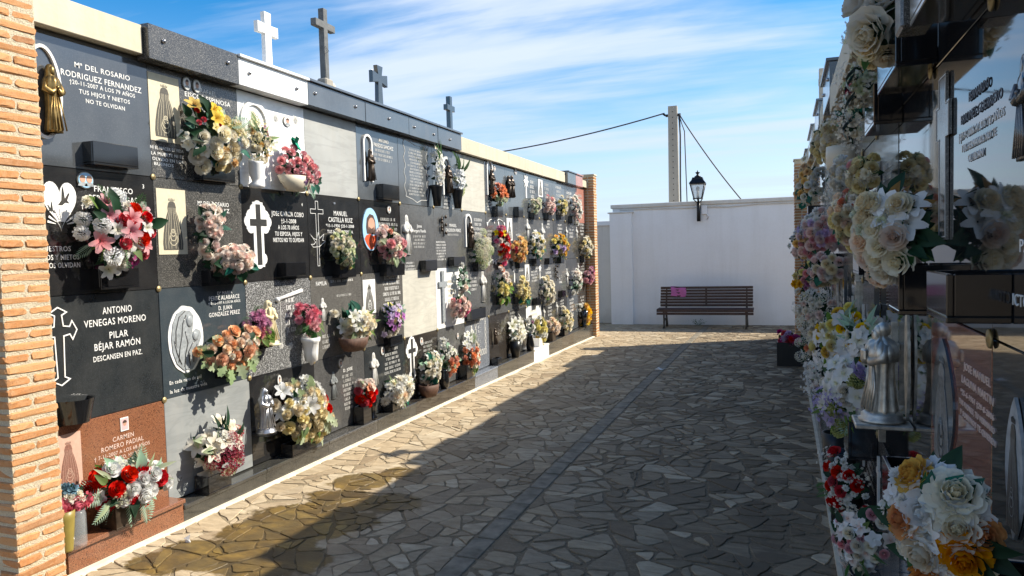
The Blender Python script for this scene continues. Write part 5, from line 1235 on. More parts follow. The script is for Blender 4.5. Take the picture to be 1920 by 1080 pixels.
        b = MB(); D = [(-.55, .16), (-.30, .04), (-.12, .02), (.0, .20), (.10, .05), (.42, .16), (.30, .0), (.52, -.02), (.28, -.10), (.05, -.17), (-.35, -.18), (-.50, -.10), (-.30, -.10), (-.2, -.05)]
        outline(b, [(px * w * 1.15, py * h * .62 - h * .10) for px, py in D], .0035, .0042, .0065); b.build('dove', MATS['white'], root, M)
    elif k in ('thincross', 'greycross', 'thincrossdark'):
        b = MB(); b.prism(cross_pts(w, h, .16, .74, 'plain'), .0005, .02 if k == 'greycross' else .005); b.build('cross', MATS[{'thincross': 'white', 'greycross': 'reliefgrey', 'thincrossdark': 'darkbronze'}[k]], root, M)
        if k == 'thincross':
            b = MB()
            for i in range(8): a = 2 * pi * i / 8; b.prism([(.0, h * .24), (w * .35 * cos(a - .3), h * .24 + w * .35 * sin(a - .3)), (w * .75 * cos(a), h * .24 + w * .75 * sin(a)), (w * .35 * cos(a + .3), h * .24 + w * .35 * sin(a + .3))], .0055, .007)
            b.build('cross_flower', MATS['white'], root, M)
    elif k == 'relcross':
        b = MB(); P = cross_pts(w, h, .30, .72, 'plain'); b.prism(P, .0005, .007); c = b.build('cross', MATS['granmid'], root, M)
        b = MB(); outline(b, scale_pts(P, 0, 0, .97), .003, .0072, .0085); b.build('cross_edge', MATS['letterdim'], c)
    elif k == 'rosemark':
        b = MB()
        for j in range(3):
            for i in range(6):
                a = 2 * pi * i / 6 + j * .5; r = min(w, h) / 2 * (1 - .28 * j); b.prism([(r * .2 * cos(a), r * .2 * sin(a)), (r * .8 * cos(a - .42), r * .8 * sin(a - .42)), (r * cos(a), r * sin(a)), (r * .8 * cos(a + .42), r * .8 * sin(a + .42))], .0004 + j * .0022, .0022 + j * .0022)
        b.build('carved_rose', MATS['letterdim'], root, M)
    elif k == 'ovalrelief':
        ring = [(a * (1 + .018 * sin(13 * i)), c * (1 + .018 * cos(11 * i))) for i, (a, c) in enumerate(oval(w, h, 44))]
        b = MB(); b.prism(ring, .0004, .005); c = b.build('oval_relief', MATS['white'], root, M)
        b = MB()
        body = [(-.06, .44), (-.24, .40), (-.36, .26), (-.42, .05), (-.40, -.16), (-.30, -.34), (-.12, -.45), (.12, -.46), (.28, -.34), (.30, -.16), (.42, .0), (.40, .10), (.28, .14), (.16, .08), (.20, .22), (.22, .34), (.12, .42)]
        b.mi = 0; b.prism([(px * w, py * h) for px, py in body], .0054, .010)
        b.ball((.10 * w, .26 * h, .011), .1 * w, 10, 6, (1, 1.25, .3)); b.ball((.24 * w, .03 * h, .011), .085 * w, 10, 6, (1, 1.15, .3))
        b.mi = 1
        for L in (((-.02, .42), (-.20, .34), (-.30, .14), (-.32, -.08)), ((.0, .36), (-.10, .24), (-.14, .06), (-.22, -.14), (-.26, -.32)), ((-.04, .12), (.02, -.06), (-.06, -.22), (-.10, -.40)), ((.30, -.02), (.14, -.08), (.02, -.20), (.06, -.40)), ((.28, -.10), (.18, -.2), (.16, -.36)), ((-.36, .0), (-.30, -.18), (-.18, -.36))):
            b.tube([(px * w, py * h, .0105) for px, py in L], .0035, 5)
        b.build('mother_and_child', [MATS['reliefgrey'], MATS['granmid2']], c)
    elif k == 'scroll':
        b = MB(); n = 20; R = []
        for i in range(n): R.append((w / 2 * (1 + .07 * sin(i * 1.3)), h / 2 - h * i / n * .96))
        pts = [(-w * .40, h * .50), (0, h * .44), (w * .46, h * .46)] + [(p[0], p[1] - h * .05) for p in R] + [(w * .2, -h * .47), (0, -h * .52), (-w * .2, -h * .47)] + [(-p[0], p[1] - h * .02) for p in R[::-1]]
        outline(b, pts, .006, .0004, .003); b.build('scroll_border', MATS['letterdim'], root, M)
        b = MB(); glyph_rows(b, 0, -h * .02, w * .74, h * .78, 15); q = b.build('lettering', MATS['letterdim'], root, M); q['kind'] = 'stuff'
    elif k == 'scrollbar':
        b = MB(); b.tube([(-w / 2, -h * .4, .006), (w / 2, h * .4, .006)], .014, 8); b.ball((-w / 2, -h * .4, .006), .02, 8, 6); b.build('carved_scroll', MATS['white'], root, M)
    elif k == 'frameline':
        b = MB(); b.box(-.0025, .0025, -h / 2, h / 2, .0004, .003); b.build('border_line', MATS['letterdim'], root, M)
    elif k == 'swag':
        b = MB(); P = [(-.5, -.3), (-.35, .25), (-.15, .42), (0, .1), (.15, .42), (.35, .25), (.5, -.3)]; b.tube([(px * w, py * h, .003) for px, py in P], .005, 5)
        for px, py in ((-.48, -.2), (-.1, .1), (.12, -.05), (.46, -.1)): b.ball((px * w, py * h, .003), .022, 8, 5, (1, 1.3, .25))
        b.build('garland', MATS['white'], root, M)
    elif k == 'spray':
        b = MB(); b.tube([(0, -h / 2, .012), (w * .1, 0, .018), (-w * .1, h * .4, .015)], .005, 5)
        for i in range(7):
            a = i * 2.1; b.ball((w * .34 * cos(a), h * (.42 - i * .12), .02), .02, 8, 5, (1, 1, .7))
        b.build('bronze_rose_spray', MATS['darkbronze'], root, M)
    elif k == 'stud':
        b = MB(); b.prism(oval(w, h, 10), .0004, .006); b.build('stud', MATS['silver'], root, M)
    elif k == 'boltring':
        b = MB(); b.ring(oval(w * .4, h * .4, 14), oval(w, h, 14), .0004, .004); b.build('bolt_ring', MATS['reliefgrey'], root, M)
    elif k == 'chain':
        b = MB(); n = 22
        for i in range(n):
            t = i / n * 4; s = int(t); f = t - s; px, py = ((-.5 + f, .5), (.5, .5 - f), (.5 - f, -.5), (-.5, -.5 + f))[s]; q = min(w, h) * .12
            b.ring(oval(q * .9, q * 1.5, 8, px * w, py * h), oval(q * 1.5, q * 2.2, 8, px * w, py * h), .0004, .003)
        b.build('chain_border', MATS['letterdim'], root, M)
    elif k == 'mandorla':
        n = 20; P = [(w / 2 * sin(pi * i / n) ** .8, -h / 2 + h * i / n) for i in range(n + 1)] + [(-w / 2 * sin(pi * i / n) ** .8, -h / 2 + h * i / n) for i in range(n - 1, 0, -1)]
        b = MB(); b.prism(P, .0005, .006); c = b.build('pointed_oval', MATS['slateb' if arg[0] == 'dark' else 'reliefgrey'], root, M)
        b = MB(); engraved_lady(b, w * .7, h * .8, .0012); b.build('engraving', [MATS['faint' if arg[0] == 'dark' else 'engraved'], MATS['slateb' if arg[0] == 'dark' else 'reliefgrey']], c, Matrix.Translation((0, -h * .03, .0064)))
    elif k == 'darkfig':
        f = MB(); figure(f, h, .18, n=12); f.build('relief_figure', MATS['slated'], root, Matrix.Translation((x, y - h / 2, .003)))
for sl_, y1, z0, gx, gy, gw, gh, gn in FAR:
    g = MB(); glyph_rows(g, gx, gy, gw, gh, gn)
    q = g.build('lettering', MATS['letterdim'], sl_); q['kind'] = 'stuff'; q.matrix_local = sl_.matrix_local.inverted() @ rw.matrix_world.inverted() @ frame_R(y1, z0, rx_at(y1) - .0045)
    g = MB(); g.prism(cross_pts(.09, .22, .14, .7), .0005, .010); q = g.build('cross', MATS['letterdim'], sl_); q.matrix_local = sl_.matrix_local.inverted() @ rw.matrix_world.inverted() @ frame_R(y1, z0, rx_at(y1) - .0045) @ Matrix.Translation((.10, .42, 0))
for side, r, c, mat, label, els in SLABS:
    if side == 'L':
        y0, y1, (z0, z1) = BND[c], BND[c + 1], ROWS[r]; root = empty('niche_slab', frame_L(y0, z0, LX)); w = y1 - y0
    else:
        y0, y1, (z0, z1) = RBND[c], RBND[c + 1], RROWS[r]; root = empty('niche_slab', frame_R(y1, z0, rx_at(y1))); w = (y1 - y0) / _k
    tag(root, label, 'grave slab', 'memorial slabs closing the burial niches')
    b = MB(); d = mrnd.uniform(-.0025, .0015); b.box(.0016, w - .0016, .0016, z1 - z0 - .0016, -.021, 0, .0015)
    p = b.build('slab_panel', MATS[mat], root); p.rotation_euler = (mrnd.uniform(-.002, .002), mrnd.uniform(-.002, .002), 0)
    for e in els: element(root, e, mat)
bpy.context.view_layer.update()
BAKE = []
for o, x, y, w, h in TEXTS:
    d = o.dimensions; sx = w / max(d.x, .01); sy = h / .72
    if o.data.body in ('3', '4'): sx = sy
    M4 = Matrix.Translation((x, y, .0008)) @ Matrix.Diagonal((sx, sy, .08, 1))
    BAKE.append((o, M4))
dg = bpy.context.evaluated_depsgraph_get()
for o, M4 in BAKE:                     # letters become plain meshes
    me = bpy.data.meshes.new_from_object(o.evaluated_get(dg)); me.transform(M4); me.name = 'lettering'
    p = o.parent; cu = o.data; bpy.data.objects.remove(o); bpy.data.curves.remove(cu)
    ob('lettering', me, p)
# ------------------------------------------------------------------ crosses on the coping
def cross_thing(label, x, y, z, h, w, arm, th, mat, flare=0.0, bar=.70, base=None):
    r = empty('cross', Matrix.Translation((x, y, z))); tag(r, label, 'cross', 'crosses standing on the left coping' if x < 0 else None)
    a = arm / 2; yb = h * bar; f = 1 + flare
    # outline in the y (width) / z (height) plane, extruded along x
    P = [(-a * (1 + flare * .6), 0), (a * (1 + flare * .6), 0), (a, yb - a), (w / 2, yb - a * f), (w / 2, yb + a * f), (a, yb + a), (a * f, h), (-a * f, h), (-a, yb + a), (-w / 2, yb + a * f), (-w / 2, yb - a * f), (-a, yb - a)]
    m = MB(); m.prism(P, -th / 2, th / 2); m.v = [(vz, vx, vy) for vx, vy, vz in m.v]
    o = m.build('cross_body', MATS[mat], r)
    bv = o.modifiers.new('edge', 'BEVEL'); bv.width = .004; bv.segments = 2
    if base:
        b = MB(); bw, bh, bm = base; b.box(-bw * .4, bw * .4, -bw * .5, bw * .5, -.07, bh, .012); b.build('footing', MATS[bm], r)
        c = MB(); c.ball((0, bw * .55, bh * .1), bw * .45, 8, 6, (1, 1, .7)); c.build('mortar_lump', MATS['kerbmortar'], r)
    return r
cross_thing('white marble cross standing on the white coping panel', -3.35, 4.43, 3.12, .40, .225, .070, .035, 'marble', .10)
g = cross_thing('tall grey cement cross on a rough footing, tallest on the left wall', -3.36, 5.16, 3.16, .60, .27, .056, .05, 'cementgrey', 0, .78, (.11, .05, 'concrete'))
w = MB(); w.tube([(.03, -.03, .30), (.034, .02, .27), (.034, -.02, .25), (.03, -.034, .12), (.03, -.02, .0)], .002, 4); w.build('wire', MATS['cable'], g)
cross_thing('slate cross with flared arms, third along the left coping', -3.36, 6.02, 3.12, .385, .27, .070, .04, 'slateb', .55)
cross_thing('small plain slate cross, farthest along the left coping', -3.36, 7.58, 3.12, .40, .20, .062, .05, 'slateb', 0, .68)
cross_thing('slim wooden coloured cross on the right coping, seen edge on', rx_at(7.3) - .06, 7.2, 3.0, .34, .2, .06, .045, 'oldwood', 0, .7)

# ------------------------------------------------------------------ back wall, lamp, bench, pole
GY = 16.9
bw = empty('whitewashed_wall', Matrix.Translation((-1.5, GY, 0))); tag(bw, 'whitewashed courtyard wall closing the far end of the path behind the bench', 'wall')
inv = Matrix.Translation((1.5, -GY, 0))
def bpart(n, mb, m): o = mb.build(n, MATS[m], bw); o.matrix_local = inv; return o
b = MB(); b.box(-3.47, 4.6, GY, GY + .3, -.4, 2.70)
bpart('wall_body', b, 'whitewash')
b = MB(); b.box(-3.51, 4.65, GY - .045, GY + .34, 2.702, 2.79, .01); bpart('coping', b, 'whitewashcream')
b = MB(); b.box(-3.52, -3.02, GY - .13, GY - .002, -.4, 2.585, .004); bpart('pilaster', b, 'whitewash')
b = MB(); b.box(-3.56, -2.985, GY - .15, GY - .003, 2.587, 2.615, .004); bpart('pilaster_cap', b, 'whitewashcream')
b = MB(); b.tube([(-3.3, GY - .02, 2.665), (-2.4, GY - .015, 2.66), (-1.75, GY - .02, 2.645), (-1.3, GY - .02, 2.655), (-.9, GY - .02, 2.635), (-.3, GY - .02, 2.668), (.6, GY - .02, 2.66), (2, GY - .02, 2.66)], .012, 6); bpart('conduit', b, 'whitewashcream')
b = MB(); b.box(-1.48, -1.36, GY - .06, GY - .001, 2.49, 2.69, .008); b.tube([(-1.37, GY - .02, 2.5), (-1.33, GY - .02, 2.44), (-1.36, GY - .02, 2.38)], .012, 6); bpart('junction_box', b, 'whitewash')
lo = empty('low_wall', Matrix.Translation((-6, GY + .4, 0))); tag(lo, 'lower cream wall continuing behind the left niche wall', 'wall')
b = MB(); b.box(-12, -3.44, GY + .32, GY + .55, -.4, 2.33); o = b.build('wall_body', MATS['whitewashcream'], lo); o.matrix_local = Matrix.Translation((6, -GY - .4, 0))
b = MB(); b.box(-12.02, -3.42, GY + .28, GY + .59, 2.332, 2.44, .01); o = b.build('coping', MATS['whitewash'], lo); o.matrix_local = Matrix.Translation((6, -GY - .4, 0))

# wall lantern: local x right, y up, z out towards the viewer
lamp = empty('wall_lantern', Matrix(((1, 0, 0, -1.535), (0, 0, -1, GY - .002), (0, 1, 0, 2.34), (0, 0, 0, 1)))); tag(lamp, 'black iron lantern on an upright bracket fixed to the white wall', 'lamp')
b = MB(); b.tube([(0, 0, .08), (0, .42, .08)], [.042, .036], 8); b.tube([(0, .06, .0), (0, .06, .08)], .02, 6); b.tube([(0, .30, .0), (0, .30, .08)], .02, 6); b.tube([(0, .42, .08), (0, .46, .15), (0, .5, .20)], .022, 6)
b.tube([(-.10, .49, .2), (-.04, .42, .12), (0, .4, .08)], .012, 5); b.tube([(.10, .49, .2), (.04, .42, .12), (0, .4, .08)], .012, 5); b.build('bracket', MATS['iron'], lamp)
b = MB()
for sx, sz in ((-1, -1), (1, -1), (1, 1), (-1, 1)): b.tube([(sx * .085, .50, .2 + sz * .085), (sx * .150, .80, .2 + sz * .150)], .011, 5)
b.box(-.10, .10, .485, .505, .10, .30, .004); b.box(-.17, .17, .80, .83, .03, .37, .006); b.build('lantern_frame', MATS['iron'], lamp)
for (ax, az) in ((0, 1), (0, -1), (1, 0), (-1, 0)):
    q = [(-.08, .51, .083), (.08, .51, .083), (.143, .795, .145), (-.143, .795, .145)]
    if ax: vs = [(ax * c, yy, .2 + a) for a, yy, c in q]
    else: vs = [(a, yy, .2 + az * c) for a, yy, c in q]
    g = MB(); g.add(vs, [(0, 1, 2, 3)]); g.build('glass_pane', MATS['lampglass'], lamp)
b = MB(); b.tube([(0, .50, .2), (0, .70, .2)], [.03, .022], 8); b.ball((0, .70, .2), .04, 10, 8, (1, 1.5, 1)); b.build('bulb', MATS['lampcream'], lamp)
b = MB(); 
for (r0, y0, r1, y1) in ((.17, .831, .12, .90), (.12, .90, .105, .95)):
    s2 = sqrt(2); vs = [(r * sx, yy, .2 + r * sz) for r, yy in ((r0, y0), (r1, y1)) for sx, sz in ((-1, -1), (1, -1), (1, 1), (-1, 1))]
    b.add(vs, [(0, 1, 5, 4), (1, 2, 6, 5), (2, 3, 7, 6), (3, 0, 4, 7), (4, 5, 6, 7)])
b.lathe([(.06, .95), (.075, .97), (.03, 1.0), (.02, 1.02), (.04, 1.045), (.055, 1.06), (.015, 1.075), (.004, 1.11)], 10, cz=.2); b.build('lantern_roof', MATS['iron'], lamp)

# bench
bench = empty('park_bench', Matrix.Translation((-1.36, 16.2, ground_z(-1.36, 16.2)))); tag(bench, 'dark brown slatted bench with cast legs against the white wall', 'bench')
brn = random.Random(2); W = 1.93
for i in range(7):
    t = i / 6; z = .47 + .37 * t; y = .02 + .13 * t
    m = MB(); m.box(-W / 2 + brn.uniform(0, .008), W / 2 - brn.uniform(0, .008), y - .012, y + .014, z - .027, z + .027, .005); m.build('slat', MATS['benchwood'], bench)
for i in range(6):
    y = -.38 + .066 * i; m = MB(); m.box(-W / 2 - .015, W / 2 + .015, y - .026, y + .026, .405 - .02 + (.012 if i == 0 else 0), .425, .005); m.build('slat', MATS['benchwood'], bench)
for i in range(2):
    m = MB(); m.box(-W / 2 - .015, W / 2 + .015, -.424, -.408, .30 + i * .06, .352 + i * .06, .004); m.build('slat', MATS['benchwood'], bench)
for sx in (-1, 1):
    m = MB(); x = sx * (W / 2 - .13)
    m.tube([(x, -.37, .0), (x, -.34, .14), (x, -.36, .38)], [.030, .022, .028], 6); m.tube([(x, .12, .0), (x, .06, .2), (x, .0, .40)], [.030, .022, .026], 6)
    m.tube([(x, -.38, .375), (x, .02, .385), (x, .06, .5), (x, .19, .85)], [.02, .024, .02, .014], 6); m.tube([(x, -.34, .14), (x, -.1, .2), (x, .06, .2)], .014, 5)
    m.build('leg', MATS['castleg'], bench)
m = MB(); m.box(-.02, .02, .16, .175, .44, .85); m.build('back_strap', MATS['castleg'], bench)
cl = MB(); n, mm = 12, 10; crn = random.Random(8); vs = []
for j in range(mm):
    for i in range(n):
        u, v = i / (n - 1), j / (mm - 1); L = v * .36; x = -.74 + .32 * u + .012 * sin(7 * v)
        if L < .20: z = .66 + L; y = .093 + (L) * .35 - .030 - .012 * sin(9 * u + 3 * v)
        else: q = L - .20; z = .868 - q * .5 + .004; y = .155 + q * .4
        vs.append((x, y, z + .012 * sin(u * 5 + 1) * (1 - v) * (v < .9)))
cl.add(vs, [(j * n + i, j * n + i + 1, (j + 1) * n + i + 1, (j + 1) * n + i) for j in range(mm - 1) for i in range(n - 1)], True)
o = cl.build('cloth', MATS['cloth']); o.matrix_world = bench.matrix_world; tag(o, 'crumpled pink cloth hung over the back of the bench', 'cloth')
# weed under the bench
wd = MB(); wr = random.Random(5)
for i in range(60):
    a = wr.uniform(0, 2 * pi); r = wr.uniform(.02, .16); h = wr.uniform(.02, .12); c = Vector((r * cos(a) * 1.2, r * sin(a) * .5, h)); d = Vector((cos(a), sin(a) * .6, wr.uniform(-.2, .7))).normalized() * wr.uniform(.02, .05); q = d.cross(Vector((0, 0, 1))).normalized() * .012
    wd.add([tuple(c), tuple(c + d * .5 + q), tuple(c + d), tuple(c + d * .5 - q)], [(0, 1, 2, 3)])
    if i % 6 == 0: wd.tube([(0, 0, -.02), tuple(c * .5), tuple(c)], .003, 3)
o = wd.build('weed', pmat('g_mid')); o.location = (-1.58, 16.72, ground_z(-1.58, 16.7)); tag(o, 'small green weed growing at the wall foot under the bench', 'plant')

# concrete pole with its cables
PX, PY = -2.45, 20.0
pole = empty('utility_pole', Matrix.Translation((PX, PY, -.5))); tag(pole, 'square concrete power pole with a row of holes behind the white wall', 'utility pole')
b = MB(); b.v += []; 
vs = [(sx * r, sy * r * .8, z) for z, r in ((0, .15), (5.98, .115)) for sx, sy in ((-1, -1), (1, -1), (1, 1), (-1, 1))]
b.add(vs, [(0, 1, 5, 4), (1, 2, 6, 5), (2, 3, 7, 6), (3, 0, 4, 7), (4, 5, 6, 7)]); b.build('pole_shaft', MATS['concrete'], pole)
for i in range(26):
    h_ = MB(); z = 2.2 + i * .145; h_.prism([(.014 * cos(t), .014 * sin(t)) for t in [2 * pi * k / 8 for k in range(8)]], 0, .004); h_.v = [(x, -.8 * (.15 - .0059 * z) - .004 + q, z + yy) for x, yy, q in h_.v]
    h_.build('peg_hole', MATS['iron'], pole)
b = MB(); b.box(-.19, .20, -.04, .04, 5.72, 5.78); b.tube([(.17, -.05, 5.75), (.17, -.05, 5.62)], .03, 6); b.tube([(-.19, -.05, 5.75), (-.25, -.05, 5.80)], .03, 6); b.build('pole_bracket', MATS['iron'], pole)
b = MB(); b.tube([(.17, -.06, 5.70), (.19, -.06, 5.2), (.175, -.06, 4), (.18, -.06, 2.5), (.18, -.06, 1)], .022, 5); b.build('down_cable', MATS['cable'], pole)
b = MB(); b.tube([(.17, -.06, 5.70), (.30, -.07, 5.3), (.32, -.07, 4.4), (.35, -.07, 3), (.36, -.07, 2.6)], .014, 5); b.build('down_cable', MATS['cable'], pole)
def cable(label, a, bb, sag, r):
    P = [Vector(a).lerp(Vector(bb), i / 14) + Vector((0, 0, -sag * 4 * (i / 14) * (1 - i / 14))) for i in range(15)]
    m = MB(); m.tube([tuple(p) for p in P], r, 5); o = m.build('cable', MATS['cable']); tag(o, label, 'cable'); return o
cable('twisted overhead cable sagging from the pole towards the left wall', (-2.66, 19.94, 5.31), (-9.5, 20.4, 4.58), .16, .019)
cable('cable running steeply down from the pole to the white wall coping', (-2.28, 19.94, 5.25), (-.55, 19.7, 2.7), .10, .017)

# litter on the path
m = MB(); lr = random.Random(3)
m.add([(-.08, -.02, .01), (-.03, .05, .03), (.03, .01, .012), (.09, .03, .028), (.02, -.05, .01), (-.03, -.03, .035)], [(0, 5, 4), (0, 1, 5), (1, 2, 5), (5, 2, 4), (2, 3, 4)])
o = m.build('paper_scrap', MATS['paper']); o.location = (-1.43, 9.89, ground_z(-1.43, 9.89)); tag(o, 'crumpled white paper scrap lying on the grey strip of setts', 'litter')
m = MB(); m.ball((0, 0, .008), .014, 6, 4, (1.5, .5, 1)); m.add([(-.03, .0, .02), (.0, .02, .04), (.02, -.01, .022)], [(0, 1, 2)]); o = m.build('paper_scrap', MATS['paper']); o.location = (-3.044, 3.156, ground_z(-3.04, 3.15)); tag(o, 'tiny white scrap on the wet stones near the red granite kerb', 'litter')

# ------------------------------------------------------------------ vases and pots
def vase_at(name, label, cat, M, prof, mat, n=16, sy=1.0, group=None, ribs=0):
    m = MB(); m.lathe(prof, n, sy, ribs, .05 if ribs else 0)
    o = m.build(name, MATS[mat]); o.matrix_world = M; tag(o, label, cat, group); return o
def LF(y, z, out): return frame_L(y, z, LX + out)
vase_at('vase', 'white porcelain pedestal vase on the white marble slab', 'vase', LF(4.205, 2.278, .07), [(.0, 0), (.052, 0), (.055, .02), (.03, .04), (.034, .055), (.05, .10), (.046, .16), (.052, .175), (.044, .175), (.038, .1), (0, .09)], 'white')
vase_at('planter', 'pale boat shaped planter holding the pink and violet bouquet', 'planter', LF(4.585, 2.277, .11), [(0, 0), (.09, 0), (.13, .05), (.17, .105), (.16, .105), (.12, .05), (0, .04)], 'terraplain', 20, .55)
vase_at('urn', 'white hanging urn with a fluted body holding pink flowers', 'urn', LF(4.722, 1.0, .09), [(0, -.02), (.012, -.015), (.016, .0), (.046, .015), (.052, .08), (.058, .15), (.068, .16), (.070, .19), (.060, .19), (.05, .14), (0, .12)], 'white', 24, 1, None, 8)
vase_at('planter_basket', 'dark wicker basket hanging under the white boat shaped bouquet', 'basket', LF(5.26, 1.02, .13), [(0, 0), (.10, .0), (.14, .05), (.16, .11), (.15, .11), (.12, .05), (0, .03)], 'wicker', 22, .7, None, 18)
for y, lab in ((7.085, 'dark conical vase fixed to the slab, the one nearer the camera of the pair'), (7.62, 'dark conical vase beside the blank cream slab, the farther of the pair')):
    vase_at('vase', lab, 'vase', LF(y, 2.288, .07), [(0, 0), (.038, .0), (.05, .10), (.066, .20), (.070, .22), (.060, .22), (.04, .1), (0, .08)], 'blackplastic', 14, 1, 'pair of dark conical wall vases')
vase_at('vase', 'tapered olive yellow vase on the red granite ledge by the brick pillar', 'vase', LF(2.585, .406, .14), [(0, 0), (.030, 0), (.032, .01), (.045, .16), (.048, .20), (.042, .2), (.03, .05), (0, .04)], 'yellowpot', 14)
vase_at('glass_jar', 'clear glass jar beside the olive yellow vase', 'jar', LF(2.645, .406, .15), [(0, 0), (.036, 0), (.040, .02), (.040, .16), (.034, .185), (.030, .185), (.034, .15), (.034, .02), (0, .015)], 'jarglass', 16)
vase_at('vase', 'shiny black vase between the red bouquet and the white chrysanthemums', 'vase', LF(5.62, .363, .075), [(0, 0), (.038, 0), (.04, .02), (.02, .04), (.035, .10), (.045, .17), (.034, .20), (.04, .21), (.03, .21), (0, .15)], 'blackbox', 14)
vase_at('planter_basket', 'brown wicker basket on the kerb under the white roses', 'basket', LF(6.68, .363, .10), [(0, 0), (.09, 0), (.12, .06), (.13, .12), (.12, .12), (.1, .05), (0, .03)], 'wicker', 22, .75, None, 18)
vase_at('vase', 'round black vase at the foot of the first white and coral bouquet', 'vase', LF(7.1, .363, .08), [(0, 0), (.04, 0), (.055, .06), (.05, .15), (.035, .18), (.042, .2), (.03, .2), (0, .15)], 'blackbox', 14)
vase_at('vase', 'tall dark vase holding the white lilies in the far bottom row', 'vase', LF(9.40, .363, .08), [(0, 0), (.05, 0), (.07, .10), (.075, .22), (.065, .22), (0, .15)], 'blackplastic', 14)
vase_at('vase', 'small bottle green vase right of the white lily vase', 'vase', LF(10.05, .363, .08), [(0, 0), (.05, 0), (.06, .08), (.04, .2), (.045, .24), (.035, .24), (0, .2)], 'blackbox', 14)
vase_at('vase', 'black stemmed vase under the yellow bouquet by the far pillar', 'vase', LF(13.25, .363, .09), [(0, 0), (.07, 0), (.03, .04), (.05, .16), (.08, .3), (.07, .3), (0, .2)], 'blackbox', 14)
def pot_box(label, y, z, out, w, h, d, mat='blackbox', name='flower_pot', group='square black flower pots on the kerb'):
    m = MB(); t = .01; m.box(-w / 2, w / 2, 0, t, -d / 2, d / 2, .002); m.box(-w / 2, w / 2, t, h, d / 2 - t, d / 2, .002); m.box(-w / 2, w / 2, t, h, -d / 2, -d / 2 + t, .002); m.box(-w / 2, -w / 2 + t, t, h, -d / 2 + t, d / 2 - t); m.box(w / 2 - t, w / 2, t, h, -d / 2 + t, d / 2 - t)
    o = m.build(name, MATS[mat]); o.matrix_world = LF(y, z, out); tag(o, label, 'flower pot', group); return o
pot_box('square black pot under the burgundy bouquet on the grey kerb', 3.66, .363, .075, .20, .11, .11)
pot_box('square black pot under the red and white bouquet', 5.47, .363, .06, .13, .15, .10)
pot_box('square black pot under the second white and coral bouquet', 7.72, .363, .06, .15, .16, .10)
pot_box('low square black candle box in front of the small dark saint', 8.74, .363, .055, .15, .085, .09)
pot_box('white square pot under the pale yellow bouquet in the far bottom row', 10.5, .363, .055, .16, .13, .1, 'white')
pot_box('square brown pot under the pinkish bouquet in the far bottom row', 11.2, .363, .055, .17, .13, .1, 'darkbronze')
pot_box('wide dark bowl shaped pot under the cream bouquet, far bottom row', 11.95, .363, .055, .24, .09, .1)
m = pot_box('wide low black pot under the large cream rose bouquet', 4.55, .363, .075, .30, .09, .10)
m = pot_box('low brown pot under the red roses on the red granite ledge', 2.94, .406, .10, .16, .12, .12, 'darkbronze')
pot_box('low dark pot under the white chrysanthemums', 6.02, .363, .06, .22, .08, .1)
# statues
def statue(label, M, h, mat, base=True, flat=.9, beard=False):
    n_ = 44
    r = empty('saint_statue', M); tag(r, label, 'statue')
    f = MB(); figure(f, h * .9, flat, not beard, n_, 8, .15); f.v = [(x, y + h * .09, z) for x, y, z in f.v]
    if beard:
        f.ball((0, h * .845, .055 * h), .050 * h, 10, 8, (.8, 1.45, .75)); f.ball((0, h * .905, -.018 * h), .072 * h, 10, 8, (.95, 1.05, .95)); f.ball((0, h * .885, .082 * h), .014 * h, 6, 5, (1, 1.5, 1))
        # cape over the shoulders and a book held to the chest
        f.lathe([(.175 * h, h * .60), (.185 * h, h * .68), (.165 * h, h * .75), (.10 * h, h * .80), (.06 * h, h * .815)], 32, .82, 9, .07, 1.0)
        f.box(-.055 * h, .06 * h, h * .60, h * .72, .155 * h, .19 * h, .006)
    f.build('robed_figure', MATS[mat], r)
    b = MB(); b.lathe([(0, 0), (.21 * h, 0), (.22 * h, .02 * h), (.19 * h, .035 * h), (.19 * h, .07 * h), (.15 * h, .1 * h)], 16); b.build('plinth', MATS[mat], r)
    return r
statue('silver robed lady figure on the black slab in the bottom row', LF(4.175, .60, .085), .315, 'silver')
statue('cream robed figure beside the mauve bouquet in the third row', LF(4.275, 1.19, .07), .32, 'creamfig')
b = MB(); b.box(-.05, .05, -.02, 0, -.085, .05, .003); o = b.build('bracket', MATS['blackbox'], [q for q in bpy.data.objects if q.name.startswith('saint_statue')][0])

# ------------------------------------------------------------------ right hand wall: fittings
def RF(y, z, out): return frame_R(y, z, rx_at(y) - out)
s = statue('silver bearded saint statue on a bracket with a tall pointed plate behind it', RF(2.66, 1.215, .085) @ Matrix.Rotation(radians(14), 4, 'Y'), .33, 'pewter', beard=True, flat=.95)
RT = Matrix.Rotation(radians(-14), 4, 'Y')
b = MB(); n = 14; P = [(.040 * sin(pi * i / n) ** .7, .0 + .38 * i / n) for i in range(n + 1)] + [(-.040 * sin(pi * i / n) ** .7, .38 * i / n) for i in range(n - 1, 0, -1)]
b.prism(P, -.004, .004); o = b.build('pointed_plate', MATS['pewter'], s); o.matrix_local = RT @ Matrix.Translation((-.005, .0, -.075))
b = MB(); b.box(-.075, .075, -.016, -.001, -.083, .085, .003); b.prism([(-.01, -.07), (.01, -.07), (.02, -.017), (-.02, -.017)], -.01, .01); o = b.build('bracket', MATS['pewter'], s); o.matrix_local = RT
def rbox(label, y, z, w, h, d, mat='blackbox', name='flower_box', out=.0005, cat='flower box', tilt=0):
    r = empty(name, RF(y, z, 0)); tag(r, label, cat, 'dark stone flower boxes on the right wall')
    b = MB(); t = .012; b.box(-w / 2, w / 2, 0, t, out, d, .002); b.box(-w / 2, w / 2, t + .0005, h, d - t, d, .002); b.box(-w / 2, -w / 2 + t, t + .0005, h, out, d - t - .0005, .002); b.box(w / 2 - t, w / 2, t + .0005, h, out, d - t - .0005, .002)
    b.build('box_shell', MATS[mat], r); return r
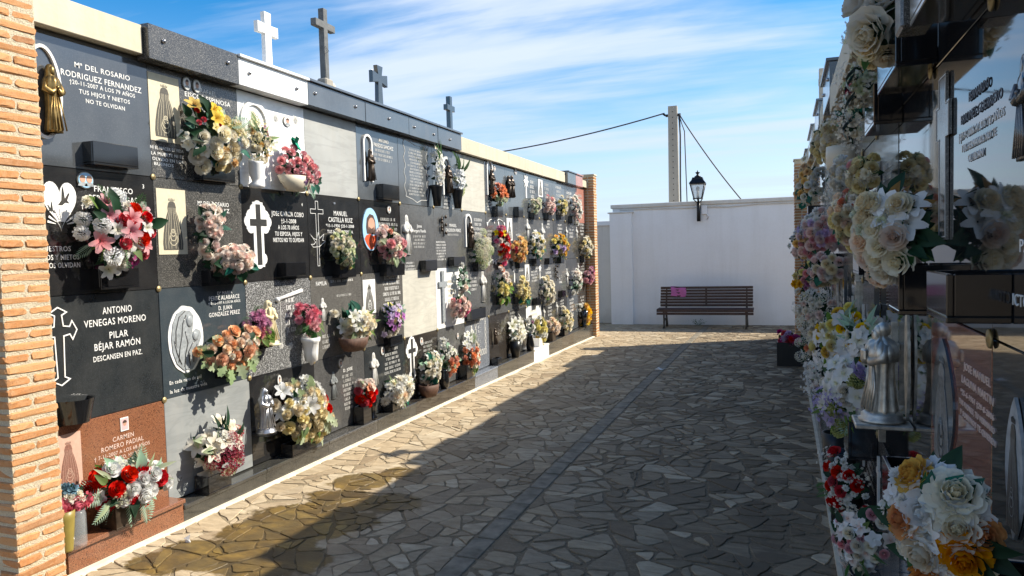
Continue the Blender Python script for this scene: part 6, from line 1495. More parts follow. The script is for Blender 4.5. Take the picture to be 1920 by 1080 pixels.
rbox('large dark stone box high on the right wall, its underside towards the camera', 1.62, 2.275, .50, .17, .115)
rbox('second dark stone box behind the large one at the top right', 2.42, 2.262, .40, .13, .10)
rbox('dark box with a cut corner below the teal ribbon bouquet', 2.98, 2.20, .30, .14, .09)
rbox('empty black trough with a grey rim beside the orange peonies', 2.67, .935, .23, .13, .07)
rbox('polished black box in front of the slab with five grey lines', 1.63, 1.648, .20, .09, .104)
for key, lab, w_, h_, d_ in (('Rcream', 'square black box under the big cream rose bouquet', .20, .13, .10), ('Rpeach', 'black box under the cream and peach roses on the right wall', .26, .14, .11), ('Rpink', 'black box below the pink rose bouquet far along the right wall', .32, .14, .14), ('Rorchid', 'tall black box under the orchid bouquet', .26, .17, .12), ('Ryellow', 'long black box under the yellow and white bouquet', .30, .15, .12),
    ('Rwhite', 'dark box in the shade under the small white flowers', .32, .15, .14), ('Rpeony', 'low black box under the orange peony bouquet', .20, .09, .11), ('Ryellowpink', 'black box under the small yellow and pink flowers near the far right pillar', .30, .14, .14), ('Rmixed', 'black box under the mixed peach and white flowers by the far right pillar', .30, .14, .13)):
    s_, X_, Y_, Z_, rx_, ry_ = BQ[key]; rbox(lab, Y_ + .05, Z_ - ry_ * 1.02 - h_ * .75, w_, h_, d_)
m = MB(); m.box(-.05, .05, 0, .105, .02, .09, .006); o = m.build('stone_block', MATS['granmid']); o.matrix_world = RF(2.02, 2.30, .03); tag(o, 'grey stone block with a raw edge in front of the top box', 'block')
vase_at('flower_pot', 'rounded cream pot holding cream roses high on the right wall', 'flower pot', RF(4.72, 2.205, .06), [(0, 0), (.05, 0), (.085, .02), (.092, .10), (.088, .15), (.078, .15), (0, .1)], 'terraplain', 18)
m = MB(); wr = random.Random(6); P = [(.030 + .010 * sin(i * .85) - .0006 * (i - 12) , .24 * i / 28) for i in range(29)] + [(-.030 + .009 * sin(i * .7 + 1), .24 * i / 28) for i in range(28, -1, -1)]; m.prism(P, -.008, .008); o = m.build('driftwood_ornament', MATS['oldwood']); o.matrix_world = RF(4.25, .66, .05) @ Matrix.Rotation(radians(70), 4, 'Y'); tag(o, 'pale wavy edged wooden ornament standing above the red roses', 'ornament')
for i, (y, z) in enumerate(((4.5, .36), (4.95, .36), (4.1, .36))):
    m = MB(); m.lathe([(0, 0), (.075, 0), (.08, .26), (.07, .26), (.06, .05), (0, .04)], 14); o = m.build('flower_pot', MATS['blackplastic']); o.matrix_world = RF(y, z, .09 - .0); tag(o, ['tall black plastic pot in the shade above the red roses, middle of three', 'tall black plastic pot in the shade, farthest of three', 'tall black plastic pot in the shade, nearest of three'][i], 'flower pot', 'black pots at the foot of the right wall')
for i, (y, z, h) in enumerate(((2.95, 1.36, .30), (3.5, 1.46, .28), (4.4, 1.52, .26), (5.2, 1.5, .30), (6.0, 1.5, .3))):
    m = MB(); m.prism(cross_pts(.12, h, .10, .72), .001, .022); o = m.build('wall_cross', MATS['pewter' if i % 2 == 0 else 'slateb']); o.matrix_world = RF(y, z, .0); 
    tag(o, ['metal cross on the dark slab just behind the silver saint', 'dark slate cross above the orchid bouquet', 'metal cross above the yellow and white bouquet', 'dark slate cross deep along the right wall', 'metal cross farthest along the right wall'][i], 'cross', 'small crosses fixed to the right wall')
# pot standing on the path
r = empty('flower_pot', Matrix.Translation((.19, 10.75, ground_z(.1, 10.7)))); tag(r, 'tall square black pot standing on the path by the right kerb', 'flower pot')
m = MB()
for a in range(4):
    q = MB(); q.box(-.15, .15, -.15, -.135, 0, .32, .003); R = Matrix.Rotation(a * pi / 2, 3, 'Z'); sc_ = .999 - a * .0015; m.add([tuple(R @ Vector(v) * sc_) for v in q.v], q.f)
m.box(-.134, .134, -.134, .134, .01, .26); m.build('pot_shell', MATS['blackplastic'], r)
# ------------------------------------------------------------------ bouquets on the left wall
F = bouquet
GL = 'artificial flower bouquets on the left wall'; GR = 'artificial flower bouquets on the right wall'
def B(key, label, fl, lv, **kw): return bouquet(key, label, fl, lv, group=GL if BQ[key][0] == 'L' else GR, **kw)
B('cream_yellow', 'large bouquet of cream roses with bright yellow flowers and dark leaves on top', [('rose', 'ivory', .050, 9, (-.6, 1, -1, .1)), ('rose', 'buff', .046, 6, (-.2, 1, -1, .5)), ('lily', 'yellow', .062, 3, (-.5, .1, .45, .95)), ('blossom', 'lemon', .036, 5, (-.2, .8, .1, .9)), ('rose', 'red', .022, 4, (-.6, .3, .2, .6)), ('blossom', 'ivory', .042, 4, (-.9, -.2, -.5, 0)), ('spray', 'cream', .06, 3, (.2, 1, -.2, .7)), ('carnation', 'apricot', .034, 3, (.0, .8, -.9, .1))],
  [('leaf', 'g_dark', .10, 9, (-1, .2, -.5, .8)), ('leaf', 'g_teal', .075, 6), ('frond', 'g_mint', .11, 3, (.2, 1, 0, .9))])
B('dried', 'small bunch of faded flowers with burgundy sprigs in the white vase', [('spray', 'buff', .055, 5), ('spray', 'crimson', .035, 3, (0, 1, .0, .8)), ('rose', 'ivory', .032, 5, (-1, .6, -.9, .3)), ('carnation', 'apricot', .028, 3)], [('frond', 'g_pale', .10, 3), ('blade', 'g_light', .10, 4, (-1, 1, 0, 1))], rz=.07)
B('pinkdome', 'rounded bouquet of small pink roses with two violet roses, in the boat planter', [('rose', 'pink', .030, 34, (-1, 1, -.5, 1)), ('rose', 'palepink', .028, 10), ('rose', 'violet', .046, 3, (-1, .0, -1, -.45))], [('leaf', 'g_teal', .075, 9, (-.7, 1, -1, -.2)), ('frond', 'g_mint', .08, 3, (.1, 1, -1, -.3)), ('leaf', 'g_dark', .06, 6)])
# green ribbon tuft above it
m = MB(); rb = random.Random(4)
for i in range(5):
    a = rb.uniform(-.6, .6); vs = []
    for j in range(5): t = j / 4; vs += [(.045 * sin(a) * t * 2 + .012, .085 * t, .03 * sin(t * 3 + i) + .01 * i), (.045 * sin(a) * t * 2 - .020 - .01 * t, .085 * t + .01, .03 * sin(t * 3 + i) + .01 * i)]
    m.add(vs, [(2 * j, 2 * j + 1, 2 * j + 3, 2 * j + 2) for j in range(4)], True)
o = m.build('ribbon', MATS['greenribbon']); o.matrix_world = LF(4.62, 2.57, .10); tag(o, 'bright green ribbon tuft behind the pink bouquet', 'ribbon')
B('gladL', 'tall white gladioli in the nearer dark conical vase', [('blossom', 'white', .046, 13, (-.8, .8, -.7, .6)), ('blossom', 'ivory', .034, 6, (-.4, .4, .3, 1)), ('carnation', 'blushwhite', .03, 4, (-1, 1, -.8, -.1))], [('blade', 'g_mid', .16, 6, (-.6, .6, .1, 1)), ('leaf', 'g_dark', .07, 5, (-1, 1, -1, -.4))], rz=.08)
B('gladR', 'tall white gladioli in the farther dark conical vase', [('blossom', 'purewhite', .046, 12, (-.8, .8, -.6, .5)), ('rose', 'greenwhite', .030, 8, (-1, 1, -1, 0))], [('blade', 'g_mid', .18, 6, (-.6, .5, .1, 1)), ('leaf', 'g_dark', .07, 6, (-1, 1, -1, -.3))], rz=.08)
B('lilies', 'tall bouquet of pink and white lilies, white pompons and red roses', [('pompon', 'purewhite', .045, 3, (-1, -.6, -.1, .3)), ('pompon', 'purewhite', .048, 1, (-.3, .3, .8, 1)), ('pompon', 'purewhite', .045, 1, (.7, 1, .1, .4)), ('pompon', 'purewhite', .05, 1, (-.6, -.3, -.6, -.4)), ('lily', 'pink', .054, 6, (-.8, 1, -.4, .9)), ('lily', 'white', .052, 6, (-.3, .9, -1, .5)), ('rose', 'red', .040, 7, (-.1, .8, -.6, .5)), ('blossom', 'magenta', .046, 3, (-.3, .9, -.9, -.4)), ('carnation', 'ivory', .034, 4)],
  [('frond', 'g_mid', .10, 4), ('leaf', 'g_dark', .10, 7), ('leaf', 'g_fresh', .07, 8), ('frond', 'g_mint', .08, 3)], fill=60)
B('rosesL', 'upright column of pale pink roses with dark leaves', [('rose', 'blushwhite', .036, 14), ('rose', 'palepink', .032, 6), ('blossom', 'white', .034, 2, (-.6, .6, .5, 1))], [('round_leaf', 'g_dark', .055, 16, (-1, .2, -1, .8)), ('leaf', 'g_teal', .06, 5)])
B('rosesR', 'low spread of pale pink roses over large round green leaves', [('rose', 'blushwhite', .036, 18, (-1, 1, -.4, 1)), ('rose', 'palepink', .034, 9)], [('round_leaf', 'g_dark', .075, 8, (-1, 1, -1, -.1)), ('leaf', 'g_teal', .07, 5, (-1, 1, -1, 0))])
B('whitegreen2', 'egg shaped bouquet of greenish white roses in the black box', [('rose', 'greenwhite', .030, 18), ('rose', 'ivory', .030, 14), ('carnation', 'lemon', .024, 5)], [('leaf', 'g_mid', .06, 8), ('leaf', 'g_dark', .07, 8, (-1, 1, -1, 0))])
B('pinkcream', 'domed bouquet of pink peonies among cream flowers', [('peony', 'pink', .042, 6, (-1, 1, -.7, .2)), ('peony', 'palepink', .044, 5), ('carnation', 'ivory', .032, 12), ('carnation', 'coral', .03, 2, (-.4, .4, .5, 1))], [('leaf', 'g_pale', .085, 10, (-1, 1, -1, .2)), ('leaf', 'g_dark', .08, 5), ('blade', 'g_fresh', .08, 4, (-.5, .5, .3, 1))])
B('mophead', 'round mophead bouquet of greenish white hydrangeas', [('hydrangea', 'greenwhite', .050, 9), ('hydrangea', 'ivory', .045, 8), ('rose', 'lemon', .02, 4)], [('leaf', 'g_fresh', .09, 8, (-1, 1, -1, -.2))], near=False)
B('red2', 'tall bright red and pink bouquet with yellow tips', [('carnation', 'red', .044, 9, (-.7, .8, -.6, .5)), ('carnation', 'hotpink', .040, 6), ('blossom', 'yellow', .036, 5, (-.8, .8, .5, 1)), ('carnation', 'blushwhite', .034, 6, (-1, .6, -1, .2)), ('blossom', 'amber', .03, 3, (-1, 0, -1, -.6))], [('leaf', 'g_dark', .07, 6)], near=False)
B('apricot2', 'apricot bouquet with a red flower at its left side', [('carnation', 'apricot', .038, 16), ('carnation', 'peach', .034, 6), ('peony', 'red', .046, 1, (-1, -.6, -.4, .1)), ('carnation', 'orange', .036, 3, (-.8, 0, -.9, -.3))], [('leaf', 'g_pale', .06, 6)], near=False)
B('white2', 'white and pale yellow bouquet with teal leaves, second row', [('carnation', 'ivory', .038, 12), ('rose', 'lemon', .030, 7), ('blossom', 'purewhite', .036, 5, (-.6, .6, .3, 1))], [('leaf', 'g_teal', .09, 6, (-1, 1, -1, -.3)), ('leaf', 'g_mid', .06, 4)], near=False)
B('orange2', 'yellow orange bouquet with a lilac patch at its left', [('carnation', 'amber', .042, 9, (-.2, 1, -.7, 1)), ('rose', 'lemon', .036, 9), ('carnation', 'lilac', .042, 4, (-.8, -.1, -.7, .0)), ('blossom', 'orange', .036, 1, (-.6, -.2, .7, 1))], [('leaf', 'g_dark', .08, 6), ('leaf', 'g_fresh', .06, 5)], near=False)
B('cream2', 'cream bouquet touching the far brick pillar in the second row', [('carnation', 'ivory', .046, 10), ('rose', 'buff', .040, 7)], [('leaf', 'g_dark', .08, 7, (-1, 1, -1, .2))], near=False)
B('peachgreen', 'small bouquet with coral flowers above and green white ones below', [('carnation', 'coral', .040, 9, (-1, 1, -.1, 1)), ('rose', 'greenwhite', .034, 8, (-1, 1, -1, -.1))], [('leaf', 'g_mint', .06, 8, (-1, 1, -1, 0))], near=False)
B('whitegreen1', 'small greenish white bouquet, leftmost of four close together in the top row', [('carnation', 'greenwhite', .038, 8), ('rose', 'ivory', .032, 6)], [('leaf', 'g_teal', .06, 5)], near=False)
B('pink1', 'small pink bouquet in the top row near the far pillar', [('carnation', 'palepink', .042, 10), ('rose', 'pink', .032, 5)], [('leaf', 'g_mid', .05, 4)], near=False)
B('yellow1', 'small yellow and white bouquet in the top row near the far pillar', [('carnation', 'lemon', .038, 8), ('rose', 'ivory', .034, 6)], [('leaf', 'g_dark', .06, 4)], near=False)
B('whitepink1', 'white bouquet hanging down over the pink granite slab', [('carnation', 'white', .046, 9), ('carnation', 'blushwhite', .042, 8), ('rose', 'palepink', .034, 3)], [('leaf', 'g_teal', .07, 5, (-1, 0, 0, 1))], near=False)
B('peach3', 'bouquet of peach roses edged with pale lobed leaves', [('rose', 'peach', .040, 14, (-1, 1, -.7, .8)), ('rose', 'palepeach', .036, 8), ('rose', 'ivory', .026, 9, (-.4, 1, -.9, .4))], [('lobed_leaf', 'g_light', .10, 13, (-1, 1, -1, -.1)), ('lobed_leaf', 'g_pale', .09, 5), ('leaf', 'g_dark', .07, 4)], fill=50)
B('mauve3', 'mauve chrysanthemums in front of the cream robed figure', [('chrysanthemum', 'mauve', .040, 8, (-1, .8, -.4, 1)), ('chrysanthemum', 'rosepink', .034, 4, (-.2, 1, -1, .2)), ('spray', 'lime', .045, 2, (.2, 1, -.6, .4))], [('leaf', 'g_fresh', .085, 8, (-1, 1, -1, -.2)), ('frond', 'g_mid', .08, 3)])
B('pinkurn', 'rose pink asters with green leaves in the white urn', [('chrysanthemum', 'rosepink', .036, 11, (-1, 1, -.2, 1)), ('chrysanthemum', 'pink', .034, 4)], [('leaf', 'g_mid', .075, 10, (-1, 1, -1, -.2)), ('frond', 'g_fresh', .08, 4, (-1, 1, -1, 0))])
B('whiteboat', 'wide low bouquet of white lilies and cream roses in the wicker basket', [('rose', 'ivory', .044, 8), ('lily', 'white', .062, 5, (-1, .2, -.8, 1)), ('blossom', 'buff', .045, 6), ('rose', 'cream', .038, 8, (-.6, 1, -1, .2)), ('blossom', 'palepeach', .034, 3, (.4, 1, .1, .7))], [('round_leaf', 'g_teal', .09, 5, (-1, .1, .3, 1)), ('blade', 'g_fresh', .11, 9, (.2, 1, -.9, .5)), ('leaf', 'g_light', .08, 5, (-1, 1, -1, -.3))])
B('purple3', 'purple and lilac orchids with yellow and cream flowers, black box', [('blossom', 'purple', .038, 7, (-1, 1, -.6, .3)), ('blossom', 'lilac', .038, 7), ('blossom', 'lemon', .032, 4, (-.4, .8, -.1, .9)), ('carnation', 'ivory', .034, 5, (-.6, .9, -1, -.4)), ('spray', 'lavender', .05, 2, (-1, .2, .3, 1))], [('leaf', 'g_mint', .07, 6), ('blade', 'g_mint', .09, 4, (-1, 1, .2, 1)), ('leaf', 'g_dark', .06, 5)])
B('tallpinkT', 'green leafed pink rose spike above the pink rose bouquet', [('rose', 'blushwhite', .036, 3, (-.5, .6, -1, -.2)), ('carnation', 'white', .026, 4)], [('leaf', 'g_mint', .07, 10), ('leaf', 'g_dark', .06, 6)], near=False, rz=.07)
B('tallpinkB', 'bouquet of pink roses on the ledge beside the white marble slab', [('rose', 'palepink', .046, 10), ('rose', 'hotpink', .040, 4, (.2, 1, -.9, .6)), ('rose', 'pink', .036, 3)], [('leaf', 'g_dark', .07, 6), ('blade', 'g_light', .09, 3)])
B('pinkyellow3', 'tall pink and yellow bouquet in the far half of the third row', [('carnation', 'blushwhite', .036, 6, (-.3, .6, .2, 1)), ('carnation', 'lemon', .040, 8, (-.8, 1, -.7, .2)), ('carnation', 'coral', .03, 3, (-.2, .5, .4, 1))], [('leaf', 'g_fresh', .09, 10, (-1, 1, -1, 0)), ('leaf', 'g_dark', .08, 5)], near=False)
B('amber3', 'amber and cream bouquet over teal leaves in the third row', [('carnation', 'buff', .042, 12, (-1, 1, -.4, 1)), ('carnation', 'lemon', .036, 6)], [('leaf', 'g_teal', .10, 7, (-.6, 1, -1, -.3))], near=False)
B('cream3', 'rounded cream bouquet in the far half of the third row', [('carnation', 'ivory', .042, 16), ('rose', 'buff', .032, 4)], [('leaf', 'g_fresh', .07, 6, (-1, 1, -1, 0))], near=False)
B('whitepink3', 'white and pale pink bouquet, third row near the far pillar', [('carnation', 'white', .046, 9), ('carnation', 'blushwhite', .042, 5, (-.6, 1, .1, 1))], [('leaf', 'g_mint', .08, 7, (-1, 1, -1, 0))], near=False)
B('brightpink3', 'bright pink bunch sticking out in front of the far brick pillar', [('carnation', 'pink', .048, 7), ('carnation', 'mauve', .042, 5)], [('leaf', 'g_dark', .06, 4)], near=False)
B('redwhite4', 'wide bouquet of red and white roses with minty leaves on the red granite ledge', [('rose', 'red', .052, 8), ('rose', 'purewhite', .044, 13), ('blossom', 'white', .046, 4), ('spray', 'greenwhite', .05, 3)], [('frond', 'g_mint', .13, 7), ('leaf', 'g_mint', .10, 9), ('blade', 'g_pale', .11, 8), ('leaf', 'g_dark', .09, 6, (-1, 1, -1, -.2)), ('leaf', 'g_fresh', .07, 3)], fill=55)
B('smallred4', 'small rosy red blooms with a dusty blue one, beside the brick pillar', [('peony', 'rosepink', .042, 4, (-1, 1, -.8, .1)), ('carnation', 'ivory', .032, 3, (-.6, .6, -.1, .5)), ('carnation', 'blue', .034, 2, (-.5, .2, .6, 1))], [('leaf', 'g_dark', .05, 3)], rz=.05, fill=18)
B('burgundy4', 'bouquet of burgundy hydrangeas ringed by white lilies on the grey slab', [('hydrangea', 'burgundy', .058, 5, (-.6, .8, -.5, .1)), ('hydrangea', 'crimson', .046, 3, (.2, .9, -.6, .5)), ('lily', 'ivory', .062, 12), ('carnation', 'white', .034, 3, (-.4, .5, .5, 1))], [('leaf', 'g_pale', .08, 8), ('blade', 'g_dark', .14, 3, (-.4, .1, .6, 1)), ('leaf', 'g_dark', .07, 5)])
B('creamroses4', 'very large bouquet of cream roses, white lilies and few red roses, bottom row', [('rose', 'buff', .046, 22, (-.8, .7, -.9, .4)), ('rose', 'cream', .044, 12), ('lily', 'purewhite', .064, 6, (-1, 0, 0, .8)), ('carnation', 'white', .044, 6, (-.2, .6, .2, .9)), ('rose', 'red', .042, 5, (.6, 1, -.4, .5)), ('rose', 'palepeach', .036, 3, (.5, 1, -.2, .6))], [('lobed_leaf', 'g_pale', .12, 9, (-1, 1, -1, 0)), ('lobed_leaf', 'g_light', .11, 6, (-.4, .3, .4, 1)), ('leaf', 'g_fresh', .10, 7, (-.8, .6, -1, -.5)), ('leaf', 'g_dark', .08, 6)], fill=70)
B('red4', 'narrow bouquet of red and blush roses in a square black pot', [('rose', 'red', .048, 6, (-1, 1, -.8, .2)), ('rose', 'blushwhite', .036, 6, (-1, .6, 0, 1)), ('blossom', 'coral', .036, 3, (-.2, 1, -.3, .5))], [('leaf', 'g_light', .06, 4), ('leaf', 'g_dark', .06, 3)])
B('white4', 'spreading bouquet of creamy white chrysanthemums on the kerb', [('chrysanthemum', 'ivory', .050, 14), ('carnation', 'white', .040, 12), ('chrysanthemum', 'palepeach', .044, 3, (-.6, .2, -.4, .2))], [('leaf', 'g_teal', .07, 5, (-.4, .4, -1, -.4)), ('blade', 'g_light', .08, 6)])
B('basket4', 'white roses and lilies in the brown wicker basket on the kerb', [('blossom', 'white', .046, 8), ('rose', 'ivory', .038, 14), ('carnation', 'greenwhite', .034, 6, (-.2, 1, 0, 1))], [('leaf', 'g_teal', .09, 7, (-1, .2, -.8, .8)), ('leaf', 'g_mint', .07, 6)])
B('coralL', 'white flowers over coral ones, left of the two coral bouquets', [('carnation', 'coral', .044, 8, (-.4, 1, -.9, 0)), ('carnation', 'white', .040, 9, (-1, .8, .1, 1)), ('rose', 'greenwhite', .03, 4)], [('leaf', 'g_mint', .07, 6), ('leaf', 'g_dark', .06, 4)])
B('coralR', 'coral and creamy white flowers, right of the two coral bouquets', [('carnation', 'coral', .046, 9, (-.8, .5, -.5, .4)), ('carnation', 'ivory', .042, 10, (-.2, 1, -1, .6)), ('blossom', 'white', .040, 5, (-.9, 0, .2, 1))], [('frond', 'g_light', .11, 4, (-.5, .5, .4, 1)), ('leaf', 'g_fresh', .08, 6, (-.4, .6, -1, -.5))])
B('lily4', 'white lilies in the tall dark vase, far half of the bottom row', [('lily', 'white', .062, 10), ('carnation', 'ivory', .040, 7)], [('leaf', 'g_dark', .09, 8, (-1, .2, -1, .2)), ('leaf', 'g_fresh', .07, 5)], near=False)
B('small4', 'small sprig of white flowers in the bottle green vase', [('carnation', 'white', .034, 6), ('carnation', 'mauve', .026, 1)], [('leaf', 'g_dark', .06, 8)], near=False)
B('yellowwhite4', 'pale yellow bouquet in the white square pot', [('carnation', 'lemon', .042, 11), ('carnation', 'white', .038, 5), ('blossom', 'amber', .03, 2, (-1, 0, -1, -.5))], [('leaf', 'g_fresh', .07, 6)], near=False)
B('pink4', 'pinkish bouquet in the square brown pot, far bottom row', [('carnation', 'palepeach', .046, 10), ('carnation', 'blushwhite', .04, 5)], [('blade', 'g_fresh', .1, 5, (-.6, .6, .2, 1))], near=False)
B('cream4', 'cream and buff bouquet spilling to the right, far bottom row', [('carnation', 'ivory', .048, 10), ('carnation', 'buff', .044, 7)], [('leaf', 'g_mid', .07, 5)], near=False)
B('yellow4', 'bright yellow drooping bouquet beside the far brick pillar', [('chrysanthemum', 'amber', .056, 8, (-.3, 1, -.9, .6)), ('chrysanthemum', 'yellow', .052, 6, (-.2, 1, -.8, .8)), ('carnation', 'white', .036, 3, (-1, -.1, -.2, .6))], [('leaf', 'g_dark', .09, 7, (-1, 0, -1, .4))], near=False)

# ------------------------------------------------------------------ bouquets on the right wall
B('Rtop', 'large cream roses hanging at the top edge of the view', [('rose', 'ivory', .062, 1, (-.1, .2, -.3, .0)), ('rose', 'ivory', .056, 2, (-.7, .3, .5, 1)), ('rose', 'cream', .034, 3, (-.6, .3, -.9, -.5)), ('spray', 'greenwhite', .05, 3, (-1, -.5, -.7, .5)), ('carnation', 'white', .022, 4, (-1, -.4, -.6, .3))], [('leaf', 'g_dark', .075, 12, (-.2, 1, -.9, 1)), ('leaf', 'g_mid', .06, 4, (-.5, .5, -1, -.4))], rz=.06, up=-.1)
B('Rribbon', 'small creamy flowers with a red rose, tied with teal ribbons', [('spray', 'ivory', .045, 6), ('rose', 'rosepink', .022, 1, (-.3, .3, -.1, .4)), ('rose', 'ivory', .024, 3, (-.4, .8, -.9, -.2)), ('carnation', 'greenwhite', .02, 8)], [('leaf', 'g_mint', .05, 8), ('leaf', 'g_teal', .05, 5)], rz=.06)
m = MB(); rb = random.Random(9)
for (cx, cy, L, a) in ((.05, .045, .12, -1.9), (.07, -.03, .12, -2.2), (-.02, -.11, .10, -2.4), (.08, .06, .09, -1.2)):
    vs = []
    for j in range(7):
        t = j / 6; r = .018; th = t * 2.6; px = cx + cos(a) * L * t; py = cy + sin(a) * L * t
        vs += [(px - r, py, .02 + .035 * sin(th)), (px + r, py + .01, .024 + .035 * sin(th))]
    m.add(vs, [(2 * j, 2 * j + 1, 2 * j + 3, 2 * j + 2) for j in range(6)], True)
o = m.build('ribbon', MATS['tealribbon']); s_, X_, Y_, Z_, _, _ = BQ['Rribbon']; o.matrix_world = frame_R(Y_, Z_, X_); tag(o, 'teal striped ribbon loops below the small creamy flowers', 'ribbon')
B('Rcreampot', 'cream roses in the rounded cream pot high on the right wall', [('rose', 'buff', .034, 14), ('rose', 'ivory', .034, 10, (-1, 1, -1, .4)), ('spray', 'ivory', .05, 3, (-1, 1, .2, 1))], [('leaf', 'g_mint', .06, 5), ('leaf', 'g_dark', .06, 4)], rz=.09)
B('Rmixed', 'mixed peach and white flowers with dark teal leaves by the far right pillar', [('carnation', 'apricot', .044, 8, (-1, .2, -.4, .8)), ('rose', 'white', .044, 7, (-.5, 1, -.5, .8)), ('carnation', 'ivory', .036, 6)], [('round_leaf', 'g_teal', .10, 6, (-.6, .6, -1, -.2)), ('leaf', 'g_dark', .09, 8, (-.2, 1, -.6, .6)), ('frond', 'grey', .1, 3, (-1, 0, .3, 1))], rz=.12)
B('Rpink', 'bouquet of pink and mauve rosebuds on the shaded right wall', [('rose', 'palepink', .038, 14), ('rose', 'pink', .032, 9, (-.8, 1, -1, .4)), ('carnation', 'lilac', .034, 5, (-.1, 1, -.5, .5)), ('carnation', 'white', .034, 9, (-1, .6, 0, 1)), ('carnation', 'apricot', .034, 5, (-1, -.3, -.9, .2)), ('spray', 'lavender', .05, 3, (-1, -.4, 0, .9))], [('leaf', 'g_teal', .08, 5, (-.9, .2, -1, -.6)), ('leaf', 'g_dark', .06, 5)], rz=.14)
B('Rpeach', 'peach and buff roses with a coral one, left of the big cream roses', [('rose', 'palepeach', .026, 9), ('rose', 'buff', .030, 8, (-.6, 1, -1, .2)), ('rose', 'coral', .020, 3), ('rose', 'rosepink', .016, 1, (-.2, .2, .4, .8)), ('carnation', 'ivory', .022, 9, (-.6, 1, .0, 1))], [('leaf', 'g_mid', .045, 6), ('blade', 'g_light', .06, 5, (-1, .4, .3, 1)), ('leaf', 'g_teal', .06, 4, (-1, .2, -1, -.4))], rz=.09)
B('Rcream', 'big cream and peach roses with brown tipped leaves, middle of the right wall', [('rose', 'palepeach', .038, 1, (.25, .6, -.3, .0)), ('rose', 'ivory', .038, 2, (-.2, .3, -.65, -.3)), ('rose', 'palepeach', .036, 2, (-.5, -.1, -.9, -.2)), ('rose', 'ivory', .036, 4, (-.95, .1, -.9, .1)), ('lily', 'purewhite', .040, 3, (-.3, .6, -.1, .6)), ('rose', 'cream', .036, 3, (-.6, .5, .1, .7)), ('carnation', 'greenwhite', .024, 3, (-.7, .3, -.1, .5))], [('leaf', 'g_brown', .075, 4, (-.3, .8, .55, 1)), ('leaf', 'g_dark', .07, 9, (.2, 1, -.8, .5)), ('leaf', 'g_teal', .06, 5, (-1, -.3, -1, -.3)), ('leaf', 'g_mid', .06, 5, (-.2, .8, -1, -.5))], rz=.085)
B('Ryellowpink', 'small yellow and pink flowers against the far right pillar', [('carnation', 'lemon', .044, 5), ('carnation', 'amber', .046, 3, (-1, 0, -.7, .1)), ('rose', 'pink', .040, 4), ('rose', 'mauve', .034, 3)], [('round_leaf', 'g_dark', .10, 5, (-.6, .6, -1, -.3)), ('leaf', 'g_dark', .09, 6, (0, 1, -.2, 1))], rz=.11)
B('Rwhite', 'tall mass of small white flowers with pink touches on the right wall', [('hydrangea', 'white', .044, 10), ('carnation', 'ivory', .036, 10), ('carnation', 'palepink', .034, 5, (-.4, .8, -.1, .6)), ('spray', 'white', .07, 6), ('carnation', 'coral', .038, 2, (.2, .9, -.9, -.4))], [('leaf', 'g_mint', .07, 6), ('leaf', 'g_dark', .07, 5)], rz=.13, fill=60)
B('Ryellow', 'yellow roses and white tulips on the shaded right wall', [('rose', 'yellow', .030, 9), ('rose', 'lemon', .028, 5), ('blossom', 'purewhite', .042, 8), ('lily', 'white', .044, 4, (-.8, .4, 0, 1))], [('leaf', 'g_fresh', .07, 8), ('blade', 'g_mint', .13, 5, (.2, 1, .1, 1)), ('leaf', 'g_dark', .07, 6)], rz=.11, fill=55)
B('Rorchid', 'white and lilac orchids with lime pompons and a palm leaf', [('blossom', 'white', .042, 10, (-.7, .7, -.5, 1)), ('blossom', 'lilac', .038, 6), ('pompon', 'lime', .036, 1, (.3, .7, .1, .4)), ('pompon', 'lime', .032, 2, (-.5, 0, -1, -.4)), ('flower_spike', 'lavender', .036, 4, (.4, 1, .4, 1)), ('rose', 'ivory', .030, 4), ('spray', 'lavender', .05, 4, (-1, 0, -.6, .3))], [('frond', 'g_mint', .13, 3, (-.1, .8, -1, -.5)), ('blade', 'g_fresh', .12, 8, (-.9, .4, -1, -.3)), ('leaf', 'g_mid', .07, 6)], rz=.10, fill=55)
B('Rred', 'small red roses with tiny white flowers low on the right wall', [('rose', 'red', .029, 9), ('carnation', 'white', .017, 20), ('spray', 'ivory', .05, 3)], [('frond', 'g_mid', .09, 5, (-1, 0, -1, 0)), ('leaf', 'g_dark', .06, 6)], rz=.08)
B('Rpinkwhite', 'white and pale pink blooms at the bottom of the right wall', [('blossom', 'blushwhite', .032, 8), ('rose', 'pink', .020, 6), ('rose', 'ivory', .022, 6), ('blossom', 'purewhite', .028, 7)], [('leaf', 'g_dark', .06, 7), ('blade', 'g_mid', .09, 6, (-.4, 1, -1, -.2)), ('leaf', 'g_fresh', .05, 4)], rz=.08)
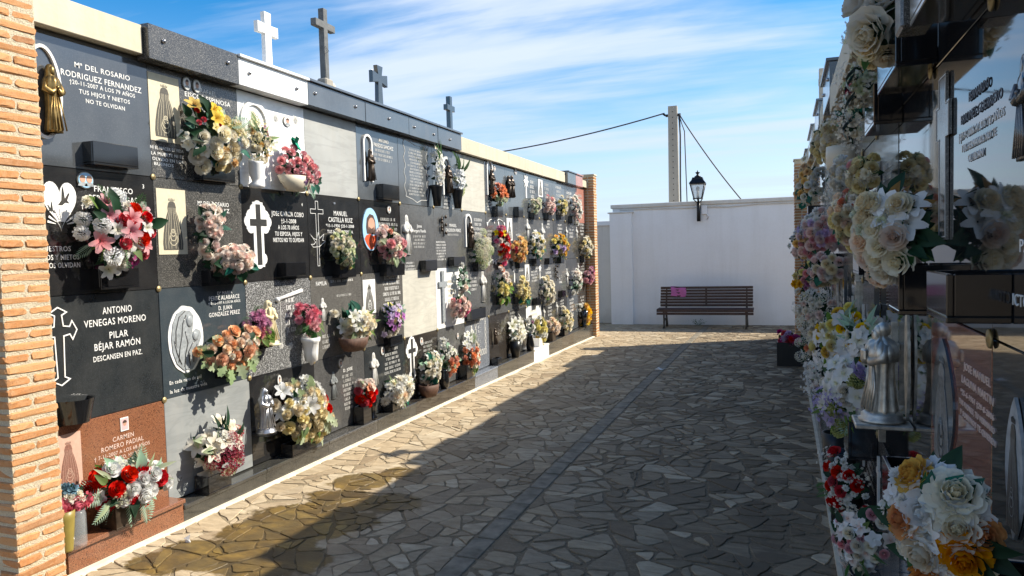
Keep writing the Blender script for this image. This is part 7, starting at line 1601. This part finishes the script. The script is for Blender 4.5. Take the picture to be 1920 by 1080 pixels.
B('Rpeony', 'large white and orange peonies in the lower right corner', [('peony', 'orange', .040, 1, (-.55, -.3, -.1, .15)), ('peony', 'amber', .034, 1, (-.5, -.3, .5, .7)), ('peony', 'orange', .042, 1, (.3, .55, -.3, -.1)), ('peony', 'orange', .036, 1, (-.1, .15, -.85, -.7)), ('peony', 'orange', .028, 1, (.7, .9, -.1, .1)), ('peony', 'amber', .026, 1, (-.85, -.7, -.3, -.1)), ('peony', 'ivory', .042, 1, (.15, .4, .55, .75)), ('peony', 'ivory', .040, 1, (.4, .65, .1, .3)), ('peony', 'purewhite', .040, 1, (-.25, -.05, .2, .4)), ('peony', 'cream', .040, 1, (-.2, .05, -.55, -.35)), ('peony', 'cream', .040, 1, (.55, .75, -.75, -.5)), ('peony', 'ivory', .034, 1, (-.75, -.6, -.6, -.4)), ('lily', 'purewhite', .028, 3, (-.3, .3, -.5, .3)), ('blossom', 'purewhite', .022, 9), ('blossom', 'purewhite', .022, 3, (-.5, .3, .7, 1)), ('carnation', 'white', .020, 4, (-.9, -.4, -.9, .6))], [('leaf', 'g_dark', .08, 9, (.3, 1, -.6, 1)), ('leaf', 'g_mid', .06, 4), ('leaf', 'g_teal', .07, 3, (-.2, .6, .6, 1)), ('leaf', 'g_fresh', .06, 3, (-.2, .5, -.9, -.3)), ('frond', 'g_teal', .05, 3)], rz=.07, up=.1, fill=45)
B('Rx1', 'small white and lilac flowers in front of the far right brick pillar', [('carnation', 'white', .042, 8), ('carnation', 'lilac', .036, 4), ('spray', 'grey', .07, 3)], [('leaf', 'g_teal', .08, 5), ('leaf', 'g_dark', .07, 5)], rz=.1)
B('Rx2', 'white roses with teal leaves between the cream pot and the peach roses', [('rose', 'white', .032, 10), ('rose', 'ivory', .030, 6), ('spray', 'ivory', .05, 2)], [('leaf', 'g_teal', .06, 7), ('leaf', 'g_dark', .06, 5)], rz=.08)
B('Rx3', 'loose sprig of tiny cream blossoms below the teal ribbons', [('spray', 'ivory', .05, 6), ('rose', 'ivory', .022, 5), ('carnation', 'palepeach', .02, 4)], [('leaf', 'g_mint', .05, 6), ('leaf', 'g_teal', .05, 4)], rz=.06)
B('Rx4', 'trailing white baby breath low on the right wall beside the orchids', [('spray', 'white', .07, 8), ('carnation', 'white', .028, 12), ('carnation', 'palepink', .026, 4)], [('leaf', 'g_mint', .06, 7), ('leaf', 'g_fresh', .05, 5)], rz=.1)
B('Rx5', 'greyish white hydrangeas with one coral bloom deep along the right wall', [('hydrangea', 'white', .045, 7), ('carnation', 'coral', .038, 2), ('carnation', 'ivory', .034, 5)], [('leaf', 'g_dark', .07, 5), ('leaf', 'g_fresh', .06, 4)], rz=.11)
B('Rx6', 'upright white irises with mint blades just left of the saint statue', [('lily', 'white', .040, 6), ('blossom', 'purewhite', .030, 4), ('rose', 'yellow', .022, 3)], [('blade', 'g_mint', .12, 9, (-1, 1, 0, 1)), ('leaf', 'g_dark', .06, 5)], rz=.08)
B('Rx7', 'dusty pink and cream roses under the pink and mauve rosebuds', [('rose', 'palepink', .036, 8), ('rose', 'cream', .034, 6), ('carnation', 'white', .03, 4)], [('round_leaf', 'g_teal', .08, 5, (-1, 1, -1, -.2)), ('leaf', 'g_dark', .06, 5)], rz=.1)
B('Rx8', 'buff roses with a pink bud just above the peach and buff roses', [('rose', 'buff', .026, 9), ('rose', 'pink', .018, 2), ('carnation', 'ivory', .022, 7)], [('blade', 'g_light', .06, 6), ('leaf', 'g_mid', .05, 5)], rz=.07)
BQ['Rpot'] = ['R', .19, 10.7, ground_z(.1, 10.7) + .34, .19, .09]
B('Rpot', 'magenta and red carnations in the tall square black pot', [('carnation', 'magenta', .055, 7), ('carnation', 'red', .055, 4), ('carnation', 'lilac', .05, 3, (-.3, .3, 0, 1))], [('leaf', 'g_dark', .07, 6)], rz=.12)
